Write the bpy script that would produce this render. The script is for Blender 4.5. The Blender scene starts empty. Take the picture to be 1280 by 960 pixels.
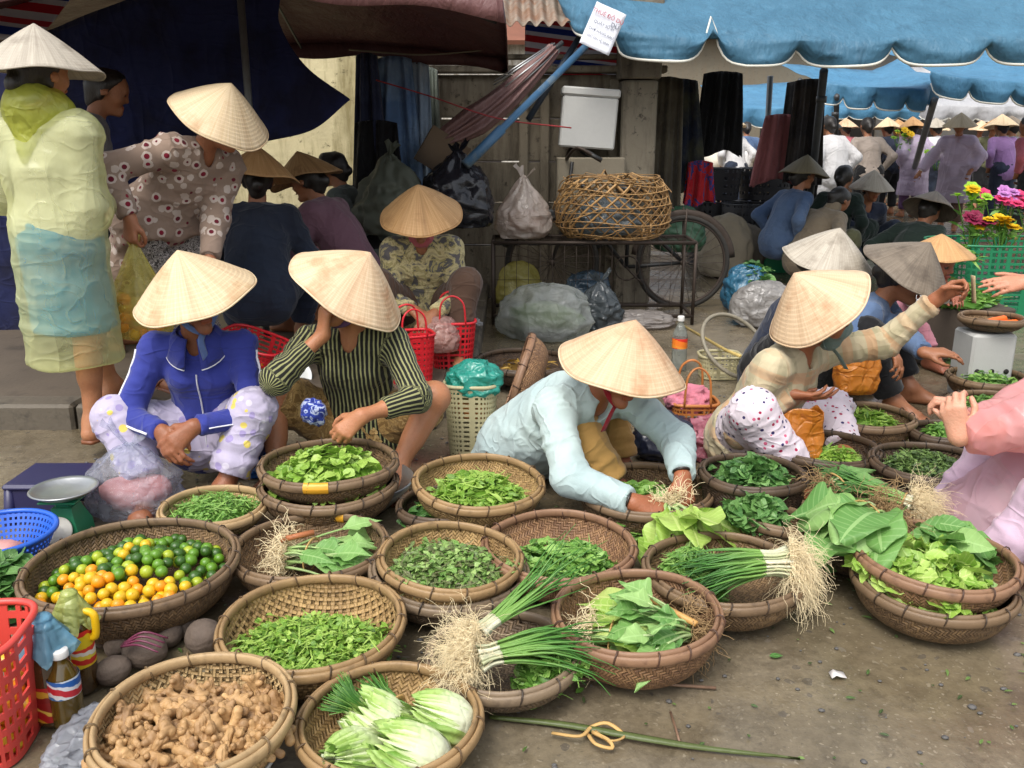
import bpy, math, random
import numpy as np
from mathutils import Vector, Matrix

R = math.radians
rng = np.random.default_rng(7)
random.seed(7)
C = bpy.context.scene.collection
scene = bpy.context.scene

# ------------------------------------------------------------------ camera, world, sun, exposure
CAM_H, FPX, PITCH = 1.25, 1100.0, R(15.73)
cd = bpy.data.cameras.new("camera"); cam = bpy.data.objects.new("camera", cd); C.objects.link(cam)
cam.location = (0, 0, CAM_H); cam.rotation_euler = (R(90) - PITCH, 0, 0)
cd.sensor_width = 36; cd.lens = 36 * FPX / 1280; cd.clip_end = 500; cd.clip_start = 0.05
scene.camera = cam

world = bpy.data.worlds.new("World"); scene.world = world; world.use_nodes = True
wt = world.node_tree; wt.nodes.clear()
sky = wt.nodes.new('ShaderNodeTexSky'); sky.sky_type = 'NISHITA'; sky.sun_disc = False
SUN_EL, SUN_ROT = R(58), R(205)
sky.sun_elevation = SUN_EL; sky.sun_rotation = SUN_ROT; sky.air_density = 1.2; sky.dust_density = 4.0
hs = wt.nodes.new('ShaderNodeHueSaturation'); hs.inputs['Saturation'].default_value = 0.35
bg = wt.nodes.new('ShaderNodeBackground'); bg.inputs[1].default_value = 0.145
wo = wt.nodes.new('ShaderNodeOutputWorld')
wt.links.new(sky.outputs[0], hs.inputs['Color']); wt.links.new(hs.outputs[0], bg.inputs[0]); wt.links.new(bg.outputs[0], wo.inputs[0])
sl = bpy.data.lights.new("sun", 'SUN'); sl.energy = 1.05; sl.angle = R(25); sl.color = (1.0, .965, .9)
so = bpy.data.objects.new("sun", sl); C.objects.link(so)
# direction towards the sun; in the sky texture rotation 0 is +Y and grows clockwise seen from above
sd = Vector((math.sin(SUN_ROT) * math.cos(SUN_EL), math.cos(SUN_ROT) * math.cos(SUN_EL), math.sin(SUN_EL)))
so.rotation_euler = sd.to_track_quat('Z', 'Y').to_euler()
scene.view_settings.view_transform = 'Standard'; scene.view_settings.look = 'None'
scene.view_settings.exposure = 0.87; scene.view_settings.gamma = 1.0

# ------------------------------------------------------------------ pixel helpers (1280 x 960 photograph pixels)
def ray(px, py):
    a, b = (px - 640) / FPX, (480 - py) / FPX
    c, s = math.cos(PITCH), math.sin(PITCH)
    return np.array([a, c + b * s, b * c - s])
def at(px, py, z=0.0):
    d = ray(px, py); t = (z - CAM_H) / d[2]
    return np.array([d[0] * t, d[1] * t, z])
def atY(px, py, Y):
    d = ray(px, py); t = Y / d[1]
    return np.array([d[0] * t, Y, CAM_H + d[2] * t])
def zd(p):
    return p[1] * math.cos(PITCH) + (CAM_H - p[2]) * math.sin(PITCH)

# ------------------------------------------------------------------ noise
def _h(i, j, k, s):
    n = (i * 374761393 + j * 668265263 + k * 2147483647 + s * 144665) & 0xffffffff
    n = ((n ^ (n >> 13)) * 1274126177) & 0xffffffff
    n = ((n ^ (n >> 16)) * 2246822519) & 0xffffffff
    return ((n ^ (n >> 15)) & 0xffff) / 32767.5 - 1.0
def vnoise(P, s=0):
    P = np.asarray(P, float); i = np.floor(P).astype(np.int64); f = P - i; u = f * f * (3 - 2 * f)
    r = 0
    for a in (0, 1):
        wa = u[..., 0] if a else 1 - u[..., 0]
        for b in (0, 1):
            wb = u[..., 1] if b else 1 - u[..., 1]
            for c in (0, 1):
                wc = u[..., 2] if c else 1 - u[..., 2]
                r = r + wa * wb * wc * _h(i[..., 0] + a, i[..., 1] + b, i[..., 2] + c, s)
    return r
def fbm(P, o=3, s=0):
    P = np.asarray(P, float); r = 0; a = 1.0
    for k in range(o):
        r = r + a * vnoise(P * 2 ** k + 17.3 * k, s + k); a *= .5
    return r / 1.75
def ridge(P, s=0):
    return 1 - np.abs(vnoise(P, s)) * 2

# ------------------------------------------------------------------ materials
def S(r, g, b):
    f = lambda c: (c / 255 / 12.92) if c / 255 <= .04045 else ((c / 255 + .055) / 1.055) ** 2.4
    return (f(r), f(g), f(b), 1)
class NT:
    def __init__(s, name):
        s.m = bpy.data.materials.new(name); s.m.use_nodes = True; s.t = s.m.node_tree; s.t.nodes.clear()
        s.out = s.t.nodes.new('ShaderNodeOutputMaterial')
    def n(s, typ, ins=None, **kw):
        x = s.t.nodes.new('ShaderNode' + typ)
        for k, v in kw.items(): setattr(x, k, v)
        for k, v in (ins or {}).items(): s.put(x.inputs[k], v)
        return x
    def put(s, sock, v):
        if isinstance(v, bpy.types.NodeSocket): s.t.links.new(v, sock)
        elif isinstance(v, bpy.types.Node): s.t.links.new(v.outputs[0], sock)
        else:
            if sock.type == 'VECTOR' and np.isscalar(v): v = (v, v, v)
            sock.default_value = v
    def math(s, op, a, b=0.0, c=None):
        x = s.n('Math', operation=op); s.put(x.inputs[0], a); s.put(x.inputs[1], b)
        if c is not None: s.put(x.inputs[2], c)
        return x.outputs[0]
    def mix(s, f, a, b, bt='MIX'):
        x = s.n('Mix', data_type='RGBA', blend_type=bt); s.put(x.inputs[0], f); s.put(x.inputs[6], a); s.put(x.inputs[7], b)
        return x.outputs[2]
    def obj(s, rand=True):
        tc = s.n('TexCoord')
        if not rand: return tc.outputs['Object']
        oi = s.n('ObjectInfo'); v = s.n('VectorMath', operation='ADD'); s.put(v.inputs[0], tc.outputs['Object'])
        m = s.n('VectorMath', operation='SCALE'); s.put(m.inputs[0], (37., 21., 13.)); s.put(m.inputs['Scale'], oi.outputs['Random'])
        s.put(v.inputs[1], m.outputs[0]); return v.outputs[0]
    def noise(s, scale, co=None, detail=3, rough=.55, dist=0):
        x = s.n('TexNoise', {'Scale': scale, 'Detail': detail, 'Roughness': rough, 'Distortion': dist})
        if co is not None: s.put(x.inputs['Vector'], co)
        return x.outputs['Fac']
    def ramp(s, f, stops, interp='LINEAR'):
        x = s.n('ValToRGB'); s.put(x.inputs[0], f); cr = x.color_ramp; cr.interpolation = interp
        while len(cr.elements) < len(stops): cr.elements.new(.5)
        for e, (p, c) in zip(cr.elements, stops):
            e.position = p; e.color = c if len(c) == 4 else (*c, 1)
        return x.outputs[0]
    def sub(s, co, scale=(1, 1, 1), loc=(0, 0, 0), rot=(0, 0, 0)):
        x = s.n('Mapping'); s.put(x.inputs[0], co); x.inputs['Scale'].default_value = scale
        x.inputs['Location'].default_value = loc; x.inputs['Rotation'].default_value = rot
        return x.outputs[0]
    def crease(s, co, scale=7., seed=0., width=.13):
        """soft raised fold lines: high on a fold, low elsewhere"""
        a = s.noise(scale, s.sub(co, (1, 1, .35), (seed, 0, 0), (.5, .3, 0)), 1, .4, .7); b = s.noise(scale * 1.7, s.sub(co, (.35, 1, 1), (seed + 4, 1, 0), (0, .6, .4)), 1, .4, .7)
        f = lambda n, w: s.math('MINIMUM', s.math('DIVIDE', s.math('ABSOLUTE', s.math('SUBTRACT', n, .5)), w), 1.0)
        g_ = lambda n, w: s.math('POWER', s.math('SUBTRACT', 1.0, f(n, w)), 1.5)
        return s.math('ADD', g_(a, width), s.math('MULTIPLY', g_(b, width * .8), .6))
    def attr(s, name):
        return s.n('Attribute', attribute_name=name)
    def bump(s, h, strength=.3, dist=.01, normal=None):
        x = s.n('Bump', {'Strength': strength, 'Distance': dist, 'Height': h})
        if normal is not None: s.put(x.inputs['Normal'], normal)
        return x.outputs[0]
    def surf(s, col, rough=.6, normal=None, **kw):
        p = s.n('BsdfPrincipled'); s.put(p.inputs['Base Color'], col); s.put(p.inputs['Roughness'], rough)
        if normal is not None: s.put(p.inputs['Normal'], normal)
        for k, v in kw.items(): s.put(p.inputs[k.replace('_', ' ')], v)
        return p.outputs[0]
    def mixs(s, f, a, b):
        x = s.n('MixShader'); s.put(x.inputs[0], f); s.put(x.inputs[1], a); s.put(x.inputs[2], b); return x.outputs[0]
    def done(s, sh):
        s.t.links.new(sh, s.out.inputs[0]); return s.m
MATS = {}
def once(f):
    def g(*a, **k):
        key = (f.__name__, a, tuple(sorted(k.items())))
        if key not in MATS: MATS[key] = f(*a, **k)
        return MATS[key]
    return g
def dark(c, f): return (c[0] * f, c[1] * f, c[2] * f, 1)

@once
def plain(name, c, rough=.6, var=.25, vs=9., bump=.15, bs=60., metal=0., spec=.5, c2=None, c2s=5., c2w=(.5, .65)):
    t = NT(name); o = t.obj()
    n = t.noise(vs, o, 4)
    col = t.mix(n, dark(c, 1 - var), dark(c, 1 + var))
    if c2: col = t.mix(t.ramp(t.noise(c2s, o, 5, .65), [(c2w[0], (0, 0, 0)), (c2w[1], (1, 1, 1))]), col, c2)
    nb = t.bump(t.noise(bs, o, 3), bump, .004) if bump else None
    return t.done(t.surf(col, rough, nb, Metallic=metal, Specular_IOR_Level=spec))
@once
def cloth(name, c, c2=None, weave=260., var=.18, sat=0):
    t = NT(name); o = t.obj(False)
    col = t.mix(t.noise(6, o, 4), dark(c, 1 - var), dark(c, 1 + var))
    if c2: col = t.mix(t.ramp(t.noise(3, o, 5), [(.45, (0, 0, 0)), (.6, (1, 1, 1))]), col, c2)
    h = t.math('ADD', t.math('MULTIPLY', t.noise(weave, o, 1), .12), t.math('ADD', t.math('MULTIPLY', t.noise(28, t.sub(o, (1, 1, .5)), 3), .4), t.crease(o)))
    return t.done(t.surf(col, .85, t.bump(h, .42, .012), Specular_IOR_Level=.2, Sheen_Weight=.15))
@once
def film(name, c, alpha=.5, rough=.2, crs=22.):
    """thin plastic film: part see-through, part milky, glossy creases"""
    t = NT(name); o = t.obj()
    vo = t.n('TexVoronoi', {'Scale': crs}, feature='DISTANCE_TO_EDGE'); t.put(vo.inputs['Vector'], t.n('VectorMath', operation='ADD').outputs[0])
    va = vo.inputs['Vector'].links[0].from_node; t.put(va.inputs[0], o)
    nz = t.n('TexNoise', {'Scale': 9., 'Detail': 3.}); t.put(nz.inputs['Vector'], o)
    sc = t.n('VectorMath', operation='SCALE'); t.put(sc.inputs[0], nz.outputs['Color']); sc.inputs['Scale'].default_value = .12
    t.put(va.inputs[1], sc.outputs[0])
    h = t.math('ADD', t.math('MULTIPLY', t.math('MINIMUM', vo.outputs[0], .16), 1.6), t.math('ADD', t.math('MULTIPLY', t.noise(30, o, 4, dist=1.), .12), t.math('MULTIPLY', t.crease(o, 9., 2., .1), .35)))
    nb = t.bump(h, .9, .012)
    p = t.surf(t.mix(t.noise(7, o, 3), dark(c, .8), dark(c, 1.1)), rough, nb, Specular_IOR_Level=.7, Coat_Weight=.5, Coat_Roughness=.08)
    tl = t.n('BsdfTranslucent', {'Color': c, 'Normal': nb}).outputs[0]
    tr = t.n('BsdfTransparent', {'Color': tuple(.35 + .65 * min(1, x) for x in c[:3]) + (1,)}).outputs[0]
    a = t.math('ADD', t.math('MULTIPLY', t.noise(11, o, 3), .5), alpha - .25); a = t.n('Clamp', {0: a}).outputs[0]
    return t.done(t.mixs(a, tr, t.mixs(.4, p, tl)))
@once
def leafmat(name, a, b, c, rough=.42, tl=.25):
    """leaves: per-leaf tone from attribute rnd, fine veins"""
    t = NT(name); o = t.obj(False); r = t.attr('rnd').outputs['Fac']
    col = t.ramp(r, [(0, a), (.5, b), (1, c)])
    col = t.mix(t.math('MULTIPLY', t.noise(45, o, 3), .4), col, dark(b, .55))
    lu = t.attr('lu').outputs['Fac']; lv = t.attr('lv').outputs['Fac']; isl = t.math('GREATER_THAN', lu, 1.5); u = t.math('ABSOLUTE', t.math('SUBTRACT', lu, 3.0))
    mid = t.math('LESS_THAN', u, .07); sd = t.math('FRACT', t.math('MULTIPLY', t.math('SUBTRACT', lv, t.math('MULTIPLY', u, .018)), 62)); side = t.ramp(sd, [(0, (1, 1, 1)), (.16, (0, 0, 0)), (.84, (0, 0, 0)), (1, (1, 1, 1))])
    vein = t.math('MULTIPLY', isl, t.math('MAXIMUM', mid, t.math('MULTIPLY', side, .55)))
    col = t.mix(t.math('MULTIPLY', vein, .5), col, (min(1, c[0] * 1.15), min(1, c[1] * 1.1), min(1, c[2] * 1.3), 1))
    p = t.surf(col, rough, t.bump(t.math('ADD', t.math('MULTIPLY', t.noise(120, o, 2), .5), t.math('SUBTRACT', t.noise(38, o, 2), t.math('MULTIPLY', vein, .6))), .4, .004), Specular_IOR_Level=.5)
    x = t.n('BsdfTranslucent', {'Color': col}).outputs[0]
    return t.done(t.mixs(tl, p, x))

# ------------------------------------------------------------------ geometry accumulator
def rz(a):
    c, s = math.cos(a), math.sin(a); return np.array([[c, -s, 0], [s, c, 0], [0, 0, 1.]])
def rx(a):
    c, s = math.cos(a), math.sin(a); return np.array([[1, 0, 0], [0, c, -s], [0, s, c]])
def ry(a):
    c, s = math.cos(a), math.sin(a); return np.array([[c, 0, s], [0, 1, 0], [-s, 0, c]])
def unit(v):
    v = np.asarray(v, float); return v / (np.linalg.norm(v) + 1e-12)
def frame(d, ref=(0, 0, 1)):
    d = unit(d); r = np.asarray(ref, float)
    if abs(d @ unit(r)) > .98: r = np.array([1., 0, 0])
    x = unit(np.cross(r, d)); return x, np.cross(d, x), d
class G:
    def __init__(s): s.V = []; s.Q = []; s.T = []; s.n = 0; s.A = {}; s.UV = []
    def add(s, V, Q=None, T=None, uv=None, **at):
        V = np.asarray(V, float).reshape(-1, 3)
        if Q is not None and len(Q): s.Q.append(np.asarray(Q, int).reshape(-1, 4) + s.n)
        if T is not None and len(T): s.T.append(np.asarray(T, int).reshape(-1, 3) + s.n)
        s.V.append(V); s.UV.append(np.zeros((len(V), 2)) if uv is None else np.asarray(uv, float).reshape(-1, 2))
        for k, v in at.items():
            s.A.setdefault(k, []).append((s.n, np.broadcast_to(np.asarray(v, float), (len(V),)).copy()))
        s.n += len(V); return s
    def tf(s, M=None, t=(0, 0, 0)):
        s.V = [(v @ np.asarray(M).T if M is not None else v) + np.asarray(t) for v in s.V]; return s
    def box(s, c, size, M=None, bev=.0, **at):
        x, y, z = np.asarray(size, float) / 2
        b = min(bev, x * .9, y * .9, z * .9)
        if b <= 0:
            v = np.array([[sx * x, sy * y, sz * z] for sz in (-1, 1) for sy in (-1, 1) for sx in (-1, 1)])
            q = [[0, 2, 3, 1], [4, 5, 7, 6], [0, 1, 5, 4], [2, 6, 7, 3], [0, 4, 6, 2], [1, 3, 7, 5]]
            T = None
        else:
            v = []; idx = {}
            for sx in (-1, 1):
                for sy in (-1, 1):
                    for sz in (-1, 1):
                        for ax in range(3):
                            p = np.array([sx * (x - b), sy * (y - b), sz * (z - b)]); p[ax] = (sx * x, sy * y, sz * z)[ax]
                            idx[(sx, sy, sz, ax)] = len(v); v.append(p)
            v = np.array(v); q = []
            for sg in (-1, 1):
                q.append([idx[(sg, -1, -1, 0)], idx[(sg, 1, -1, 0)], idx[(sg, 1, 1, 0)], idx[(sg, -1, 1, 0)]][::sg])
                q.append([idx[(-1, sg, -1, 1)], idx[(-1, sg, 1, 1)], idx[(1, sg, 1, 1)], idx[(1, sg, -1, 1)]][::sg])
                q.append([idx[(-1, -1, sg, 2)], idx[(1, -1, sg, 2)], idx[(1, 1, sg, 2)], idx[(-1, 1, sg, 2)]][::sg])
            for s1 in (-1, 1):
                for s2 in (-1, 1):
                    q.append([idx[(s1, s2, -1, 0)], idx[(s1, s2, 1, 0)], idx[(s1, s2, 1, 1)], idx[(s1, s2, -1, 1)]])
                    q.append([idx[(s1, -1, s2, 0)], idx[(s1, 1, s2, 0)], idx[(s1, 1, s2, 2)], idx[(s1, -1, s2, 2)]])
                    q.append([idx[(-1, s1, s2, 1)], idx[(1, s1, s2, 1)], idx[(1, s1, s2, 2)], idx[(-1, s1, s2, 2)]])
            T = [[idx[(a, c_, d, 0)], idx[(a, c_, d, 1)], idx[(a, c_, d, 2)]] for a in (-1, 1) for c_ in (-1, 1) for d in (-1, 1)]
        if M is not None: v = v @ np.asarray(M).T
        return s.add(v + np.asarray(c), q, T, **at)
    def tube(s, P, r, seg=8, cap=True, flat=1.0, ref=(0, 0, 1), closed=False, **at):
        P = np.asarray(P, float); n = len(P); r = np.broadcast_to(np.asarray(r, float), (n,))
        if closed: tg = np.roll(P, -1, 0) - np.roll(P, 1, 0)
        else: tg = np.gradient(P, axis=0)
        ang = np.linspace(0, 2 * math.pi, seg, endpoint=False); V = []
        x0 = None
        for i in range(n):
            d = unit(tg[i])
            if x0 is None: x, y, _ = frame(d, ref)
            else:
                x = unit(x0 - d * (x0 @ d)); y = np.cross(d, x)
            x0 = x
            V.append(P[i] + r[i] * (np.cos(ang)[:, None] * x + flat * np.sin(ang)[:, None] * y))
        V = np.concatenate(V); q = []
        i = np.arange(n if closed else n - 1)[:, None]; j = np.arange(seg)[None]
        a = (i % n) * seg + j; b = (i % n) * seg + (j + 1) % seg; c = ((i + 1) % n) * seg + (j + 1) % seg; d = ((i + 1) % n) * seg + j
        q = np.stack([a, b, c, d], -1).reshape(-1, 4); T = []
        if cap and not closed:
            for k, e in ((0, 0), (n - 1, 1)):
                V = np.concatenate([V, P[k][None]]); ci = len(V) - 1
                for m in range(seg):
                    T.append([ci, k * seg + (m + 1) % seg, k * seg + m] if e == 0 else [ci, k * seg + m, k * seg + (m + 1) % seg])
        return s.add(V, q, T, **at)
    def lathe(s, prof, seg=48, uvf=None, M=None, t=(0, 0, 0), wob=0, seed=0, **at):
        prof = np.asarray(prof, float); n = len(prof); a = np.linspace(0, 2 * math.pi, seg, endpoint=False)
        k = np.ones(seg)
        if wob: k = 1 + wob * (np.sin(2 * a + seed) + .5 * np.sin(3 * a + 2 * seed))
        V = np.stack([prof[:, None, 0] * np.cos(a) * k, prof[:, None, 0] * np.sin(a) * k, np.repeat(prof[:, 1:2], seg, 1)], -1).reshape(-1, 3)
        arc = np.concatenate([[0], np.cumsum(np.linalg.norm(np.diff(prof, axis=0), axis=1))])
        if uvf == 'planar':
            rr = arc if prof[0, 0] < 1e-6 else arc + prof[0, 0]
            uv = np.stack([rr[:, None] * np.cos(a), rr[:, None] * np.sin(a)], -1).reshape(-1, 2)
        else:
            uv = np.stack([np.repeat((a / (2 * math.pi))[None], n, 0), np.repeat(arc[:, None], seg, 1)], -1).reshape(-1, 2)
        i = np.arange(n - 1)[:, None]; j = np.arange(seg)[None]
        q = np.stack([i * seg + j, i * seg + (j + 1) % seg, (i + 1) * seg + (j + 1) % seg, (i + 1) * seg + j], -1).reshape(-1, 4)
        if M is not None: V = V @ np.asarray(M).T
        return s.add(V + np.asarray(t), q, None, uv, **at)
    def grid(s, P, uv=None, closed_u=False, **at):
        P = np.asarray(P, float); n, m = P.shape[:2]
        i = np.arange(n - 1)[:, None]; j = np.arange(m if closed_u else m - 1)[None]
        q = np.stack([i * m + j, i * m + (j + 1) % m, (i + 1) * m + (j + 1) % m, (i + 1) * m + j], -1).reshape(-1, 4)
        return s.add(P.reshape(-1, 3), q, None, None if uv is None else np.asarray(uv).reshape(-1, 2), **at)
    def ball(s, c, r, seg=12, rings=8, M=None, dent=0, seed=0, **at):
        th = np.linspace(0, math.pi, rings + 1); a = np.linspace(0, 2 * math.pi, seg, endpoint=False)
        V = np.stack([np.sin(th)[:, None] * np.cos(a), np.sin(th)[:, None] * np.sin(a), np.repeat(np.cos(th)[:, None], seg, 1)], -1).reshape(-1, 3)
        if dent: V = V * (1 + dent * fbm(V * 1.7 + seed * 3.1, 3, seed)[:, None])
        V = V * np.asarray(r)
        if M is not None: V = V @ np.asarray(M).T
        i = np.arange(rings)[:, None]; j = np.arange(seg)[None]
        q = np.stack([i * seg + j, (i + 1) * seg + j, (i + 1) * seg + (j + 1) % seg, i * seg + (j + 1) % seg], -1).reshape(-1, 4)
        return s.add(V + np.asarray(c), q, **at)
    def build(s, name, mat=None, parent=None, loc=(0, 0, 0), smooth=True, rot=None, solid=0, sub=0, sharp=None):
        V = np.concatenate(s.V); Q = np.concatenate(s.Q) if s.Q else np.zeros((0, 4), int); T = np.concatenate(s.T) if s.T else np.zeros((0, 3), int)
        me = bpy.data.meshes.new(name); me.vertices.add(len(V)); me.vertices.foreach_set('co', V.ravel())
        nl = Q.size + T.size; me.loops.add(nl); li = np.concatenate([Q.ravel(), T.ravel()]); me.loops.foreach_set('vertex_index', li)
        me.polygons.add(len(Q) + len(T))
        st = np.concatenate([np.arange(len(Q)) * 4, Q.size + np.arange(len(T)) * 3]); me.polygons.foreach_set('loop_start', st)
        me.update(calc_edges=True)
        me.polygons.foreach_set('use_smooth', np.full(len(Q) + len(T), smooth))
        uv = np.concatenate(s.UV)
        if uv.any():
            l = me.uv_layers.new(name='uv'); l.data.foreach_set('uv', uv[li].ravel())
        for k, parts in s.A.items():
            arr = np.zeros(len(V))
            for o, v in parts: arr[o:o + len(v)] = v
            at_ = me.attributes.new(k, 'FLOAT', 'POINT'); at_.data.foreach_set('value', arr)
        if mat is not None: me.materials.append(mat)
        me.validate()
        if sharp: me.set_sharp_from_angle(angle=R(sharp))
        o = bpy.data.objects.new(name, me); C.objects.link(o); o.location = loc
        if rot is not None: o.rotation_euler = rot
        if parent is not None: o.parent = parent
        if solid: m = o.modifiers.new('solid', 'SOLIDIFY'); m.thickness = solid; m.offset = 0
        if sub: m = o.modifiers.new('sub', 'SUBSURF'); m.levels = sub; m.render_levels = sub
        return o
def thing(name, label, cat, loc=(0, 0, 0), rotz=0., group=None, rot=None):
    o = bpy.data.objects.new(name, None); C.objects.link(o); o.empty_display_size = .1
    o.location = [float(x) for x in loc]; o.rotation_euler = (0, 0, rotz) if rot is None else rot
    o['label'] = label; o['category'] = cat
    if group: o['group'] = group
    return o
def tag(o, label, cat, group=None, kind=None):
    if label: o['label'] = label
    if cat: o['category'] = cat
    if group: o['group'] = group
    if kind: o['kind'] = kind
    return o
def struct(o): o['kind'] = 'structure'; return o
def curve(pts, n=12):
    """smooth Catmull-Rom through points"""
    P = np.asarray(pts, float); P = np.concatenate([2 * P[:1] - P[1:2], P, 2 * P[-1:] - P[-2:-1]]); out = []
    for i in range(1, len(P) - 2):
        for u in np.linspace(0, 1, n, endpoint=False):
            a, b, c, d = P[i - 1], P[i], P[i + 1], P[i + 2]
            out.append(.5 * (2 * b + (c - a) * u + (2 * a - 5 * b + 4 * c - d) * u * u + (3 * b - a - 3 * c + d) * u ** 3))
    out.append(P[-2]); return np.array(out)
# ------------------------------------------------------------------ smooth bodies and clothes: blended tapered limbs meshed as one surface
class Body:
    """list of tapered capsules; each may be flattened along an axis, flat-ended, or subtracted"""
    def __init__(s): s.p = []; s.planes = []
    def cap(s, a, b, ra, rb=None, k=.02, fl=None, fa=False, fb=False, sub=False, id=0, pat=None):
        s.p.append(dict(a=np.asarray(a, float), b=np.asarray(b, float), ra=ra, rb=ra if rb is None else rb, k=k, fl=fl, fa=fa, fb=fb, sub=sub, id=id, pat=pat)); return s
    def ball(s, c, r, k=.02, **kw): return s.cap(c, c, r, r, k, **kw)
    def plane(s, p, n): s.planes.append((np.asarray(p, float), unit(n))); return s
def sdf1(q, P):
    a, b = q['a'], q['b']; ab = b - a; L2 = ab @ ab
    w = P - a
    t = np.clip((w @ ab) / L2, 0, 1) if L2 > 1e-12 else np.zeros(P.shape[:-1])
    w = w - t[..., None] * ab; f = 1.0
    if q['fl'] is not None:
        n, f = q['fl']; wn = w @ n; w = w + wn[..., None] * n * (1 / f - 1)
    d = (np.sqrt((w * w).sum(-1)) - (q['ra'] + (q['rb'] - q['ra']) * t)) * (f if f < 1 else 1)
    if q['fa'] or q['fb']:
        u = ab / math.sqrt(L2); h = (P - a) @ u
        if q['fa']: d = np.maximum(d, -h)
        if q['fb']: d = np.maximum(d, h - math.sqrt(L2))
    return d
def smin(a, b, k):
    h = np.maximum(k - np.abs(a - b), 0) / k
    return np.minimum(a, b) - h * h * k * .25
def evalb(B, P):
    d = np.full(P.shape[:-1], 9.)
    for q in B.p:
        e = sdf1(q, P)
        d = -smin(-d, e, q['k']) if q['sub'] else smin(d, e, q['k'])
    for p, n in B.planes: d = np.maximum(d, (P - p) @ n)
    return d
def mesh_sdf(B, res):
    NB = 8; bs = NB * res; hd = bs * .87
    lo = np.min([np.minimum(q['a'], q['b']) - max(q['ra'], q['rb']) for q in B.p if not q['sub']], 0) - 3 * res
    hi = np.max([np.maximum(q['a'], q['b']) + max(q['ra'], q['rb']) for q in B.p if not q['sub']], 0) + 3 * res
    nb = np.ceil((hi - lo) / bs).astype(int) + 1
    I = np.stack(np.meshgrid(*[np.arange(x) for x in nb], indexing='ij'), -1).reshape(-1, 3)
    cen = lo + (I + .5) * bs
    D = np.stack([sdf1(q, cen) for q in B.p], 0)
    un = np.array([not q['sub'] for q in B.p])
    dm = D[un].min(0); keep = dm < hd * 1.2 + .03
    keep &= dm > -hd * 2.2 - .02
    I, cen, D, dm = I[keep], cen[keep], D[:, keep], dm[keep]
    g = np.arange(NB + 1); off = np.stack(np.meshgrid(g, g, g, indexing='ij'), -1).reshape(-1, 3)
    gi = I[:, None] * NB + off[None]
    val = np.full(gi.shape[:2], 1.0)
    for qi, q in enumerate(B.p):
        m = (D[qi] < dm + 2 * hd + q['k'] + .01) if not q['sub'] else (D[qi] < hd + q['k'] + .01)
        if not m.any(): continue
        e = sdf1(q, lo + gi[m] * res)
        val[m] = -smin(-val[m], e, q['k']) if q['sub'] else smin(val[m], e, q['k'])
    for p, n in B.planes: val = np.maximum(val, (lo + gi * res - p) @ n)
    N = NB + 1; val = val.reshape(-1, N, N, N); nK = len(val)
    dims = nb * NB + 2; stride = np.array([dims[1] * dims[2], dims[2], 1])
    sg = val < 0
    cs = [sg[:, i:i + NB, j:j + NB, k:k + NB] for i in (0, 1) for j in (0, 1) for k in (0, 1)]
    cnt = sum(c.astype(np.int8) for c in cs); act = (cnt > 0) & (cnt < 8)
    bi, ci, cj, ck = np.nonzero(act)
    base = I[bi] * NB + np.stack([ci, cj, ck], 1); gid = base @ stride
    cv = np.stack([val[bi, ci + i, cj + j, ck + k] for i in (0, 1) for j in (0, 1) for k in (0, 1)], 1)
    co = np.array([(i, j, k) for i in (0, 1) for j in (0, 1) for k in (0, 1)], float)
    acc = np.zeros((len(bi), 3)); num = np.zeros(len(bi))
    for a in range(8):
        for b in range(a + 1, 8):
            if np.abs(co[a] - co[b]).sum() != 1: continue
            va, vb = cv[:, a], cv[:, b]; x = (va < 0) != (vb < 0)
            t = np.where(x, va / np.where(x, va - vb, 1), 0)
            acc += np.where(x[:, None], co[a] + t[:, None] * (co[b] - co[a]), 0); num += x
    V = lo + (base + acc / num[:, None]) * res
    gid, u = np.unique(gid, return_index=True); V = V[u]; base = base[u]; cv = cv[u]
    Q = []
    for ax in range(3):
        o1 = stride[(ax + 1) % 3]; o2 = stride[(ax + 2) % 3]; far = {0: 4, 1: 2, 2: 1}[ax]
        s0 = cv[:, 0] < 0; s1 = cv[:, far] < 0; e = s0 != s1
        ids = np.stack([gid[e], gid[e] - o1, gid[e] - o1 - o2, gid[e] - o2], 1)
        pos = np.clip(np.searchsorted(gid, ids), 0, len(gid) - 1); ok = (gid[pos] == ids).all(1)
        q = pos[ok]; fl = s0[e][ok]
        q = np.where(fl[:, None], q, q[:, ::-1]); Q.append(q)
    return V, np.concatenate(Q)
def vnormals(V, Q):
    n = np.cross(V[Q[:, 2]] - V[Q[:, 0]], V[Q[:, 3]] - V[Q[:, 1]]); N = np.zeros_like(V)
    for k in range(4): np.add.at(N, Q[:, k], n)
    return N / (np.linalg.norm(N, axis=1)[:, None] + 1e-12)
def relax(V, Q, it=1, f=.5):
    for _ in range(it):
        S_ = np.zeros_like(V); c = np.zeros(len(V))
        for k in range(4):
            np.add.at(S_, Q[:, k], V[Q[:, (k + 1) % 4]] + V[Q[:, (k + 3) % 4]]); np.add.at(c, Q[:, k], 2)
        V = V + f * (S_ / np.maximum(c, 1)[:, None] - V)
    return V
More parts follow.
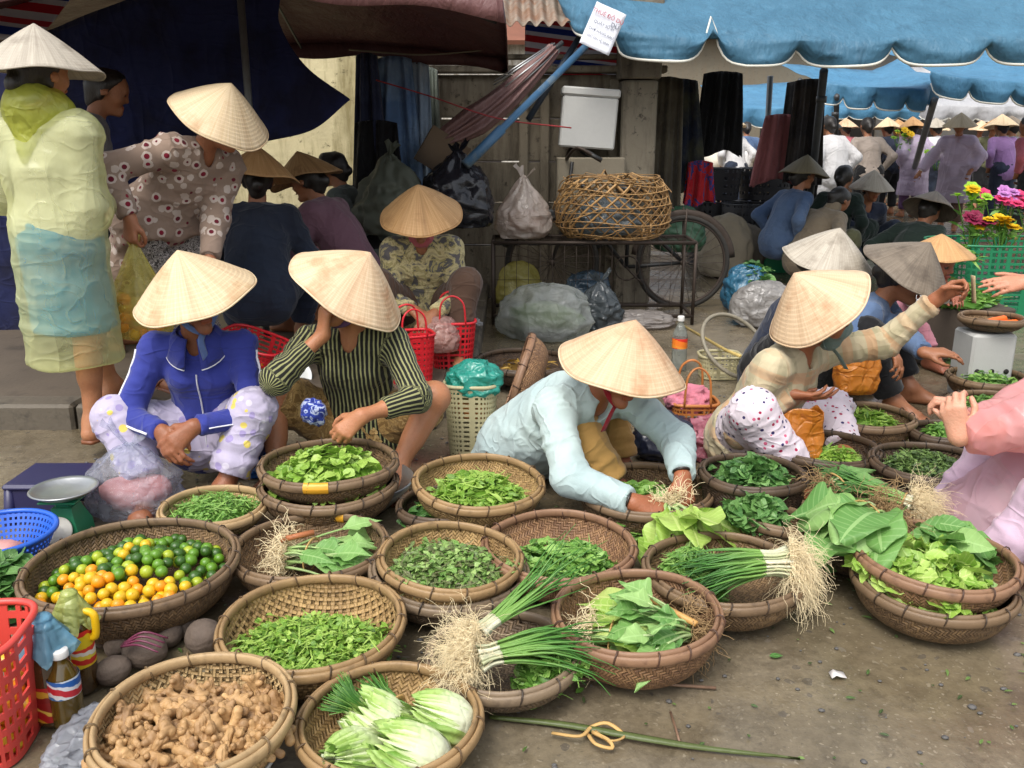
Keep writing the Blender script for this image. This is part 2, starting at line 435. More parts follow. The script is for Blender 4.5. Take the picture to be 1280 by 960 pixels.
def build_body(B, name, mat, parent, res, wr=0., wscale=14., seed=0, it=1, crush=0.):
    """mesh of a Body; wr = depth of cloth folds in metres; stores attribute part (id of the limb) and pat_u, pat_v (metres round and along the limb)"""
    V, Q = mesh_sdf(B, res); V = relax(V, Q, it)
    pr = [q for q in B.p if not q['sub']]
    E = np.stack([sdf1(q, V) for q in pr], 0); dom = E.argmin(0)
    part = np.array([q['id'] for q in pr])[dom]
    U = np.zeros(len(V)); W = np.zeros(len(V)); stretch = np.zeros((len(V), 3)); stretch[:] = V
    for i, q in enumerate(pr):
        m = dom == i
        if not m.any(): continue
        ab = q['b'] - q['a']
        if q['pat'] is not None or np.linalg.norm(ab) < .12:
            ax, ay = (np.array([1., 0, 0]), np.array([0, 0, 1.])) if q['pat'] is None else q['pat']
            U[m] = V[m] @ ax; W[m] = V[m] @ ay
        else:
            x, y, d = frame(ab, (0, 1, .2)); w = V[m] - q['a']
            U[m] = np.arctan2(w @ y, w @ x) * (q['ra'] + q['rb']) * .5; W[m] = w @ d
            al = (w @ d)[:, None] * d; stretch[m] = q['a'] * .4 + (w - al) * .42 + al * 1.7 + x * (w @ d)[:, None] * .5
    if wr:
        N = vnormals(V, Q)
        wp = stretch * wscale; wp = wp + .8 * np.stack([fbm(wp * .35 + 5, 2, seed), fbm(wp * .35 + 9, 2, seed + 1), fbm(wp * .35 + 3, 2, seed + 2)], -1)
        cr = lambda n, k: np.exp(-np.abs(n) * k)
        h = cr(vnoise(wp * .36, seed), 4.) * .9 + cr(vnoise(wp * .7 + 4.1, seed + 5), 5.) * .45 - cr(vnoise(wp * .5 + 8, seed + 6), 9.) * .35 + .3 * vnoise(wp * .3, seed + 7) - .75
        amp = .35 + .65 * np.clip(fbm(V * 5, 2, seed + 9) * 1.6 + .4, 0, 1)
        V = V + N * (wr * (h + .25) * amp)[:, None]; V = relax(V, Q, 1, .25)
    g = G(); g.add(V, Q, part=part, pat_u=U, pat_v=W)
    return g.build(name, mat, parent)
def ik(a, c, l1, l2, pole):
    a, c = np.asarray(a, float), np.asarray(c, float); d = c - a; L = np.linalg.norm(d)
    if L > (l1 + l2) * .999: c = a + d / L * (l1 + l2) * .999; d = c - a; L = np.linalg.norm(d)
    x = (l1 * l1 - l2 * l2 + L * L) / (2 * L); h = math.sqrt(max(l1 * l1 - x * x, 0)); u = d / L
    p = np.asarray(pole, float); p = unit(p - u * (p @ u)); return a + u * x + p * h, c

def hand(B, w, d, n, th, curl=(.5, .6, .6, .6), thumb=.5, sc=1., spread=1.):
    """w wrist, d pointing along the palm, n out of the back of the hand, th = +1/-1 side of the thumb along d x n"""
    d = unit(d); n = unit(np.asarray(n, float) - d * (np.asarray(n, float) @ d)); l = np.cross(d, n) * th
    offs = (.027, .009, -.009, -.026); kd = (.083, .088, .084, .076); ln = (.93, 1.05, .97, .76)
    for i in range(4):
        k = w + d * kd[i] * sc + l * offs[i] * sc * (1 + .1 * (spread - 1)) + n * (.004 if i in (1, 2) else 0)
        B.cap(w + l * offs[i] * .45 * sc + d * .006, k, .0155 * sc, .0105 * sc, .012, id=0)
        ang = 0; p = k; dd = unit(d + l * offs[i] * 5 * (spread - .6))
        for j, (L, r) in enumerate(((.042, .0092), (.027, .0083), (.021, .0073))):
            ang += curl[i] * (.9, 1.1, .8)[j]
            e = p + (dd * math.cos(ang) - n * math.sin(ang)) * L * ln[i] * sc
            B.cap(p, e, r * sc, (r - .0007) * sc, .003, id=0); p = e
    t0 = w + d * .018 * sc + l * .016 * sc - n * .004
    t1 = t0 + unit(d * .75 + l * .75 - n * .35) * .042 * sc
    t2 = t1 + unit(d * (.95 - .2 * thumb) + l * (.5 - .6 * thumb) - n * (.2 + .5 * thumb)) * .031 * sc
    t3 = t2 + unit(d * 1. + l * (.2 - .9 * thumb) - n * (.15 + .5 * thumb)) * .025 * sc
    B.cap(t0, t1, .0155 * sc, .0115 * sc, .01); B.cap(t1, t2, .0108 * sc, .0096 * sc, .004); B.cap(t2, t3, .0096 * sc, .008 * sc, .004)
    return w + d * .09 * sc - n * .03 * sc
def foot(B, an, fwd, sc=1., toes=True):
    f = unit(np.array([fwd[0], fwd[1], 0])); s = np.array([f[1], -f[0], 0]); up = np.array([0, 0, 1.])
    g = np.array([an[0], an[1], an[2] - .068])
    B.cap(an, g + up * .03 - f * .03, .036, .03, .03); B.cap(an + f * .01, g + f * .105 + up * .024, .034, .024, .03)
    for o in (-.022, 0, .022): B.cap(g - f * .02 + up * .024, g + f * .11 + s * o + up * .02, .024, .017, .02)
    if toes:
        for o, L in ((-.03, .145), (-.014, .158), (0, .16), (.014, .155), (.027, .14)):
            B.cap(g + f * .105 + s * o * .9 + up * .017, g + f * L + s * o + up * .012, .0105, .0095, .006)
    return g, f
def head(B, c, f, u):
    f, u = unit(f), unit(u); f = unit(f - u * (f @ u)); r = np.cross(f, u)
    fl = (r, .9)
    B.cap(c - f * .028 + u * .028, c + f * .022 + u * .034, .078, .074, .03, fl=fl)
    B.cap(c + f * .03 - u * .005, c + f * .043 - u * .078, .056, .033, .03)
    for s in (-1, 1):
        B.ball(c + f * .058 + r * s * .034 - u * .022, .027, .025)
        B.ball(c + r * s * .079 - f * .008 - u * .008, .023, .008, fl=(r, .45))
    B.cap(c + f * .083 - r * .03 + u * .03, c + f * .083 + r * .03 + u * .03, .0135, .0135, .015)
    B.cap(c + f * .086 + u * .014, c + f * .103 - u * .02, .009, .0125, .012)
    B.ball(c + f * .094 - r * .011 - u * .024, .009, .008); B.ball(c + f * .094 + r * .011 - u * .024, .009, .008)
    B.ball(c + f * .075 - u * .088, .021, .02)
    for s in (-1, 1): B.ball(c + f * .101 + r * s * .032 + u * .011, .0135, .012, sub=True)
    for s in (-1, 1): B.ball(c + f * .0795 + r * s * .031 + u * .011, .0125, .002, id=2)
    for s in (-1, 1): B.cap(c + f * .087 + r * s * .031 + u * .0195 - r * .012, c + f * .087 + r * s * .031 + u * .0195 + r * .012, .0045, .0045, .004)
    B.cap(c + f * .091 - r * .017 - u * .049, c + f * .091 + r * .017 - u * .049, .0062, .0062, .004, id=1)
    B.cap(c + f * .091 - r * .014 - u * .0585, c + f * .091 + r * .014 - u * .0585, .0075, .0075, .004, id=1)
    return r
def hair_for(parent, c, f, u, r, mat, style='bun', nk=None, res=.008):
    B = Body()
    B.cap(c - f * .03 + u * .03, c + f * .016 + u * .04, .085, .081, .02, fl=(r, .92))
    B.cap(c - f * .055 + u * .0, c - f * .06 - u * .06, .06, .045, .03)
    for s in (-1, 1): B.cap(c + r * s * .06 + u * .03 - f * .01, c + r * s * .066 - u * .035 - f * .02, .022, .014, .02)
    B.plane(c + f * .052 + u * .06, f * .9 - u * .55)
    if style == 'bun': B.ball(c - f * .115 - u * .03, .036, .02)
    if style == 'long':
        B.cap(c - f * .075 - u * .06, c - f * .1 - u * .24, .042, .022, .03)
    if style == 'pony':
        B.cap(c - f * .1 - u * .02, c - f * .13 - u * .2, .032, .014, .03)
    return build_body(B, 'hair', mat, parent, res, wr=.006, wscale=40, it=1)

@once
def skinmat(name, c):
    t = NT(name); o = t.obj(False); pa = t.attr('part').outputs['Fac']
    col = t.mix(t.noise(14, o, 4), dark(c, .8), dark(c, 1.12))
    col = t.mix(t.ramp(t.noise(35, o, 3), [(.4, (0, 0, 0)), (.75, (.3, .3, .3))]), col, (c[0] * 1.05, c[1] * .82, c[2] * .75, 1))
    col = t.mix(t.math('COMPARE', pa, 1, .3), col, (c[0] * .9, c[1] * .6, c[2] * .56, 1))
    col = t.mix(t.math('COMPARE', pa, 2, .3), col, (.02, .014, .01, 1))
    col = t.mix(t.math('MULTIPLY', t.ramp(t.noise(90, o, 4, .7), [(.52, (0, 0, 0)), (.7, (1, 1, 1))]), .3), col, dark(c, .62))
    return t.done(t.surf(col, .46, t.bump(t.math('ADD', t.noise(160, o, 3), t.noise(55, o, 3)), .35, .004), Specular_IOR_Level=.4, Subsurface_Weight=.06, Subsurface_Radius=(.02, .008, .004)))
SKIN = {}
@once
def hairmat():
    t = NT('black hair'); o = t.obj(False)
    return t.done(t.surf(t.mix(t.noise(20, o), (.006, .005, .004, 1), (.022, .016, .012, 1)), .45, t.bump(t.noise(150, t.sub(o, (1, 1, .1)), 2), .6, .004)))

# ------------------------------------------------------------------ conical palm-leaf hat
@once
def strawmat(name, a, b, stain, sk=.55):
    t = NT(name); uv = t.n('TexCoord').outputs['UV']; o = t.obj()
    st = t.noise(1.0, t.sub(uv, (150, 5, 1)), 3)
    col = t.mix(t.ramp(st, [(.3, (0, 0, 0)), (.7, (1, 1, 1))]), a, b)
    col = t.mix(t.ramp(t.noise(9, o, 5, .6), [(sk, (0, 0, 0)), (sk + .22, (.85, .85, .85))]), col, stain)
    oi = t.n('ObjectInfo').outputs['Random']; col = t.mix(t.math('MULTIPLY', oi, .35), col, stain)
    sp = t.n('SeparateXYZ'); t.put(sp.inputs[0], uv)
    ring = t.math('SINE', t.math('MULTIPLY', sp.outputs[1], 2 * math.pi * 62))
    rib = t.math('POWER', t.math('ABSOLUTE', ring), 8)
    gap = t.ramp(t.math('SUBTRACT', 1, rib), [(0, (.0, .0, .0)), (.12, (.3, .3, .3)), (1, (.3, .3, .3))])
    stitch = t.noise(1, t.sub(uv, (420, 62 * 2, 1)), 1)
    col = t.mix(t.math('MULTIPLY', t.math('POWER', t.math('ABSOLUTE', ring), 40), .22), col, dark(stain, .6))
    wsh = t.noise(1., t.sub(uv, (26, 1.3, 1)), 2)
    col = t.mix(t.math('MULTIPLY', t.ramp(wsh, [(.5, (0, 0, 0)), (.72, (1, 1, 1))]), .42), col, dark(stain, .8))
    h = t.math('ADD', t.math('MULTIPLY', st, .5), t.math('ADD', t.math('MULTIPLY', ring, .10), t.math('MULTIPLY', stitch, .2)))
    return t.done(t.surf(col, .55, t.bump(h, .55, .005), Specular_IOR_Level=.35))
def conical_hat(parent, apex, up, D=.43, H=.17, mat=None, seed=0, strap=None, chin=None, r=None, f=None, skew=0.0):
    up = unit(up); x, y, z = frame(up, (0.3, 1, 0.1)); M = np.stack([x, y, z], 1)
    Rr = D / 2; t = np.linspace(0, 1, 22)
    rad = Rr * (t ** 1.02); zz = -H * (t ** 1.06) + .012 * np.sin(t * math.pi) * .6
    pr = np.stack([np.maximum(rad, .0008), zz], 1)
    hr_ = np.random.default_rng(seed * 7 + int(abs(apex[0]) * 1000)); wb = .008 + .02 * hr_.uniform(); g = G(); g.lathe(pr, 64, None, None, (0, 0, 0), wob=wb, seed=seed)
    dz = hr_.uniform(-.012, .012); d2 = hr_.uniform(0, 6)
    def sag(P): r2 = (P[:, 0] ** 2 + P[:, 1] ** 2) / Rr ** 2; an = np.arctan2(P[:, 1], P[:, 0]); P = P.copy(); P[:, 2] += r2 * (dz * np.sin(2 * an + d2) + .005 * np.sin(5 * an + d2)) - .004 * np.sqrt(r2) * np.sin(16 * an) * 0; return P
    g.V = [sag(v) @ M.T + apex for v in g.V]
    a = np.linspace(0, 2 * math.pi, 64, endpoint=False)
    h = g.build('hat', mat, parent, solid=.004)
    k = 1 + wb * (np.sin(2 * a + seed) + .5 * np.sin(3 * a + 2 * seed))
    ring = sag(np.stack([Rr * np.cos(a) * k, Rr * np.sin(a) * k, np.full(64, -H)], 1)) @ M.T + apex
    g = G(); g.tube(ring, .0035, 6, closed=True); g.build('rim', mat, h)
    if strap is not None and chin is not None:
        g = G()
        for s in (-1, 1):
            p0 = apex - up * (H * .72) + r * s * .085 + f * .01
            P = curve([p0, p0 - up * .06 + r * s * .002, chin + r * s * .045 + up * .03 - f * .01, chin - up * .012], 6)
            g.tube(P, .011, 6, flat=.14, ref=f)
        P = curve([chin - up * .01 + r * .012, chin - up * .03 + r * .03 + f * .012, chin - up * .10 + r * .034 + f * .004], 6); g.tube(P, .013, 6, flat=.15, ref=f)
        g.build('chin_strap', strap, h)
    return h
def person(label, base, face, pelvis=(0, 0, .14), lean=12, slouch=8, side=0, twist=0, hy=0, hp=0, hr=0, rh=None, lh=None,
           rf=None, lf=None, rk=None, lk=None, s=1.0, skin=(150, 98, 68), shirt=None, infl=1.0, cuff=.95, hem=.0, collar=True, low=None, lowhem=.85, lowinfl=1.0,
           hat=None, hatD=.43, hatH=.17, htilt=(0, 0), strap=None, hair='bun', res=.006, cres=.01, wr=.010, seed=0, sandals=None, skirt=None, group=None, rpole=None, lpole=None, mask=None, neckwarm=None, hatmat=None, cat='person', hatlabel=None, spines=(.12, .16, .15), wsc=24., slope=0., ls=1., hoff=0., tails=0.):
    Rw = rz(R(face)); base = np.array([base[0], base[1], base[2] if len(base) > 2 else 0.0])
    loc = lambda p: Rw.T @ (np.asarray(p, float) - base)
    root = thing('person', label, cat, base, R(face), group)
    sk = skinmat('skin%d_%d_%d' % skin, S(*skin))
    J = {}
    X = np.array([1., 0, 0]); Y = np.array([0, 1., 0]); Z = np.array([0, 0, 1.])
    pel = np.asarray(pelvis, float)
    def bend(a, sd, tw): return rz(R(tw)) @ ry(R(sd)) @ rx(-R(a))
    B1 = bend(lean, side * .5, twist * .3); B2 = bend(lean + slouch, side, twist * .7); B3 = bend(lean + 2 * slouch, side, twist)
    waist = pel + B1 @ Z * spines[0] * s; chest = waist + B2 @ Z * spines[1] * s; neck = chest + B3 @ Z * spines[2] * s
    fw, rt, upv = B3 @ Y, B3 @ X, B3 @ Z
    sh = {1: neck + rt * .155 * s - upv * (.035 + slope) * s, -1: neck - rt * .155 * s - upv * (.035 - slope) * s}
    Hm = B3 @ rz(R(hy)) @ rx(-R(hp) + R(lean + 2 * slouch) * .75) @ ry(R(hr))
    hf, hu = Hm @ Y, Hm @ Z
    nt = neck + (upv * .4 + hu * .6) * .065 * s
    hc = nt + hu * .105 * s + hf * .028 * s
    # arms
    aU, aF = .265 * s, .225 * s; arms = {}
    for sg, h in ((1, rh), (-1, lh)):
        if h is None: h = dict(p=pel + np.array([.2 * sg, .08, .02]))
        p = h['p']; p = loc(p) if h.get('w') else np.asarray(p, float)
        pole = np.asarray(h.get('pole', (.5 * sg, -.6, -.5)), float)
        el, wr_ = ik(sh[sg], p, aU, aF, pole)
        d = h.get('d'); n = h.get('n')
        if d is None: d = wr_ - el
        elif h.get('w'): d = Rw.T @ np.asarray(d, float)
        if n is None: n = np.cross(rt, d) * 1.0; n = n if n[2] > 0 else -n
        elif h.get('w'): n = Rw.T @ np.asarray(n, float)
        arms[sg] = (el, wr_, unit(d), unit(n), h)
    # legs
    lT, lC = .37 * s * ls, .36 * s * ls; legs = {}
    hip = {1: pel + (B1 @ X) * .085 * s, -1: pel - (B1 @ X) * .085 * s}
    for sg, f, kp in ((1, rf, rk), (-1, lf, lk)):
        if f is None: f = (.17 * sg, .2, .07)
        if kp is None: kp = (.45 * sg, .6, 1.0)
        kn, an = ik(hip[sg], f, lT, lC, kp); legs[sg] = (kn, an)
    # body: one surface
    B = Body()
    B.cap(pel, waist, .105 * s, .095 * s, .05, fl=(B1 @ Y, .8)); B.cap(waist, chest, .095 * s, .105 * s, .05, fl=(B2 @ Y, .75))
    B.cap(chest, neck - upv * .05 * s, .1 * s, .07 * s, .05, fl=(fw, .7)); B.cap(sh[1] - rt * .02, sh[-1] + rt * .02, .042 * s, .042 * s, .04)
    B.cap(neck - upv * .03, nt + hu * .03 * s, .05 * s, .047 * s, .03)
    r = head(B, hc, hf, hu)
    for sg in (1, -1):
        el, w, d, n, h = arms[sg]
        B.cap(sh[sg], el, .039 * s, .032 * s, .03); B.cap(el, w, .033 * s, .0235 * s, .02)
        B.cap(el + (w - el) * .15, el + (w - el) * .5, .0345 * s, .030 * s, .03); B.cap(w, w + d * .02, .0235 * s, .021 * s, .02, fl=(n, .8))
        th = np.cross(d, n) @ Y
        ths = h.get('th', (-1 if sg == 1 else 1))
        J[('grip', sg)] = hand(B, w, d, n, ths, h.get('curl', (.35, .45, .5, .55)), h.get('thumb', .5), s * 1.0, h.get('spread', 1.))
        kn, an = legs[sg]
        B.cap(hip[sg], kn, .08 * s, .054 * s, .05); B.cap(kn, an, .05 * s, .033 * s, .03)
        dk = unit(an - kn); back = unit(-(np.asarray((0, 1., .6)) - dk * (np.asarray((0, 1., .6)) @ dk)))
        B.cap(kn + dk * .07 + back * .022, kn + dk * .17 + back * .02, .04 * s, .033 * s, .04); B.ball(kn, .054 * s, .03)
        fo, ff = foot(B, an, (f_ := (an - hip[sg])) * np.array([.6, 0, 0]) + Y * .3, s, toes=res < .009)
        J[('foot', sg)] = (fo, ff)
    build_body(B, 'body', sk, root, res, it=1)
    # clothes
    if low is not None:
        B = Body(); e = lowinfl
        B.cap(pel - X * .03, pel + X * .03, .108 * s * e, .108 * s * e, .05, fl=(B1 @ Y, .95), pat=(X, Z)); B.cap(pel, waist, .12 * s * e, .108 * s * e, .05, fl=(B1 @ Y, .85), pat=(X, Z))
        for sg in (1, -1):
            kn, an = legs[sg]
            if lowhem < 0:
                B.cap(hip[sg], hip[sg] + (kn - hip[sg]) * (1 + lowhem), .098 * s * e, .08 * s * e, .05, fb=True)
            else:
                B.cap(hip[sg], kn, .098 * s * e, .068 * s * e, .05); B.cap(kn, kn + (an - kn) * lowhem, .068 * s * e, .06 * s * e, .03, fb=True)
        build_body(B, 'trousers', low, root, cres, wr=wr * 1.3, wscale=wsc, seed=seed + 3)
    if skirt is not None:
        skirt(root, J, pel, waist, legs, s)
    if shirt is not None:
        B = Body(); e = infl
        hb = pel + (B1 @ Z) * (hem - .03)
        B.cap(hb, waist, .135 * s * e, .118 * s * e, .05, fl=(B1 @ Y, .84), fa=True, pat=(B1 @ X, B1 @ Z)); B.cap(waist, chest, .116 * s * e, .123 * s * e, .05, fl=(B2 @ Y, .78), pat=(B2 @ X, B2 @ Z))
        B.cap(hb - (B1 @ X) * .045, hb + (B1 @ X) * .045, .12 * s * e, .12 * s * e, .05, fl=(B1 @ Y, .9), pat=(B1 @ X, B1 @ Z))
        B.cap(chest, neck - upv * .05 * s, .118 * s * e, .078 * s * e, .05, fl=(fw, .76), pat=(rt, upv)); B.cap(sh[1] - rt * .01, sh[-1] + rt * .01, .054 * s * e, .054 * s * e, .05, pat=(rt, upv))
        for q in (1, -1): B.ball(chest + fw * .065 * s + rt * q * .055 * s + upv * .03 * s, .05 * s, .04, pat=(rt, upv))
        if collar: B.cap(neck - upv * .035 * s, neck + upv * .03 * s, .069 * s, .062 * s, .02, fb=True, pat=(rt, upv))
        for sg in (1, -1):
            el, w, d, n, h = arms[sg]; cf = h.get('cuff', cuff)
            if cf < 0: B.cap(sh[sg], sh[sg] + (el - sh[sg]) * (1 + cf), .06 * s * e, .06 * s * e, .04, fb=True)
            else:
                B.cap(sh[sg], el, .054 * s * e, .047 * s * e, .04); B.cap(el, el + (w - el) * cf, .047 * s * e, .037 * s * e, .03, fb=True)
        if tails:
            for sg in (1, -1): B.cap(hip[sg], hip[sg] + (legs[sg][0] - hip[sg]) * tails, .118 * s * e, .10 * s * e, .06, fb=True, pat=(B1 @ X, B1 @ Z))
        if collar: # open neckline at the throat
            B.cap(neck + fw * .045 * s - upv * .05 * s, neck + fw * .05 * s + upv * .08 * s, .018 * s, .045 * s, .012, sub=True)
        build_body(B, 'shirt', shirt, root, cres, wr=wr, wscale=wsc, seed=seed)
    if neckwarm is not None:
        B = Body(); B.cap(nt - hu * .02, nt + hu * .03 + hf * .01, .066 * s, .07 * s, .02); build_body(B, 'scarf', neckwarm, root, cres * .9, wr=.008, wscale=30, seed=seed)
    if mask is not None:
        B = Body(); B.cap(hc + hf * .05 - hu * .025, hc + hf * .052 - hu * .08, .062, .042, .02); B.ball(hc + hf * .095 - hu * .03, .02, .02)
        build_body(B, 'face_mask', mask, root, cres * .8, wr=.004, wscale=40)
    if hair: hair_for(root, hc, hf, hu, r, hairmat(), hair, res=max(.007, res))
    if hat:
        T = rx(R(-htilt[0])) ; hu2 = Hm @ (rx(-R(htilt[0])) @ ry(R(htilt[1])) @ Z)
        apex = hc + hu * .085 * s + hu2 * .095 + hf * hoff
        ho = conical_hat(root, apex, hu2, hatD, hatH, hat, seed, strap, hc + hf * .062 - hu * .1, r, hf)
        if hatlabel: ho['label'] = hatlabel
        J['apex'] = apex
    if sandals is not None:
        for sg in (1, -1):
            fo, ff = J[('foot', sg)]; sd = np.array([ff[1], -ff[0], 0]); g = G()
            prof = [(-.055, .022), (-.045, .03), (0, .034), (.07, .038), (.13, .046), (.165, .036), (.178, .012)]
            P = np.array([[fo + ff * a - sd * w_, fo + ff * a + sd * w_] for a, w_ in prof])
            g.grid(P - np.array([0, 0, .0])); 
            st = curve([fo + ff * .115 + Z * .004, fo + ff * .1 + Z * .04, fo + ff * .06 + sd * .03 + Z * .045, fo + ff * .02 + sd * .042 + Z * .01], 5)
            st2 = curve([fo + ff * .115 + Z * .004, fo + ff * .1 + Z * .04, fo + ff * .06 - sd * .03 + Z * .045, fo + ff * .02 - sd * .042 + Z * .01], 5)
            sdl = g.build('sandal', sandals, root, solid=.014)
            g = G(); g.tube(st, .006, 6); g.tube(st2, .006, 6); g.build('strap', sandals, sdl)
    W = lambda p: Rw @ np.asarray(p, float) + base
    J.update(grip_r=W(J[('grip', 1)]), grip_l=W(J[('grip', -1)]), wr_r=W(arms[1][1]), wr_l=W(arms[-1][1]), apexw=W(J['apex']) if 'apex' in J else None, knee_r=W(legs[1][0]), knee_l=W(legs[-1][0]), head=W(hc), chest=W(chest), pel=W(pel), neck=W(neck),
             el_r=W(arms[1][0]), el_l=W(arms[-1][0]), W=W, root=root, fw=fw, rt=rt, upv=upv, chest_l=chest, neck_l=neck, pel_l=pel, waist_l=waist, arms=arms, legs=legs, hcl=hc, hf=hf, hu=hu, loc=loc, sh=sh)
    return J
def px(p):
    """photograph pixel of a world point (used only to print checks while building)"""
    d = np.asarray(p, float) - np.array([0, 0, CAM_H]); c, s = math.cos(PITCH), math.sin(PITCH)
    z = d[1] * c - d[2] * s; u = d[1] * s + d[2] * c
    return (round(640 + FPX * d[0] / z), round(480 - FPX * u / z))
# ------------------------------------------------------------------ ground, pavement
def ground_mat():
    t = NT('wet muddy asphalt'); o = t.obj(False)
    n1 = t.noise(1.3, o, 5, .6); n2 = t.noise(7, o, 5, .65)
    mud = t.mix(n2, S(88, 78, 62), S(134, 121, 95))
    grit = t.mix(t.noise(60, o, 3, .7), S(80, 72, 60), S(140, 128, 106))
    wet = t.ramp(n1, [(.42, (0, 0, 0)), (.6, (1, 1, 1))])
    col = t.mix(wet, grit, mud)
    col = t.mix(t.ramp(t.noise(2.7, o, 6, .7), [(.45, (0, 0, 0)), (.65, (.7, .7, .7))]), col, S(76, 66, 50)); dn = t.n('TexNoise', {'Scale': 30., 'Detail': 2.}); t.put(dn.inputs[0], o); ds = t.n('VectorMath', operation='SCALE'); t.put(ds.inputs[0], dn.outputs['Color']); ds.inputs['Scale'].default_value = .035; dv = t.n('VectorMath', operation='ADD'); t.put(dv.inputs[0], o); t.put(dv.inputs[1], ds.outputs[0]); ow = dv.outputs[0]
    v = t.n('TexVoronoi', {'Scale': 22., 'Randomness': 1.}); t.put(v.inputs[0], t.sub(ow, (1, 1, .2)))
    sz = t.n('SeparateColor'); t.put(sz.inputs[0], v.outputs['Color'])
    st = t.math('MULTIPLY', t.math('LESS_THAN', v.outputs['Distance'], t.math('MULTIPLY', sz.outputs[0], .30)), t.math('GREATER_THAN', sz.outputs[1], .55))
    col = t.mix(t.math('MULTIPLY', st, .55), col, t.mix(sz.outputs[2], S(58, 56, 56), S(122, 114, 102)))
    v2 = t.n('TexVoronoi', {'Scale': 95.}); t.put(v2.inputs[0], ow); s2 = t.n('SeparateColor'); t.put(s2.inputs[0], v2.outputs['Color'])
    st2 = t.math('MULTIPLY', t.math('LESS_THAN', v2.outputs['Distance'], t.math('MULTIPLY', s2.outputs[0], .45)), t.math('GREATER_THAN', s2.outputs[1], .3))
    col = t.mix(t.math('MULTIPLY', st2, .35), col, t.mix(s2.outputs[2], S(58, 54, 48), S(176, 164, 142)))
    col = t.mix(t.math('MULTIPLY', t.ramp(t.noise(11, ow, 6, .75), [(.5, (0, 0, 0)), (.68, (1, 1, 1))]), .5), col, S(58, 50, 38))
    rough = t.ramp(t.math('ADD', t.math('MULTIPLY', n1, .8), t.math('MULTIPLY', n2, .2)), [(.34, (.55,) * 3), (.44, (.3,) * 3), (.54, (.08,) * 3)])
    h = t.math('ADD', t.math('MULTIPLY', t.noise(45, o, 4, .7), .5), t.math('ADD', t.math('MULTIPLY', st, .4), t.math('MULTIPLY', st2, .22)))
    return t.done(t.surf(col, rough, t.bump(h, .5, .008), Specular_IOR_Level=.5))
def build_ground():
    xs = np.concatenate([[-120, -40, -15], np.linspace(-6, 6, 90), [15, 40, 120]]); ys = np.concatenate([[-20, -3], np.linspace(0, 9, 80), [12, 18, 30, 60, 150]])
    X, Y = np.meshgrid(xs, ys, indexing='ij'); Z = .006 * fbm(np.stack([X * 1.5, Y * 1.5, X * 0], -1), 3, 3)
    Z = np.where((np.abs(X) < 7) & (Y < 10), Z, 0) - .004
    g = G(); g.grid(np.stack([X, Y, Z], -1)); struct(g.build('ground', ground_mat()))
    pm = plain('worn pavement', S(88, 78, 66), .6, .3, 3., .5, 40., c2=S(56, 50, 42), c2s=2.5)
    g = G(); g.box((-15.33, 7.0, .045), (30, 6.3, .12), bev=.008); struct(g.build('pavement', pm, smooth=False))
    g = G(); x = -.33
    while x > -8:
        L = .8; g.box((x - L / 2, 3.77, .045), (L - .012, .15, .135), bev=.014); x -= L
    y = 3.86
    while y < 10:
        g.box((-.26, y + .4, .045), (.15, .788, .135), bev=.014); y += .8
    struct(g.build('kerb', plain('kerb stone', S(92, 84, 72), .65, .3, 6., .6, 50., c2=S(50, 46, 40), c2s=6.), smooth=False))
build_ground()

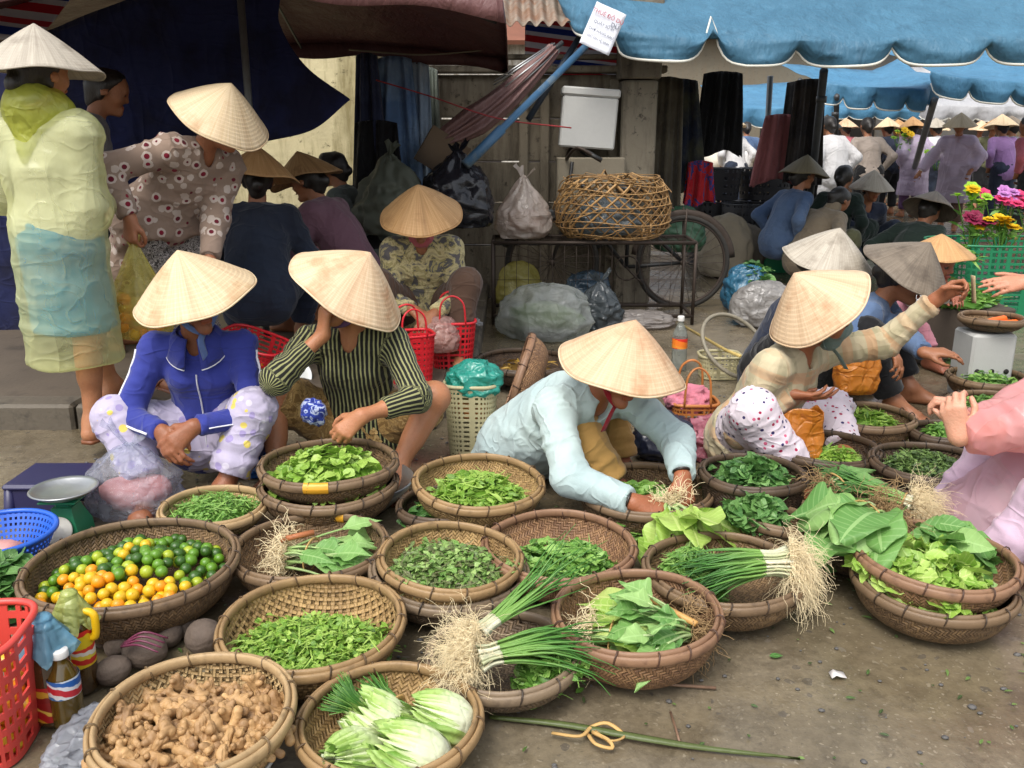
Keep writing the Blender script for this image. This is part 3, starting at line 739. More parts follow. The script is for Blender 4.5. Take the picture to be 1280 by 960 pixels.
# ------------------------------------------------------------------ walls, pillar, roof
def concrete(name, c, c2): 
    t = NT(name); o = t.obj(False)
    col = t.mix(t.noise(5, o, 5, .65), dark(c, .7), dark(c, 1.15))
    col = t.mix(t.ramp(t.noise(2.2, t.sub(o, (3, 3, .5)), 5, .7), [(.45, (0, 0, 0)), (.65, (1, 1, 1))]), col, c2)
    col = t.mix(t.ramp(t.noise(14, o, 5, .75), [(.58, (0, 0, 0)), (.68, (1, 1, 1))]), col, dark(c2, .5))
    return t.done(t.surf(col, .85, t.bump(t.noise(30, o, 5, .7), .5, .012)))
def setting():
    conc = concrete('weathered grey concrete', S(122, 114, 98), S(78, 70, 58)); wood = concrete('dark wet boards', S(128, 118, 100), S(86, 77, 63)); cream = concrete('peeling cream plaster', S(212, 200, 158), S(150, 138, 98))
    W = thing('wall', 'low grey brown wall of weathered panels behind the bicycle cart', 'wall', (.15, 7.05, 0))
    g = G(); 
    x0, x1, top = -.85, .86, 1.70
    hs = [0, .42, .75, 1.06, 1.38, top]
    for i in range(5):
        g.box(((x0 + x1) / 2 - .15, 0, (hs[i] + hs[i + 1]) / 2), (x1 - x0, .09 + .006 * (i % 2), hs[i + 1] - hs[i] - .012), bev=.006)
    g.build('panel', wood, W, smooth=False)
    for x in (-.72, -.06, .1, .62):
        g = G(); g.box((x, -.085, .83), (.07, .06, 1.66), bev=.008); g.build('post', wood, W, smooth=False)
    g = G(); g.box((0, -.06, top + .03), (x1 - x0 + .3, .16, .05), bev=.008); g.build('top_rail', wood, W, smooth=False)
    g = G(); g.box((0, -.04, top + .12), (x1 - x0 + .3, .1, .035), bev=.008); g.build('upper_rail', wood, W, smooth=False)
    P = thing('concrete_pillar', 'square grey concrete pillar with a painted dark recess at its top', 'pillar', (.93, 6.85, 0))
    g = G(); g.box((0, 0, .82), (.26, .24, 1.64), bev=.012); g.build('shaft', conc, P, smooth=False)
    g = G(); g.box((0, 0, 1.95), (.30, .28, .6), bev=.012); c_ = g.build('capital', conc, P, smooth=False)
    g = G(); g.box((0, -.141, 1.9), (.1, .012, .26)); g.build('recess', plain('painted recess shade', (.012, .011, .01, 1)), c_, smooth=False)  # black plate on the flat face, painted shade of the recess
    Wc = thing('plaster_wall', 'cream plaster wall with mould stains behind the navy sheet', 'wall', (-2.6, 7.6, 0))
    g = G(); g.box((-1.5, 0, 1.4), (6.4, .18, 2.8), bev=.01); g.build('wall', cream, Wc, smooth=False)
    g = G(); g.box((1.42, -.11, 1.3), (.14, .08, 2.6), bev=.01); g.build('corner_post', concrete('greenish post', S(150, 146, 116), S(92, 88, 66)), Wc, smooth=False)
    # corrugated iron roof above the wall
    t = NT('rusty iron'); o = t.obj(False); col = t.mix(t.ramp(t.noise(6, o, 5, .7), [(.4, (0, 0, 0)), (.65, (1, 1, 1))]), S(128, 118, 106), S(112, 80, 58)); iron = t.done(t.surf(col, .6, t.bump(t.noise(40, o), .3), Metallic=.4))
    x = np.linspace(-1.4, 1.4, 240); g = G(); P_ = np.zeros((240, 2, 3)); P_[:, 0] = np.stack([x, 0 * x, .02 * np.sin(x * 2 * math.pi / .09)], 1); P_[:, 1] = P_[:, 0] + (0, 1.8, .75)
    g.grid(P_); tag(g.build('iron_roof', iron, None, (.1, 6.55, 2.0), solid=.004), 'rusty corrugated iron roof sheet over the grey wall', 'roof')
    # striped woven sheets (red, white, blue)
    t = NT('striped sheet'); o = t.obj(False); sp = t.n('SeparateXYZ'); t.put(sp.inputs[0], o)
    f = t.math('FRACT', t.math('ADD', t.math('MULTIPLY', sp.outputs[2], 4.6), t.math('MULTIPLY', sp.outputs[0], .6)))
    col = t.ramp(f, [(0, S(196, 48, 62)), (.22, S(214, 214, 220)), (.36, S(40, 74, 160)), (.56, S(214, 214, 220)), (.66, S(200, 70, 80)), (.8, S(214, 214, 220))], 'CONSTANT')
    h = t.noise(300, o, 1); stripe = t.done(t.mixs(.35, t.surf(col, .5, t.bump(h, .3, .003)), t.n('BsdfTranslucent', {'Color': col}).outputs[0]))
    def sheet(name, label, pts, mat, n=24, m=14, amp=.03, seed=0, solid=.003):
        a, b, c, d = [np.asarray(p, float) for p in pts]
        u = np.linspace(0, 1, n)[:, None, None]; v = np.linspace(0, 1, m)[None, :, None]
        P = (a * (1 - u) + b * u) * (1 - v) + (d * (1 - u) + c * u) * v
        nn = unit(np.cross(b - a, d - a)); P = P + nn * (amp * fbm(P * np.array([4, 4, 1.2]), 3, seed))[..., None]
        g = G(); cen = P.mean((0, 1)); g.grid(P - cen); return tag(g.build(name, mat, None, cen, solid=solid), label, 'sheet')
    sheet('striped_sheet', 'red white and blue striped plastic sheet hung above the grey wall', [(.1, 7.2, 1.6), (1.0, 7.2, 1.6), (1.0, 7.3, 2.2), (.1, 7.3, 2.2)], stripe)
    sheet('striped_sheet', 'red white and blue striped plastic sheet at the roof edge above the yellow poncho', [atY(-30, 52, 4.9), atY(50, 40, 4.9), atY(70, 0, 4.9) + (0, .3, .1), atY(-30, -10, 4.9) + (0, .3, .1)], stripe, seed=4)
    # navy sheet hung behind the left-hand vendors
    navy = cloth('navy sheet', S(30, 36, 74), S(22, 24, 50), 120.)
    N_, M_ = 90, 30; g = G(); YN = 5.28
    ctrl = curve([atY(-60, 440, YN), atY(110, 400, YN), atY(240, 215, YN), atY(310, 183, YN), atY(390, 163, YN), atY(438, 125, YN)], 18); bot = ctrl[np.linspace(0, len(ctrl) - 1, N_).astype(int)]
    tc = [atY(-60, -45, YN), atY(200, -50, YN), atY(338, -30, YN), atY(350, 30, YN), atY(382, 82, YN), atY(437, 123, YN)]; tc = curve(tc, 18); tp = tc[np.linspace(0, len(tc) - 1, N_).astype(int)]
    um = lambda x, y: 1.84 + .5 * (1 - np.maximum(np.abs(x + 1.46), np.abs(y - 5.12)) / 1.42) - .12; tp[:, 2] = np.minimum(tp[:, 2], um(tp[:, 0], tp[:, 1]))
    v = np.linspace(0, 1, M_)[None, :, None]; P = bot[:, None] * (1 - v) + tp[:, None] * v; P[..., 1] += .05 * fbm(P * np.array([3, 1, .8]), 3, 2)
    cen = P.mean((0, 1)); g.grid(P - cen); tag(g.build('navy_sheet', navy, None, cen, solid=.003), 'dark navy cloth sheet with a curved lower edge behind the vendors', 'sheet')
setting()

# ------------------------------------------------------------------ umbrellas, awnings
def tarpmat(name, a, b, seam=None, tl=.3):
    t = NT(name); o = t.obj(False)
    col = t.mix(t.noise(2.5, o, 5, .6), a, b); col = t.mix(t.ramp(t.noise(7, t.sub(o, (1, 1, .4)), 6, .75), [(.5, (0, 0, 0)), (.72, (.4, .4, .4))]), col, dark(b, 1.25)); col = t.mix(t.ramp(t.noise(4, t.sub(o, (2, 2, .5), (3, 1, 2)), 5, .7), [(.55, (0, 0, 0)), (.75, (.55, .55, .55))]), col, dark(a, .55))
    h = t.math('ADD', t.noise(3, t.sub(o, (2, 2, .6)), 4), t.math('MULTIPLY', t.noise(300, o, 1), .02))
    h = t.math('ADD', h, t.math('MULTIPLY', t.noise(14, t.sub(o, (1, 1, .35)), 4, .6, 1.), .35)); nb = t.bump(h, .8, .05)
    return t.done(t.mixs(tl, t.surf(col, .5, nb, Specular_IOR_Level=.4), t.n('BsdfTranslucent', {'Color': col}).outputs[0]))
piping = plain('white piping', S(214, 212, 200), .6, .1)
steel = plain('dull grey pole', S(120, 122, 122), .45, .25, 12., .1, metal=.5)
dsteel = plain('dark painted pole', S(70, 72, 74), .5, .3, 12., .1, metal=.3)
def awning(label, path, notch, mat, val, back, rise, nb=18, cat='awning', name='market_awning', sagk=.12, seed=0, splits=(), posts=(), pip=True, group=None, kn=34):
    """path: bottom edge in plan (world points); scalloped valance `val` high, then a sloping sagging roof `back` deep that rises `rise`"""
    P = np.asarray(path, float); seg = np.linalg.norm(np.diff(P, axis=0), axis=1); s = np.concatenate([[0], np.cumsum(seg)])
    n = int(s[-1] * kn) + 2; u = np.linspace(0, s[-1], n); E = np.stack([np.interp(u, s, P[:, k]) for k in range(3)], 1)
    depth, wid = notch
    ph = np.abs(((u / wid + .5) % 1) - .5) * 2          # 0 at a cusp, 1 mid scallop
    cusp = depth * np.exp(-ph * 5.2)
    for sp, dp in splits: cusp = np.maximum(cusp, dp * np.exp(-np.abs(u - sp) / .05) * (np.abs(u - sp) < .2))
    foldf = np.exp(-ph * 3)
    tg = np.gradient(E[:, :2], axis=0); tg /= np.linalg.norm(tg, axis=1)[:, None] + 1e-9; nrm = np.stack([-tg[:, 1], tg[:, 0]], 1)  # towards the back
    m1 = 12; rows = []
    for j in range(m1 + 1):
        v = j / m1; z = E[:, 2] + cusp * (1 - v) + val * v
        off = .05 * np.sin(u * 2 * math.pi / wid + 1) * (1 - v) * .6 + .05 * foldf * (1 - v) - .03 * np.sin(v * math.pi)
        off = off + .03 * fbm(np.stack([u * 3, np.full(n, v * 2), np.zeros(n)], -1), 3, seed)
        rows.append(np.stack([E[:, 0] + nrm[:, 0] * off, E[:, 1] + nrm[:, 1] * off, z], 1))
    for j in range(1, nb + 1):
        v = j / nb; off = v * back
        z = E[:, 2] + val + rise * v - sagk * np.sin(v * math.pi) * (.6 + .4 * np.sin(u * 2 * math.pi / 1.7 + seed)) + .05 * fbm(np.stack([u * 1.6, np.full(n, v * 3), np.zeros(n)], -1), 3, seed + 3)
        rows.append(np.stack([E[:, 0] + 0 * off - .04 * off, E[:, 1] + off, z], 1))
    Pg = np.stack(rows, 1); base = np.array([P[:, 0].mean(), P[:, 1].mean() + back * .5, 0])
    T = thing(name, label, cat, base, group=group)
    g = G(); g.grid(Pg - base); can = g.build('canopy', mat, T, solid=.004)
    if pip: g = G(); g.tube(Pg[:, 0] - base, .011, 6); g.build('piping', piping, can)
    for (a, b, r) in posts:
        g = G(); g.tube([np.asarray(a) - base, np.asarray(b) - base], r, 10); g.build('post', steel, T)
    return T
blue_tarp = tarpmat('blue canvas', S(60, 104, 130), S(90, 140, 168))
aw = awning('large blue canvas awning with white-piped scalloped edge over the right-hand stalls', [atY(697, 28, 6.75), atY(740, 50, 6.35), atY(775, 73, 6.3), atY(890, 82, 6.3), atY(1010, 84, 6.3), atY(1280, 81, 6.3), atY(1500, 70, 6.3)], (.13, .64), blue_tarp, .17, 2.4, 1.8,
            splits=((1.33, .36),), posts=((at(950, 325), atY(963, 95, 9.0), .028),), seed=3)
tarp2 = tarpmat('blue canvas faded', S(72, 130, 168), S(106, 164, 198), tl=.35)
for k, (lab, path, nw, vl, bk, rs, posts) in enumerate([
    ('faded blue awning with pale patches beyond the dark poles', [atY(1012, 126, 12.2), atY(1060, 136, 12), atY(1150, 140, 12.0), atY(1185, 120, 12.6)], (.12, .42), .28, 1.6, .35, ((at(1128, 262), atY(1168, 125, 12), .045),)),
    ('bright blue awning at the picture edge behind the pink poncho', [atY(1160, 118, 10.2), atY(1200, 126, 10), atY(1290, 134, 10), atY(1420, 130, 10)], (.12, .46), .24, 2., .6, ((at(1290, 330), atY(1285, 118, 10), .04),)),
    ('pale grey plastic awning far behind between the two blue ones', [atY(1150, 150, 19), atY(1230, 152, 19), atY(1300, 150, 19)], (.08, .6), .3, 2., .9, ()),
    ('small blue awning over the far white goods stall', [atY(905, 158, 17), atY(960, 160, 17), atY(1040, 156, 17)], (.1, .5), .35, 2., .5, ()),
    ('blue awning across the far end of the market lane', [atY(1000, 148, 22), atY(1100, 150, 22), atY(1280, 152, 22)], (.1, .6), .3, 2., .5, ())]):
    awning(lab, path, nw, tarp2 if k != 2 else tarpmat('grey plastic sheet', S(176, 178, 182), S(206, 204, 204)), vl, bk, rs, 8, seed=k + 11, posts=posts, kn=16 if k > 1 else 26)
for (a, b, lab, r) in ((at(1004, 322), atY(1030, 88, 7.6), 'leaning dark pole beside the olive-hatted woman', .034), (at(1042, 262), atY(1046, 120, 12.0), 'thin black pole in front of the white-shirted shopper', .035), (at(993, 262), atY(1000, 100, 11.5), 'thin dark pole behind the olive conical hat', .03)):
    g = G(); base = np.array([a[0], a[1], 0.]); g.tube([(0, 0, 0), np.asarray(b) - base], r, 10); g.tube([np.asarray(b) - base - (0, 0, .25), np.asarray(b) - base - (0, 0, .2)], r * 1.25, 10)
    tag(g.build('pole', dsteel, None, base), lab, 'pole', 'poles holding up the awnings')

def umbrella(cx, cy, hw, ze, zp, mat, label):
    T = thing('market_umbrella', label, 'umbrella', (cx, cy, 0)); n = 13
    u = np.linspace(-1, 1, 41); U, V_ = np.meshgrid(u, u, indexing='ij'); rr = np.maximum(np.abs(U), np.abs(V_))
    Z = ze + (zp - ze) * (1 - rr) - .05 * np.sin(rr * math.pi) * (1 - np.abs(np.abs(U) - np.abs(V_)) ** 2) + .02 * fbm(np.stack([U * 3, V_ * 3, U * 0], -1), 2, 5)
    Z = Z - .10 * (rr ** 3) * np.minimum(np.abs(U), np.abs(V_)) ** 2
    g = G(); g.grid(np.stack([U * hw, V_ * hw, Z], -1)); c_ = g.build('canopy', mat, T, solid=.004)
    E = np.concatenate([np.stack([U[0], V_[0], Z[0]], 1), np.stack([U[:, -1], V_[:, -1], Z[:, -1]], 1), np.stack([U[-1, ::-1], V_[-1, ::-1], Z[-1, ::-1]], 1), np.stack([U[::-1, 0], V_[::-1, 0], Z[::-1, 0]], 1)])
    E[:, :2] *= hw; k = np.arange(len(E)); dr = .09 + .015 * np.sin(k * 2 * math.pi / 10.)
    g = G(); P = np.stack([E, E * np.array([1.004, 1.004, 1]) - np.stack([0 * dr, 0 * dr, dr * .5], 1), E * np.array([1.008, 1.008, 1]) - np.stack([0 * dr, 0 * dr, dr], 1)], 1); g.grid(P); g.build('valance', mat, c_, solid=.004)
    g = G(); g.tube([(0, 0, .05), (0, 0, zp)], .02, 10); g.build('pole', steel, T)
    for a in range(8):
        ang = a * math.pi / 4 + math.pi / 4 * 0; d = np.array([math.cos(ang), math.sin(ang), 0]); k = hw / max(abs(d[0]), abs(d[1]))
        g = G(); g.tube([(0, 0, zp - .06), d * k * .97 + (0, 0, ze - .03)], .009, 6); g.build('rib', dsteel, T)
    return T
maroon = tarpmat('maroon canvas', S(92, 58, 58), S(112, 76, 74), tl=.16)
umbrella(-1.46, 5.12, 1.42, 1.87, 2.37, maroon, 'wide square maroon market umbrella shading the vendors, its frame seen from below')
# ------------------------------------------------------------------ woven bamboo baskets
@once
def weave(name, a, b, stain, strip=.0085, twill=True, holes=None, wet=.5):
    """bamboo strips woven in a herringbone; uv are metres. holes = (u0, radius) leaves gaps between strips beyond a line"""
    t = NT(name); uv = t.n('TexCoord').outputs['UV']; o = t.obj()
    sp = t.n('SeparateXYZ'); t.put(sp.inputs[0], uv)
    U = t.math('DIVIDE', t.math('ADD', sp.outputs[0], 5.0), strip); V = t.math('DIVIDE', t.math('ADD', sp.outputs[1], 5.0), strip)
    iu, iv = t.math('FLOOR', U), t.math('FLOOR', V); fu, fv = t.math('FRACT', U), t.math('FRACT', V)
    per, half = (4.0, 2.0) if twill else (2.0, 1.0)
    over = t.math('LESS_THAN', t.math('MODULO', t.math('ADD', iu, iv), per), half)
    pu = t.math('SINE', t.math('MULTIPLY', fu, math.pi)); pv = t.math('SINE', t.math('MULTIPLY', fv, math.pi))
    prof = t.math('ADD', t.math('MULTIPLY', over, t.math('POWER', pu, .5)), t.math('MULTIPLY', t.math('SUBTRACT', 1, over), t.math('POWER', pv, .5)))
    cu = t.n('CombineXYZ', {0: iu}); cv = t.n('CombineXYZ', {1: iv, 0: 91.3})
    ru = t.n('TexWhiteNoise'); t.put(ru.inputs['Vector'], cu); rv = t.n('TexWhiteNoise'); t.put(rv.inputs['Vector'], cv)
    r = t.math('ADD', t.math('MULTIPLY', over, ru.outputs['Value']), t.math('MULTIPLY', t.math('SUBTRACT', 1, over), rv.outputs['Value']))
    col = t.mix(t.math('ADD', t.math('MULTIPLY', r, .75), t.math('MULTIPLY', t.noise(16, o, 4), .3)), a, b)
    col = t.mix(t.ramp(t.noise(7, o, 5, .7), [(.40, (0, 0, 0)), (.66, (wet, wet, wet))]), col, stain)
    gap = t.ramp(prof, [(0, (.25, .25, .25)), (.55, (1, 1, 1))])
    col = t.mix(1.0, col, gap, 'MULTIPLY')
    h = t.math('ADD', prof, t.math('MULTIPLY', t.noise(1, t.sub(uv, (300, 300, 1)), 2), .3))
    sh = t.surf(col, .55, t.bump(h, .9, .004), Specular_IOR_Level=.35)
    if holes is not None:
        ge = lambda f, m: t.math('GREATER_THAN', t.math('ABSOLUTE', t.math('SUBTRACT', f, .5)), m)
        # every second strip is missing in the open-woven zone
        ou = t.math('MODULO', iu, 2.0); ov = t.math('MODULO', iv, 2.0)
        h_ = t.math('MULTIPLY', t.math('LESS_THAN', ou, .5), t.math('LESS_THAN', ov, .5))
        zone = t.math('GREATER_THAN', sp.outputs[1], holes)
        lim = t.math('LESS_THAN', t.math('ADD', t.math('MULTIPLY', sp.outputs[0], sp.outputs[0]), t.math('MULTIPLY', sp.outputs[1], sp.outputs[1])), .055)
        h_ = t.math('MULTIPLY', t.math('MULTIPLY', h_, zone), lim)
        sh = t.mixs(h_, sh, t.n('BsdfTransparent').outputs[0])
    return t.done(sh)
@once
def canemat(name, a, b, knots=True):
    t = NT(name); uv = t.n('TexCoord').outputs['UV']; o = t.obj()
    col = t.mix(t.noise(9, o, 5, .65), a, b); col = t.mix(t.ramp(t.noise(30, o, 4), [(.55, (0, 0, 0)), (.75, (.7, .7, .7))]), col, dark(a, .5))
    return t.done(t.surf(col, .5, t.bump(t.noise(90, o, 3), .35, .003), Specular_IOR_Level=.4))
STY = {
 'tan': (S(138, 110, 70), S(196, 162, 108), S(88, 64, 42), S(118, 92, 62), S(170, 140, 98)),
 'pale': (S(164, 136, 92), S(210, 182, 132), S(116, 88, 58), S(138, 112, 78), S(188, 160, 118)),
 'brown': (S(94, 74, 54), S(144, 116, 82), S(54, 40, 30), S(86, 68, 52), S(136, 112, 84)),
 'red': (S(112, 82, 60), S(168, 130, 92), S(72, 48, 38), S(104, 74, 58), S(156, 122, 92)),
 'grey': (S(92, 78, 64), S(142, 120, 94), S(56, 46, 38), S(88, 74, 62), S(146, 126, 100)),
 'dark': (S(58, 46, 36), S(94, 74, 56), S(34, 26, 20), S(56, 45, 36), S(98, 80, 62)),
}
BK = {}
def bowl_profile(Rr, h, flat=.62):
    # inside profile from the centre of the bottom up to the rim
    t = np.linspace(0, 1, 9); rb = Rr * flat
    P = [(x, .006 * (x / rb) ** 2) for x in np.linspace(0, rb, 6)]
    for k in np.linspace(0, 1, 12)[1:]:
        a = k * math.pi / 2; P.append((rb + (Rr - rb) * math.sin(a) ** 1.0, .006 + (h - .006) * (1 - math.cos(a)) ** .85))
    return np.array(P)
def bowl_z(r, Rr, h, flat=.62):
    P = bowl_profile(Rr, h, flat); return np.interp(r, P[:, 0], P[:, 1])
def basket(label, pxc, w, zr, depth=.1, sty='tan', tilt=(0, 0), rot=None, holes=None, flat=.62, bind=16, group='bamboo baskets laid out on the ground', strip=.0085, mark=None, name='bamboo_basket', D=None, tie=None, p=None, rimr=.0085, twill=True, cat='basket'):
    """pxc = rim centre in the photograph, w = rim width there, zr = rim height above the ground"""
    c = at(pxc[0], pxc[1], zr) if p is None else np.asarray(p, float)
    if D is None: D = w * zd(c) / FPX - .026
    Rr = D / 2; rot = random.uniform(0, 6.28) if rot is None else rot
    a, b, st, r1, r2 = STY[sty]
    M = rx(R(tilt[0])) @ ry(R(tilt[1]))
    base = c - M @ np.array([0, 0, depth])
    T = thing(name, label, cat, base, group=group, rot=Matrix(M.tolist()).to_euler())
    wm = weave('weave ' + sty + ('' if holes is None else ' open'), a, b, st, strip, twill, holes)
    pr = bowl_profile(Rr, depth, flat)
    outer = pr[::-1].copy(); outer[:, 0] += .004 * np.minimum(1, outer[:, 0] / .05); outer[:, 1] -= .006
    g = G(); wob = .006
    g.lathe(pr, 72, 'planar', rz(rot if holes is None else 0), wob=wob, seed=rot); g.lathe(outer, 72, 'planar', rz(rot if holes is None else 0), wob=wob, seed=rot)
    if holes is not None: g.UV = [u for u in g.UV]
    g.build('bowl', wm, T)
    rm = canemat('rim ' + sty, r1, r2)
    aa = np.linspace(0, 2 * math.pi, 72, endpoint=False); k = 1 + wob * (np.sin(2 * aa + rot) + .5 * np.sin(3 * aa + 2 * rot))
    Mr = rz(rot if holes is None else 0)
    g = G()
    for dr, dz, rr in ((-.003, .003, .0062), (.0085, -.003, .0062)):
        ring = np.stack([(Rr + dr) * np.cos(aa) * k, (Rr + dr) * np.sin(aa) * k, np.full(72, depth + dz) + .0025 * np.sin(3 * aa + rot)], 1) @ Mr.T
        g.tube(ring, rr, 10, closed=True, flat=2.1)
    rim = g.build('rim', rm, T)
    g = G(); n = int(bind * D / .42); P = []; ph = np.linspace(-math.pi * .5, math.pi * 1.5, 11)   # one thread wound round the rim
    for i in range(n):
        an = 2 * math.pi * (i + random.uniform(-.18, .18)) / n; kk = 1 + wob * (math.sin(2 * an + rot) + .5 * math.sin(3 * an + 2 * rot))
        P.append(np.stack([Rr * kk + .0028 + .0128 * np.cos(ph), .004 * np.sin(ph), depth + .0178 * np.sin(ph)], 1) @ (Mr @ rz(an)).T)
        a2 = 2 * math.pi * np.linspace(.25, .8, 4) / n + an; P.append(np.stack([(Rr * kk + .001) * np.cos(a2), (Rr * kk + .001) * np.sin(a2), np.full(4, depth - .0155)], 1) @ Mr.T)
    g.tube(np.concatenate(P), .0023, 5, cap=False); g.build('binding_thread', canemat('binding ' + sty, dark(r1, .35), dark(r1, .7)), rim)
    if mark is not None:  # a strip of yellow tape wrapped round the rim
        g = G(); an = np.linspace(mark - .17, mark + .17, 8)
        ph = np.linspace(0, 2 * math.pi, 13); q = []
        for x in an:
            q.append(np.stack([(Rr + .0028 + .0135 * np.cos(ph)) * math.cos(x), (Rr + .0028 + .0135 * np.cos(ph)) * math.sin(x), depth + .0185 * np.sin(ph)], 1))
        g.grid(np.array(q)); g.build('tape', plain('yellow tape', S(206, 150, 40), .4, .15), rim)
    BK[label] = dict(T=T, base=base, M=M, R=Rr, h=depth, flat=flat, D=D, c=c)
    return BK[label]
def inb(b, x, y, dz=0.):
    """world point above the inside of basket b at local x, y"""
    return b['base'] + b['M'] @ np.array([x, y, float(bowl_z(min(math.hypot(x, y), b['R']), b['R'], b['h'], b['flat'])) + dz])

# ------------------------------------------------------------------ leaves
def leaves(g, pos, yaw, pitch, roll, L, W, bend=.4, fold=.25, shape='ovate', n=4, rnd=None, ruff=0., seed=0, m=3, wave=0.):
    """many leaf blades, each a folded bent strip of m columns; pos at the leaf base; attributes lu, lv run across and along a blade"""
    N = len(pos); L = np.broadcast_to(L, (N,)); W = np.broadcast_to(W, (N,)); bend = np.broadcast_to(bend, (N,)); fold = np.broadcast_to(fold, (N,))
    t = np.linspace(0, 1, n + 1); c_ = np.linspace(-1, 1, m)
    w = {'ovate': np.sin(np.pi * np.clip(t, .03, .985) ** .75), 'strap': np.clip(1.15 - t ** 3, .15, 1) * np.minimum(1, .55 + t * 2), 'round': np.sqrt(np.clip(1 - (2 * t - 1) ** 2, .03, 1)),
         'cress': np.array([.12, .25, 1., .95, .25])[:n + 1] if n == 4 else np.sin(np.pi * np.clip(t, .03, .985)), 'blade': np.clip(1 - t ** 2.5, .05, 1), 'spoon': np.clip(.16 + 1.0 * np.sin(np.pi * np.clip(t, 0, .97) ** 2.0) ** .8, .05, 1), 'broad': np.sin(np.pi * np.clip(t, .05, .96) ** .62) ** .7}[shape]
    ang = bend[:, None] * t[None]
    ds = 1 / n; x = np.concatenate([np.zeros((N, 1)), np.cumsum(np.cos((ang[:, 1:] + ang[:, :-1]) / 2) * ds, 1)], 1); z = np.concatenate([np.zeros((N, 1)), np.cumsum(-np.sin((ang[:, 1:] + ang[:, :-1]) / 2) * ds, 1)], 1)
    V = np.zeros((N, n + 1, m, 3)); rr = np.random.default_rng(seed + N)
    ph = rr.uniform(0, 6.28, (N, 1, 1)); fr = rr.uniform(9, 15, (N, 1, 1)); T3 = t[None, :, None]; C3 = c_[None, None, :]
    ed = 1 + wave * .5 * np.sin(T3 * fr * 1.3 + ph * 2 + np.sign(C3)) * np.abs(C3)
    V[..., 0] = x[:, :, None] * L[:, None, None] + (-.10 * L[:, None, None] * np.abs(C3) ** 2 * (T3 > .4) * (m > 3))
    V[..., 1] = C3 * w[None, :, None] * W[:, None, None] * .5 * ed
    V[..., 2] = z[:, :, None] * L[:, None, None] + np.abs(C3) ** 1.3 * fold[:, None, None] * w[None, :, None] * W[:, None, None] * .5 + wave * W[:, None, None] * .35 * np.abs(C3) ** 1.5 * np.sin(T3 * fr + ph + C3 * 1.5) * (T3 > .08)
    if ruff:
        k = np.abs(c_)[None, None] ** .5
        V[..., 2] += ruff * W[:, None, None] * rr.uniform(-1, 1, (N, n + 1, m)) * k; V[..., 0] += ruff * .6 * L[:, None, None] * rr.uniform(-1, 1, (N, n + 1, m)) * (T3 > .2) * k
    cy, sy_, cp, sp, cr, sr = np.cos(yaw), np.sin(yaw), np.cos(pitch), np.sin(pitch), np.cos(roll), np.sin(roll)
    V = V.reshape(N, -1, 3); Y1 = V[..., 1] * cr[:, None] - V[..., 2] * sr[:, None]; Z1 = V[..., 1] * sr[:, None] + V[..., 2] * cr[:, None]
    X2 = V[..., 0] * cp[:, None] - Z1 * sp[:, None]; Z2 = V[..., 0] * sp[:, None] + Z1 * cp[:, None]
    X3 = X2 * cy[:, None] - Y1 * sy_[:, None]; Y3 = X2 * sy_[:, None] + Y1 * cy[:, None]
    V = np.stack([X3, Y3, Z2], -1) + np.asarray(pos)[:, None]
    i = np.arange(n)[:, None]; j = np.arange(m - 1)[None]
    q = np.stack([i * m + j, i * m + j + 1, (i + 1) * m + j + 1, (i + 1) * m + j], -1).reshape(-1, 4)
    K = (n + 1) * m; Q = (q[None] + (np.arange(N) * K)[:, None, None]).reshape(-1, 4)
    if rnd is None: rnd = rr.uniform(0, 1, N)
    g.add(V.reshape(-1, 3), Q, rnd=np.repeat(rnd, K), lu=np.tile(np.tile(c_, n + 1), N) + 3, lv=np.tile(np.repeat(t, m), N) * np.repeat(L, K)); return g
LEAF = dict(
 bright=leafmat('bright salad leaves', S(78, 122, 36), S(128, 172, 56), S(182, 210, 104)),
 mid=leafmat('green herb leaves', S(62, 106, 36), S(104, 154, 60), S(158, 198, 102)),
 deep=leafmat('dark green leaves', S(44, 84, 38), S(76, 124, 58), S(130, 172, 98)),
 mint=leafmat('mint with purple stems', S(112, 96, 78), S(104, 150, 62), S(176, 204, 122)),
 dark=leafmat('small dark herbs', S(52, 64, 40), S(74, 104, 48), S(130, 158, 84)),
 pale=leafmat('pale lettuce leaves', S(118, 164, 58), S(164, 200, 86), S(210, 226, 138)),
 mustard=leafmat('broad mustard leaves', S(92, 142, 68), S(122, 170, 88), S(166, 202, 124), rough=.55),
 stem=leafmat('pale leaf stems', S(134, 172, 92), S(172, 200, 128), S(208, 222, 176)),
 chive=leafmat('green onion leaves', S(52, 106, 42), S(84, 140, 58), S(136, 178, 88), rough=.35),
)
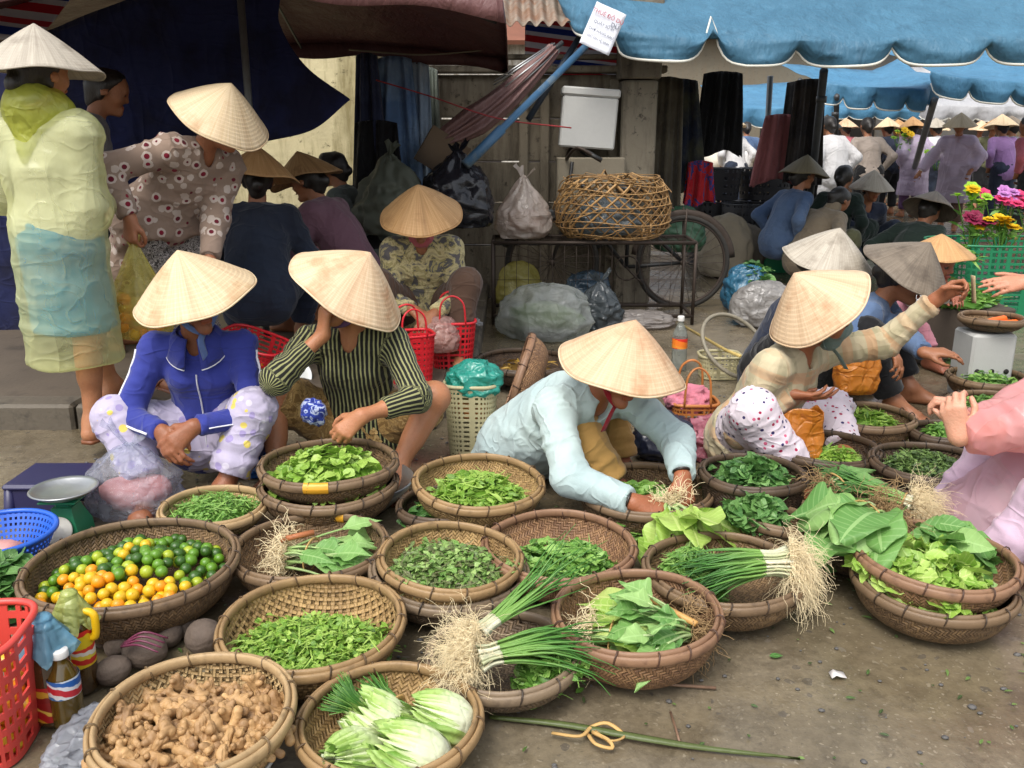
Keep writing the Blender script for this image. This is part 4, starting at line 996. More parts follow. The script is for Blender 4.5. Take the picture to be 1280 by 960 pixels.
def heap(name, label, cat, b, mat, n, L, W, r=.78, dome=.045, off=(0, 0), shape='ovate', stems=0, pitch=(-.5, .6), seed=0, tones=(0, 1), ruff=.08, squash=(1, 1), kind='stuff', stemtone=.9, base=None, Rr=None, loc=None, bend=(.1, 1.0), stemL=.06, fill=.5):
    """loose leaves heaped inside basket b (or on the flat at loc with radius Rr)"""
    rr = np.random.default_rng(seed + 100); g = G()
    rad = (b['R'] * r) if b else Rr
    def surf(x, y):
        q = np.clip(np.hypot(x, y) / rad, 0, 1.15)
        low = np.interp(np.hypot(x + off[0], y + off[1]), *bowl_profile(b['R'], b['h'], b['flat']).T) if b else 0 * x
        e = np.clip(1 - q ** 2, 0, 1)
        lv = (fill * b['h'] if b else 0.) * np.clip((1.02 - q) / .3, 0, 1) ** .6
        return np.maximum(low + .003, lv + e * dome + .014 * fbm(np.stack([x * 14, y * 14, 0 * x], -1), 2, seed) * e) + .004
    # a lumpy body below, so no basket shows between the leaves
    uu = np.linspace(0, 1, 10)[:, None] * rad * .93; aa = np.linspace(0, 2 * math.pi, 28, endpoint=False)[None]
    X, Y = uu * np.cos(aa), uu * np.sin(aa); Z = surf(X, Y) - .012
    g.grid(np.stack([X * squash[0] + off[0], Y * squash[1] + off[1], Z], -1), closed_u=True, rnd=tones[0] + .15 * (tones[1] - tones[0]))
    q = np.sqrt(rr.uniform(0, 1, n)); a = rr.uniform(0, 2 * math.pi, n); q = q * (1 + .08 * np.sin(3 * a + seed))
    x, y = q * rad * np.cos(a), q * rad * np.sin(a); z = surf(x, y) + rr.uniform(-.012, .01, n)
    yaw = rr.uniform(0, 2 * math.pi, n); Ls = L * rr.uniform(.65, 1.25, n)
    pos = np.stack([x * squash[0] + off[0], y * squash[1] + off[1], z], 1) - .4 * Ls[:, None] * np.stack([np.cos(yaw), np.sin(yaw), 0 * yaw], 1)
    leaves(g, pos, yaw, rr.uniform(*pitch, n), rr.uniform(-.9, .9, n), Ls, W * rr.uniform(.7, 1.2, n), rr.uniform(*bend, n), rr.uniform(0, .5, n), shape, rnd=rr.uniform(*tones, n), ruff=ruff, seed=seed)
    if stems:
        q = np.sqrt(rr.uniform(0, 1, stems)); a = rr.uniform(0, 6.28, stems); x, y = q * rad * np.cos(a), q * rad * np.sin(a); z = surf(x, y) + rr.uniform(-.01, .012, stems)
        yaw = rr.uniform(0, 6.28, stems); Ls = stemL * rr.uniform(.6, 1.4, stems)
        pos = np.stack([x * squash[0] + off[0], y * squash[1] + off[1], z], 1) - .5 * Ls[:, None] * np.stack([np.cos(yaw), np.sin(yaw), 0 * yaw], 1)
        leaves(g, pos, yaw, rr.uniform(-.3, .35, stems), rr.uniform(-1, 1, stems), Ls, .0035, rr.uniform(-.6, .8, stems), .4, 'strap', rnd=np.full(stems, stemtone), seed=seed)
    if b: o = g.build(name, mat, None, b['base'], rot=Matrix(b['M'].tolist()).to_euler())
    else: o = g.build(name, mat, None, loc)
    return tag(o, label, cat, kind=kind)

# ------------------------------------------------------------------ bundles: spring onions, rooted greens
rootmat = plain('dry roots', S(226, 208, 168), .8, .25, 30., .2, 80.)
rootdark = plain('earthy roots', S(150, 122, 84), .85, .3, 30., .2, 80.)
bulb = leafmat('white onion stalks', S(196, 204, 150), S(222, 222, 190), S(236, 234, 214))
strawtie = plain('dried leaf tie', S(186, 150, 92), .7, .25, 20.)
def hairs(g, c, d, n, L, spread, r=.0011, seed=0, droop=.5, start=.02, seg=8):
    rr = np.random.default_rng(seed); x, y, z = frame(d)
    for i in range(n):
        o = c + (x * rr.normal() + y * rr.normal()) * start; v = unit(z + (x * rr.normal() + y * rr.normal()) * spread); P = [o]; k = L * rr.uniform(.5, 1.2) / seg
        for j in range(seg): v = unit(v + rr.normal(size=3) * .40 + np.array([0, 0, -droop * .3])); P.append(P[-1] + v * k)
        g.tube(np.array(P), np.linspace(r, r * .5, seg + 1), 4, cap=False)
def onions(label, c, d, up=(0, 0, 1), n=60, Lw=.07, Lg=.3, roots=.09, fan=.16, seed=0, rad=.035, flatz=.55, tie=True, mat='chive', rmat=None, rn=260, name='spring_onion_bundle', group=None, rootdroop=.5, cat='vegetable bundle', greenw=.0095, droop=.25, rdir=None):
    """c = where white stalks meet the roots, d = direction of the green ends"""
    rr = np.random.default_rng(seed); x, y, z = frame(d, up); T = thing(name, label, cat, c, group=group)
    gs, gg, gr = G(), G(), G()
    for i in range(n):
        a = rr.uniform(0, 6.28); q = math.sqrt(rr.uniform()) * rad; o = x * math.cos(a) * q + y * math.sin(a) * q * flatz
        tgt = unit(z + (x * math.cos(a) * 1.3 + y * math.sin(a) * flatz) * q / rad * fan + rr.normal(size=3) * .04)
        P = curve([o, o * .75 + z * Lw * .5, o * .8 + z * Lw], 3)
        gs.tube(P, np.linspace(.0042, .003, len(P)), 5, rnd=rr.uniform()); p = P[-1]; v = unit(z + tgt * .6); Q = [p]; LL = Lg * rr.uniform(.7, 1.1)
        for k in range(9): v = unit(v + tgt * .16 + np.array([0, 0, -droop * .16 - (.05 * droop * k)]) + rr.normal(size=3) * (.05 + .012 * k)); Q.append(Q[-1] + v * LL / 9)
        tone = rr.uniform(0, .55); gg.tube(np.array(Q), np.concatenate([[greenw * .40, greenw * .5], np.linspace(greenw * .5, greenw * .12, 8)]), 5, cap=False, flat=.7, rnd=np.repeat(np.clip(np.linspace(1.25, .25, 10) - tone * .5, 0, 1), 5))
    gg.build('leaves', LEAF[mat], T); gs.build('stalks', bulb, T)
    hairs(gr, -z * .005, unit(-z if rdir is None else rdir), int(rn * 2.2), roots * 1.15, .5, .00065, seed + 1, rootdroop, rad * .55); gr.build('roots', rmat or rootmat, T)
    if tie:
        g = G(); a = np.linspace(0, 6.28, 20, endpoint=False); ring = (x[None] * np.cos(a)[:, None] * rad * .95 + y[None] * np.sin(a)[:, None] * rad * flatz * .98) + z * Lw * 1.1
        g.tube(ring, .004, 5, closed=True, flat=.5); g.build('tie', strawtie, T)
    return T
def bunch(label, c, d, n=12, L=.2, W=.08, fan=.5, mat='mustard', roots=True, stalk=.1, seed=0, up=(0, 0, 1), ruff=.06, bend=(.2, .9), stick=None, rmat=None, group=None, rad=.03, rn=160, rootL=.07, shape='ovate', name='leafy_bunch', cat='vegetable bunch', stemw=.012, tie=True, lift=.12, segs=10, rdroop=.4, wave=.22):
    """greens with root tuft at c, leaf blades fanned towards d"""
    rr = np.random.default_rng(seed); x, y, z = frame(d, up); T = thing(name, label, cat, c, group=group); gl, gs = G(), G()
    N = n; pos = []; yaw = []; pit = []; 
    for i in range(N):
        f = (i / (N - 1) - .5) * 2 if N > 1 else 0; f = f + rr.normal() * .12
        v = unit(z + x * f * fan + y * rr.uniform(-.5, 1.0) * lift); st = stalk * rr.uniform(.35, 1.25)
        o = x * f * rad * .6 + y * rr.uniform(-1, 1) * rad * .4; P = curve([o, o + v * st * .5 + y * .005, o + v * st], 4)
        gs.tube(P, np.linspace(stemw * .55, stemw * .28, len(P)), 5, flat=.6, ref=y, rnd=rr.uniform(.2, .9))
        pos.append(P[-1] - v * .012); yaw.append(math.atan2(v[1], v[0])); pit.append(math.asin(np.clip(v[2], -1, 1)))
    rn_ = rr.uniform(0, 1, N)
    leaves(gl, np.array(pos), np.array(yaw), np.array(pit), rr.uniform(-.6, .6, N), L * rr.uniform(.8, 1.15, N), W * rr.uniform(.75, 1.15, N), rr.uniform(*bend, N), rr.uniform(.0, .45, N), shape, n=segs, rnd=rn_, ruff=ruff * .5, seed=seed, m=7, wave=wave)
    lf = gl.build('leaves', LEAF[mat], T, sub=1)
    gs.build('stalks', LEAF['stem'], T)
    if roots: g = G(); hairs(g, np.zeros(3), -z, rn, rootL, .6, .0011, seed, rdroop, rad * .6); g.build('roots', rmat or rootdark, T)
    if tie:
        g = G(); a = np.linspace(0, 6.28, 20, endpoint=False); g.tube(x[None] * np.cos(a)[:, None] * rad * 1.15 + y[None] * np.sin(a)[:, None] * rad * .7 + z * stalk * .45, .004, 5, closed=True, flat=.5); g.build('tie', strawtie, T)
    return T
# ------------------------------------------------------------------ baskets of the foreground, back to front
b_ging = basket('pale bamboo basket full of ginger at the front edge', (242, 893), 250, .165, .10, 'pale', tilt=(3, 0), holes=.13, rot=0)
b_cab = basket('bamboo basket with white lettuces and tied herbs at the front', (487, 899), 234, .10, .085, 'tan', tilt=(1, 0))
b_tray = basket('open-woven bamboo tray of chopped herbs', (390, 779), 233, .125, .10, 'tan', tilt=(2, 0), holes=.0, rot=0, strip=.011, twill=False)
b_sc = basket('flat brown basket under the long spring onions, nearest the muddy ground', (630, 817), 196, .085, .07, 'grey')
b_lf = basket('reddish basket of leafy greens with root tufts on both sides', (796, 766), 214, .135, .12, 'red', tilt=(1, -2))
b_low6 = basket('dark outer basket under the basket of purple-stemmed mint', (562, 712), 200, .10, .09, 'grey', tilt=(2, 3))
b_mint = basket('tan basket of purple-stemmed mint sitting in a darker basket', (563, 697), 182, .145, .09, 'tan', tilt=(3, 3), tie=1)
b_7 = basket('wide brown basket with a few loose green leaves, below the pale blue sleeve', (699, 682), 196, .115, .10, 'red', tilt=(1, 0))
b_8b = basket('lower of the two dark baskets stacked before the striped shirt', (411, 605), 172, .145, .10, 'brown')
b_8 = basket('upper dark basket of bright lettuce, stacked, with yellow tape on its rim', (411, 579), 173, .205, .085, 'brown', mark=-1.55)
b_9b = basket('dark basket half hidden under the tan basket of cress', (555, 632), 120, .10, .09, 'dark')
b_9 = basket('tan basket of bright cress leaves beside the crouching pale shirt', (599, 603), 167, .165, .10, 'tan', tilt=(3, 3))
b_10 = basket('dark basket with yellow tape holding rooted pak choi', (388, 684), 196, .115, .10, 'brown', mark=1.45)
b_11 = basket('small shallow tray of finely chopped herbs beside the blue jacket', (267, 634), 134, .12, .06, 'pale', bind=10)
b_lime = basket('deep brown basket heaped with limes and small oranges', (166, 704), 260, .145, .13, 'brown', flat=.62)
b_13 = basket('brown basket with spring onions whose roots hang over the rim', (905, 712), 204, .115, .10, 'brown')
b_14b = basket('lower basket of the stack at the open mud, under the lettuce basket', (1166, 728), 196, .11, .10, 'brown')
b_14 = basket('upper basket of curly pale lettuce stacked at the open mud', (1169, 696), 195, .175, .095, 'red', tilt=(2, 0))
b_15 = basket('deep dark basket of glossy leaves in front of the pink plastic sheet', (941, 592), 133, .19, .16, 'dark', flat=.7)
b_16 = basket('dark basket with an orange bag standing on its edge', (1030, 560), 136, .15, .12, 'dark')
b_17 = basket('brown basket of fresh green sprigs behind the orange bags', (1087, 521), 112, .15, .10, 'brown')
b_18b = basket('lower dark basket under the small-leaved herbs beside the pink raincoat', (1165, 602), 142, .11, .10, 'dark')
b_18 = basket('upper dark basket of small-leaved herbs beside the pink raincoat', (1163, 579), 146, .165, .08, 'dark')
b_19 = basket('small dark basket between the black trousers and the pink sleeve', (1178, 540), 84, .13, .09, 'dark')
b_20 = basket('brown basket of mixed herbs beyond the raised pink hands', (1240, 505), 108, .14, .09, 'brown')
b_20b = basket('brown basket of cut herbs farther along, below the white foam box', (1236, 472), 100, .14, .09, 'brown')
b_21 = basket('brown basket under the hands sorting lettuce roots', (806, 612), 172, .13, .11, 'brown')
b_22 = basket('dark basket of spinach leaves behind the spring onion roots', (968, 648), 100, .13, .11, 'brown', tilt=(-3, 4))
b_23 = basket('large empty dark basket with yellow peel in front of the clear sack', (655, 452), 125, .12, .09, 'dark')
b_24 = basket('brown basket standing on its side behind the pale blue shirt', None, 0, 0, .10, 'red', tilt=(-12, -72), p=at(655, 545, .0) + np.array([-.03, .12, .21]), D=.42)
b_25 = basket('small round tray of carrots on a white foam box', (1240, 398), 78, .40, .05, 'brown', bind=10)
b_26 = basket('dark basket mostly hidden behind the leaning mustard bunch', (1068, 660), 130, .13, .11, 'dark')

g = G(); g.lathe([(0, .0), (.11, .002), (.13, .07), (.136, .075), (.13, .078), (.12, .06), (.10, .012), (0, .01)], 40); tag(g.build('white_basin', plain('white basin', S(196, 196, 190), .35, .1), None, at(242, 893, .165) * np.array([1, 1, 0]) + (.02, -.01, 0)), 'white plastic basin under the ginger basket', 'basin')
# ------------------------------------------------------------------ loose leaves in them
heap('chopped_herbs', 'chopped pale green herbs spread in the open-woven tray', 'herbs', b_tray, LEAF['bright'], 2100, .022, .013, .93, .035, (0, -.03), 'cress', 420, seed=1, tones=(.0, 1), squash=(1, .82), stemL=.05, fill=.42)
heap('mint_leaves', 'purple-stemmed mint leaves filling the nested tan basket', 'mint', b_mint, LEAF['mint'], 2100, .024, .015, .95, .04, (0, -.012), 'ovate', 260, seed=2, stemtone=.05, squash=(1, .92))
heap('loose_leaves', 'few dark green leaves scattered in the wide brown basket', 'leaves', b_7, LEAF['mid'], 420, .038, .024, .72, .045, (.0, -.025), 'ovate', 160, seed=3, squash=(1.1, .8))
heap('lettuce_leaves', 'bright lettuce leaves piled in the basket with yellow tape', 'lettuce', b_8, LEAF['bright'], 330, .055, .036, .84, .07, (0, -.01), 'round', 60, seed=4, tones=(.2, 1), ruff=.16)
heap('cress_leaves', 'bright long-stemmed cress heaped in the tan basket', 'cress', b_9, LEAF['bright'], 620, .042, .018, .84, .05, (0, -.02), 'ovate', 220, seed=5, tones=(.1, .9))
heap('chopped_herbs', 'finely chopped green herbs on the small shallow tray', 'herbs', b_11, LEAF['mid'], 1100, .017, .009, .92, .045, (0, 0), 'cress', 200, seed=6, tones=(.2, 1))
heap('glossy_leaves', 'glossy dark green leaves overflowing the deep dark basket', 'leaves', b_15, LEAF['deep'], 420, .05, .034, .93, .12, (0, 0), 'ovate', 60, seed=7)
heap('herb_sprigs', 'green sprigs in the dark basket beside the orange bag', 'herbs', b_16, LEAF['bright'], 330, .045, .014, .62, .05, (.04, -.02), 'ovate', 120, seed=8, tones=(0, .8))
heap('herb_sprigs', 'fresh green sprigs in the basket behind the orange bags', 'herbs', b_17, LEAF['bright'], 420, .042, .014, .85, .06, (.0, 0), 'ovate', 120, seed=9, tones=(0, .7))
heap('small_herbs', 'small-leaved dark herbs filling the stacked dark basket', 'herbs', b_18, LEAF['dark'], 1300, .022, .012, .92, .05, (0, 0), 'ovate', 160, seed=10)
heap('herb_sprigs', 'leaf tips in the small dark basket by the pink sleeve', 'herbs', b_19, LEAF['mid'], 220, .04, .018, .85, .06, seed=11)
heap('cut_herbs', 'mixed cut herbs in the basket beyond the raised pink hands', 'herbs', b_20, LEAF['mid'], 500, .032, .014, .88, .06, seed=12)
heap('cut_herbs', 'cut herbs in the far basket below the white foam box', 'herbs', b_20b, LEAF['mid'], 420, .034, .014, .88, .06, seed=13)
heap('loose_leaves', 'leafy stems under the sorting hands', 'leaves', b_21, LEAF['mid'], 260, .06, .036, .8, .04, (0, -.02), 'ovate', 60, seed=14, tones=(.2, 1))
heap('spinach_leaves', 'spinach leaves spilling from the dark basket behind the onion roots', 'spinach', b_22, LEAF['deep'], 240, .06, .04, 1.0, .11, (-.05, 0), 'ovate', 40, seed=15, tones=(.3, 1))
heap('loose_leaves', 'dark leaves in the half hidden basket under the cress', 'leaves', b_9b, LEAF['deep'], 160, .045, .03, .9, .06, seed=16, tones=(0, .5))
heap('loose_leaves', 'large leaves in the dark basket under the mustard bunch', 'leaves', b_26, LEAF['deep'], 150, .08, .055, .95, .09, seed=17, tones=(.1, .8))
heap('lettuce_leaves', 'curly pale lettuce piled in the stacked basket at the open mud', 'lettuce', b_14, LEAF['pale'], 300, .07, .055, .8, .055, (-.03, -.02), 'round', 30, seed=18, tones=(0, .8), ruff=.22)
heap('betel_leaves', 'flat darker green leaves at the back of the lettuce basket', 'leaves', b_14, LEAF['mustard'], 46, .10, .065, .62, .085, (.07, .06), 'ovate', 0, seed=19, pitch=(-.2, .3), ruff=.04, bend=(.1, .5))
heap('green_leaves', 'green leaves piled beside the blue plastic colander', 'leaves', None, LEAF['deep'], 170, .08, .05, seed=20, Rr=.13, dome=.13, loc=at(5, 760, .0), tones=(.3, 1))
heap('watercress', 'watercress tangle lying on the mustard bunch behind the onions', 'herbs', b_13, LEAF['mid'], 420, .03, .013, .5, .10, (-.09, .0), 'ovate', 160, seed=21)
heap('leaf_scraps', 'leaf scraps and soft herbs beside the long spring onions', 'leaves', b_sc, LEAF['mid'], 330, .034, .022, .5, .06, (.11, -.03), 'ovate', 60, seed=22, tones=(.2, 1))
heap('yellow_peel', 'strips of yellow peel in the empty dark basket', 'peel', b_23, leafmat('dry yellow peel', S(96, 72, 34), S(150, 116, 48), S(196, 160, 70)), 60, .09, .012, .8, .015, shape='strap', seed=23)

# ------------------------------------------------------------------ bundles
def dirw(px0, px1, z0, z1):
    a, b = at(*px0, z0), at(*px1, z1); return unit(b - a)
# basket at the front: long spring onions, roots over the tray's rim
c_ = at(598, 822, .13); onions('long spring onion bundle with pale shaggy roots to the left of the flat brown basket', c_, (.93, .28, .12), n=70, Lw=.05, Lg=.26, roots=.12, fan=.35, seed=3, rad=.045, rn=420, tie=False, droop=.35, rdir=(-1, .12, -.1), greenw=.008)
c_ = at(600, 790, .15); onions('second spring onion bundle, its thin green tips pointing up and away', c_, (.75, .62, .30), n=26, Lw=.05, Lg=.30, roots=.10, fan=.22, seed=5, rad=.03, rn=200, tie=False, droop=.05, rdir=(-.9, -.3, -.05), greenw=.007)
leaves(g_ := G(), np.array([[0, 0, 0.]]), np.array([.15]), np.array([.05]), np.array([.25]), .14, .085, .25, .1, 'ovate', n=6, rnd=np.array([.8]), ruff=.04)
tag(g_.build('broad_leaf', LEAF['mustard'], None, inb(b_sc, .04, -.03, .075), sub=2), 'single broad pale leaf lying on the scraps beside the spring onions', 'leaf')
# the leafy basket
bunch('leafy bunch with dry roots at the left inside the reddish basket', inb(b_lf, -.105, .0, .05), (.95, -.25, .08), 9, .15, .07, .5, 'pale', True, .10, 1, rn=260, rootL=.1, rad=.05, rmat=rootmat)
bunch('broad-leaved bunch lying across the reddish basket', inb(b_lf, .12, -.02, .075), (-.95, -.12, .16), 32, .095, .07, .75, 'mustard', True, .12, 2, rn=220, rootL=.10, rad=.045, lift=.55, bend=(.2, 1.0))
bunch('loose pale stalks at the back of the reddish basket', inb(b_lf, .06, .09, .06), (-.9, .0, .12), 9, .16, .07, .5, 'pale', False, .06, 3, tie=False)
g_ = G(); p0, p1 = inb(b_lf, .03, .09, .10), inb(b_lf, .135, -.05, .10); g_.tube(np.array([0 * p0, (p1 - p0) * .5 + (0, 0, .004), p1 - p0]), .008, 7)
tag(g_.build('bamboo_splint', canemat('splint', S(176, 130, 70), S(206, 160, 96)), None, p0), 'split bamboo tie stick lying across the broad-leaved bunch', 'stick')
# pak choi basket
bunch('pak choi bunch with tangled roots in the dark basket with yellow tape', inb(b_10, -.07, .03, .06), (.97, -.12, .05), 24, .12, .075, .5, 'mustard', True, .15, 4, rn=320, rootL=.1, rad=.06, rmat=rootmat, lift=.3)
g_ = G(); p0, p1 = inb(b_10, -.09, .02, .11), inb(b_10, .0, .055, .12); g_.tube(np.array([0 * p0, p1 - p0]), .009, 7)
tag(g_.build('bamboo_splint', canemat('splint red', S(146, 84, 52), S(176, 112, 70)), None, p0), 'reddish bamboo stick lying on the pak choi bunch', 'stick')
# spring onions with roots hanging over the mud
c_ = at(985, 704, .17); onions('thick spring onion bundle with cream roots hanging over the basket rim', c_, (-1, -.02, -.02), n=95, Lw=.07, Lg=.22, roots=.11, fan=.25, seed=8, rad=.055, rn=560, flatz=.75, tie=False, rootdroop=1.0, rdir=(.9, -.25, .1), greenw=.010)
# dark scallions farther back, roots to the right
c_ = at(1140, 628, .20); onions('dark green scallion bundle with white roots behind the lettuce basket', c_, (-.55, .35, .12) if False else (-.75, .5, .12), n=60, Lw=.02, Lg=.26, roots=.11, fan=.15, seed=9, rad=.035, rn=360, tie=True, rootdroop=.5, rdir=(.9, -.15, .1), greenw=.0095, droop=.15)
# mustard bunch with huge leaves
c_ = at(1098, 645, .22); bunch('mustard bunch with huge pale leaves and earthy roots', c_, (-.95, -.28, .0), 10, .19, .17, .8, 'mustard', True, .08, 6, rn=360, rootL=.12, rad=.06, ruff=.05, bend=(.5, 1.2), lift=.35, shape='round', stemw=.016, wave=.3)
c_ = at(1035, 608, .20); bunch('small rooted bunch tipped over behind the huge mustard leaves', c_, (.8, .3, .25), 8, .13, .07, .5, 'deep', True, .07, 7, rn=260, rootL=.09, rad=.04)
# tied herbs in the lettuce basket
def herb_bundle(label, c, d, seed, n=170, L=.13):
    rr = np.random.default_rng(seed); x, y, z = frame(d); T = thing('herb_bundle', label, 'herb bundle', c, group='tied herb bundles'); g = G()
    for i in range(n):
        a = rr.uniform(0, 6.28); q = math.sqrt(rr.uniform()); o = (x * math.cos(a) + y * math.sin(a) * .7) * q
        P = np.array([o * .022 - z * L * .45, o * .019, o * .03 + z * L * .35, o * .055 + z * L * rr.uniform(.5, .75)]); g.tube(P, [.0016, .002, .0018, .001], 4, rnd=rr.uniform(.2, 1))
    g.build('stems', LEAF['chive'], T); g = G(); a = np.linspace(0, 6.28, 20, endpoint=False)
    g.tube(x[None] * np.cos(a)[:, None] * .024 + y[None] * np.sin(a)[:, None] * .018, .007, 6, closed=True, flat=.35, ref=z); g.build('tie', strawtie, T)
herb_bundle('left-pointing tied bundle of thin herbs beside the lettuces', inb(b_cab, -.06, .065, .045), (-.55, .1, .35), 1)
herb_bundle('tied bundle of thin herbs lying behind the front lettuces', inb(b_cab, .0, .085, .05), (-.75, .55, .1), 2)

# ------------------------------------------------------------------ lettuces at the front
@once
def cabmat():
    t = NT('white lettuce'); o = t.obj(False); r = t.attr('rnd').outputs['Fac']
    r = t.math('ADD', r, t.math('MULTIPLY', t.math('SUBTRACT', t.noise(14, o, 4), .5), .35))
    col = t.ramp(r, [(0, S(232, 234, 214)), (.35, S(226, 232, 194)), (.6, S(178, 206, 116)), (1, S(100, 150, 52))])
    v = t.n('TexVoronoi', {'Scale': 34.}, feature='DISTANCE_TO_EDGE'); t.put(v.inputs[0], t.sub(o, (1, 1, .5)))
    h = t.math('ADD', t.math('MULTIPLY', t.math('MINIMUM', v.outputs[0], .2), 2), t.noise(40, o, 3))
    return t.done(t.mixs(.2, t.surf(col, .4, t.bump(h, .45, .006)), t.n('BsdfTranslucent', {'Color': col}).outputs[0]))
def lettuce(label, c, axis, r=.055, seed=0, open_=.3):
    rr = np.random.default_rng(seed); x, y, z = frame(axis); M = np.stack([x, y, z], 1); T = thing('lettuce', label, 'lettuce', c, group='white lettuces at the front')
    g = G(); g.ball((0, 0, 0), (r, r * .95, r * 1.2), 32, 22, M, .22, seed, rnd=.1); g.build('heart', cabmat(), T)
    g = G()
    for k in range(11):
        a0 = k * 2.4 + rr.uniform(-.3, .3); wd = rr.uniform(.75, 1.05); op = open_ * rr.uniform(.2, 1.3) + .04
        u = np.linspace(-1, 1, 27); t = np.linspace(0, 1, 21); U, T_ = np.meshgrid(u, t, indexing='ij')
        phi = -1.35 + T_ * (2.5 + .3 * rr.uniform(-1, 1)); w = wd * (np.sin(np.clip(T_ * 1.05 + .12, 0, 1.1) * math.pi * .62)) ** .8
        az = a0 + U * w * .95; q = r * (1.03 + .012 * k + op * T_ ** 2.6 * 1.4)
        q = q + r * .30 * T_ ** 4 * np.sin(U * 15 + k * 2 + T_ * 5) + r * .05 * T_ * np.sin(U * 7 + k) * (np.abs(U) ** .7) + r * .05 * fbm(np.stack([U * 3 + k, T_ * 4, 0 * U], -1), 2, seed + k)
        P = np.stack([q * np.cos(phi) * np.cos(az), q * np.cos(phi) * np.sin(az), q * 1.22 * np.sin(phi)], -1)
        P[..., :2] *= (1 + .0 * T_)[..., None]
        g.grid(P @ M.T, rnd=np.clip(.12 + .75 * T_ ** 1.6 * (.55 + .45 * np.abs(U)) + .1 * rr.normal(), 0, 1).ravel())
    g.build('outer_leaves', cabmat(), T)
lettuce('white lettuce nearest the viewer, its heart facing out', inb(b_cab, -.045, -.085, .055), (-.5, -.65, .5), .048, 1, .3)
lettuce('white lettuce with frilled leaves lying at the front right of its basket', inb(b_cab, .075, -.085, .055), (-.75, -.1, .5), .046, 2, .5)
lettuce('white lettuce at the back right of its basket with dark green tips', inb(b_cab, .125, .02, .05), (-.6, -.2, .5), .044, 3, .55)
lettuce('white lettuce squeezed in the middle behind two others', inb(b_cab, .0, .005, .05), (-.7, .1, .6), .042, 4, .5)

# ------------------------------------------------------------------ fruit and roots one can count
def dup(root, loc, rot, sc=None, label=None):
    r = root.copy(); C.objects.link(r); r.location = loc; r.rotation_euler = rot
    if sc: r.scale = (sc, sc, sc)
    if label: r['label'] = label
    for ch in root.children:
        c = ch.copy(); C.objects.link(c); c.parent = r
    return r
def fruitmat(name, a, b):
    t = NT(name); o = t.obj(); col = t.mix(t.ramp(t.noise(25, o, 3), [(.4, (0, 0, 0)), (.7, (1, 1, 1))]), a, b)
    return t.done(t.surf(col, .32, t.bump(t.noise(700, o, 2), .2, .001), Specular_IOR_Level=.5))
FR = {}
for nm, a, b in (('dark green', S(40, 74, 20), S(66, 104, 28)), ('green', S(72, 118, 26), S(108, 148, 36)), ('yellow-green', S(140, 160, 36), S(172, 180, 44)), ('yellow', S(206, 160, 24), S(222, 186, 40)), ('orange', S(222, 132, 14), S(232, 162, 26))):
    g = G(); g.ball((0, 0, 0), (1, 1, .93), 16, 10); g.box((0, 0, .93), (.16, .16, .06), bev=.02); FR[nm] = g, fruitmat(nm + ' fruit', a, b)
def fruit(kind, loc, r, label, cat, group, first={}, nm='lime'):
    k = (kind, nm)
    if k not in first:
        g, m = FR[kind]; o = g.build(nm, m); first[k] = o
    else: o = first[k].copy(); C.objects.link(o)
    o.location = [float(x) for x in loc]; o.scale = (r,) * 3; o.rotation_euler = (random.uniform(0, 6), random.uniform(0, 6), random.uniform(0, 6))
    return tag(o, label, cat, group)
def pack(n, Rr, d, seed, tries=9000):
    rr = np.random.default_rng(seed); P = np.zeros((0, 2))
    for _ in range(tries):
        a = rr.uniform(0, 6.28); q = math.sqrt(rr.uniform()) * Rr; p = np.array([q * math.cos(a), q * math.sin(a)])
        if len(P) == 0 or ((P - p) ** 2).sum(1).min() > d * d: P = np.vstack([P, p])
        if len(P) >= n: break
    return P
rr = np.random.default_rng(5)
for layer, (dz, Rk, dd, nn) in enumerate(((.0, .88, .0265, 235), (-.02, .86, .045, 58))):
    for x, y in pack(nn, b_lime['R'] * Rk, dd, 3 + layer):
        q = math.hypot(x, y) / (b_lime['R'] * .8); z = .085 + .05 * (1 - q * q) + .014 * math.sin(x * 30) * math.cos(y * 25) + dz + rr.uniform(-.006, .006)
        fy = y + .1 * x; yel = rr.uniform(-.035, .035) + (-.055 - fy) - .35 * max(0, abs(x) - .13)
        kind = rr.choice(['yellow', 'orange'], p=[.6, .4]) if yel > .0 else ('yellow-green' if rr.uniform() < (.28 if yel > -.06 else .12) else rr.choice(['dark green', 'green'], p=[.48, .52]))
        if rr.uniform() < .03: kind = 'yellow'
        p = b_lime['base'] + np.array([x, y + .008, z])
        lab = {'dark green': 'dark green lime in the deep brown basket', 'green': 'mid green lime in the deep brown basket', 'yellow-green': 'yellowish green lime in the deep brown basket', 'yellow': 'yellow small orange in the deep brown basket', 'orange': 'deep orange small orange in the deep brown basket'}[kind]
        nm = 'small_orange' if kind in ('yellow', 'orange') else 'lime'
        fruit(kind, p, rr.uniform(.0148, .018), lab, 'small orange' if nm == 'small_orange' else 'lime', kind + ' fruit in the deep basket', nm=nm)
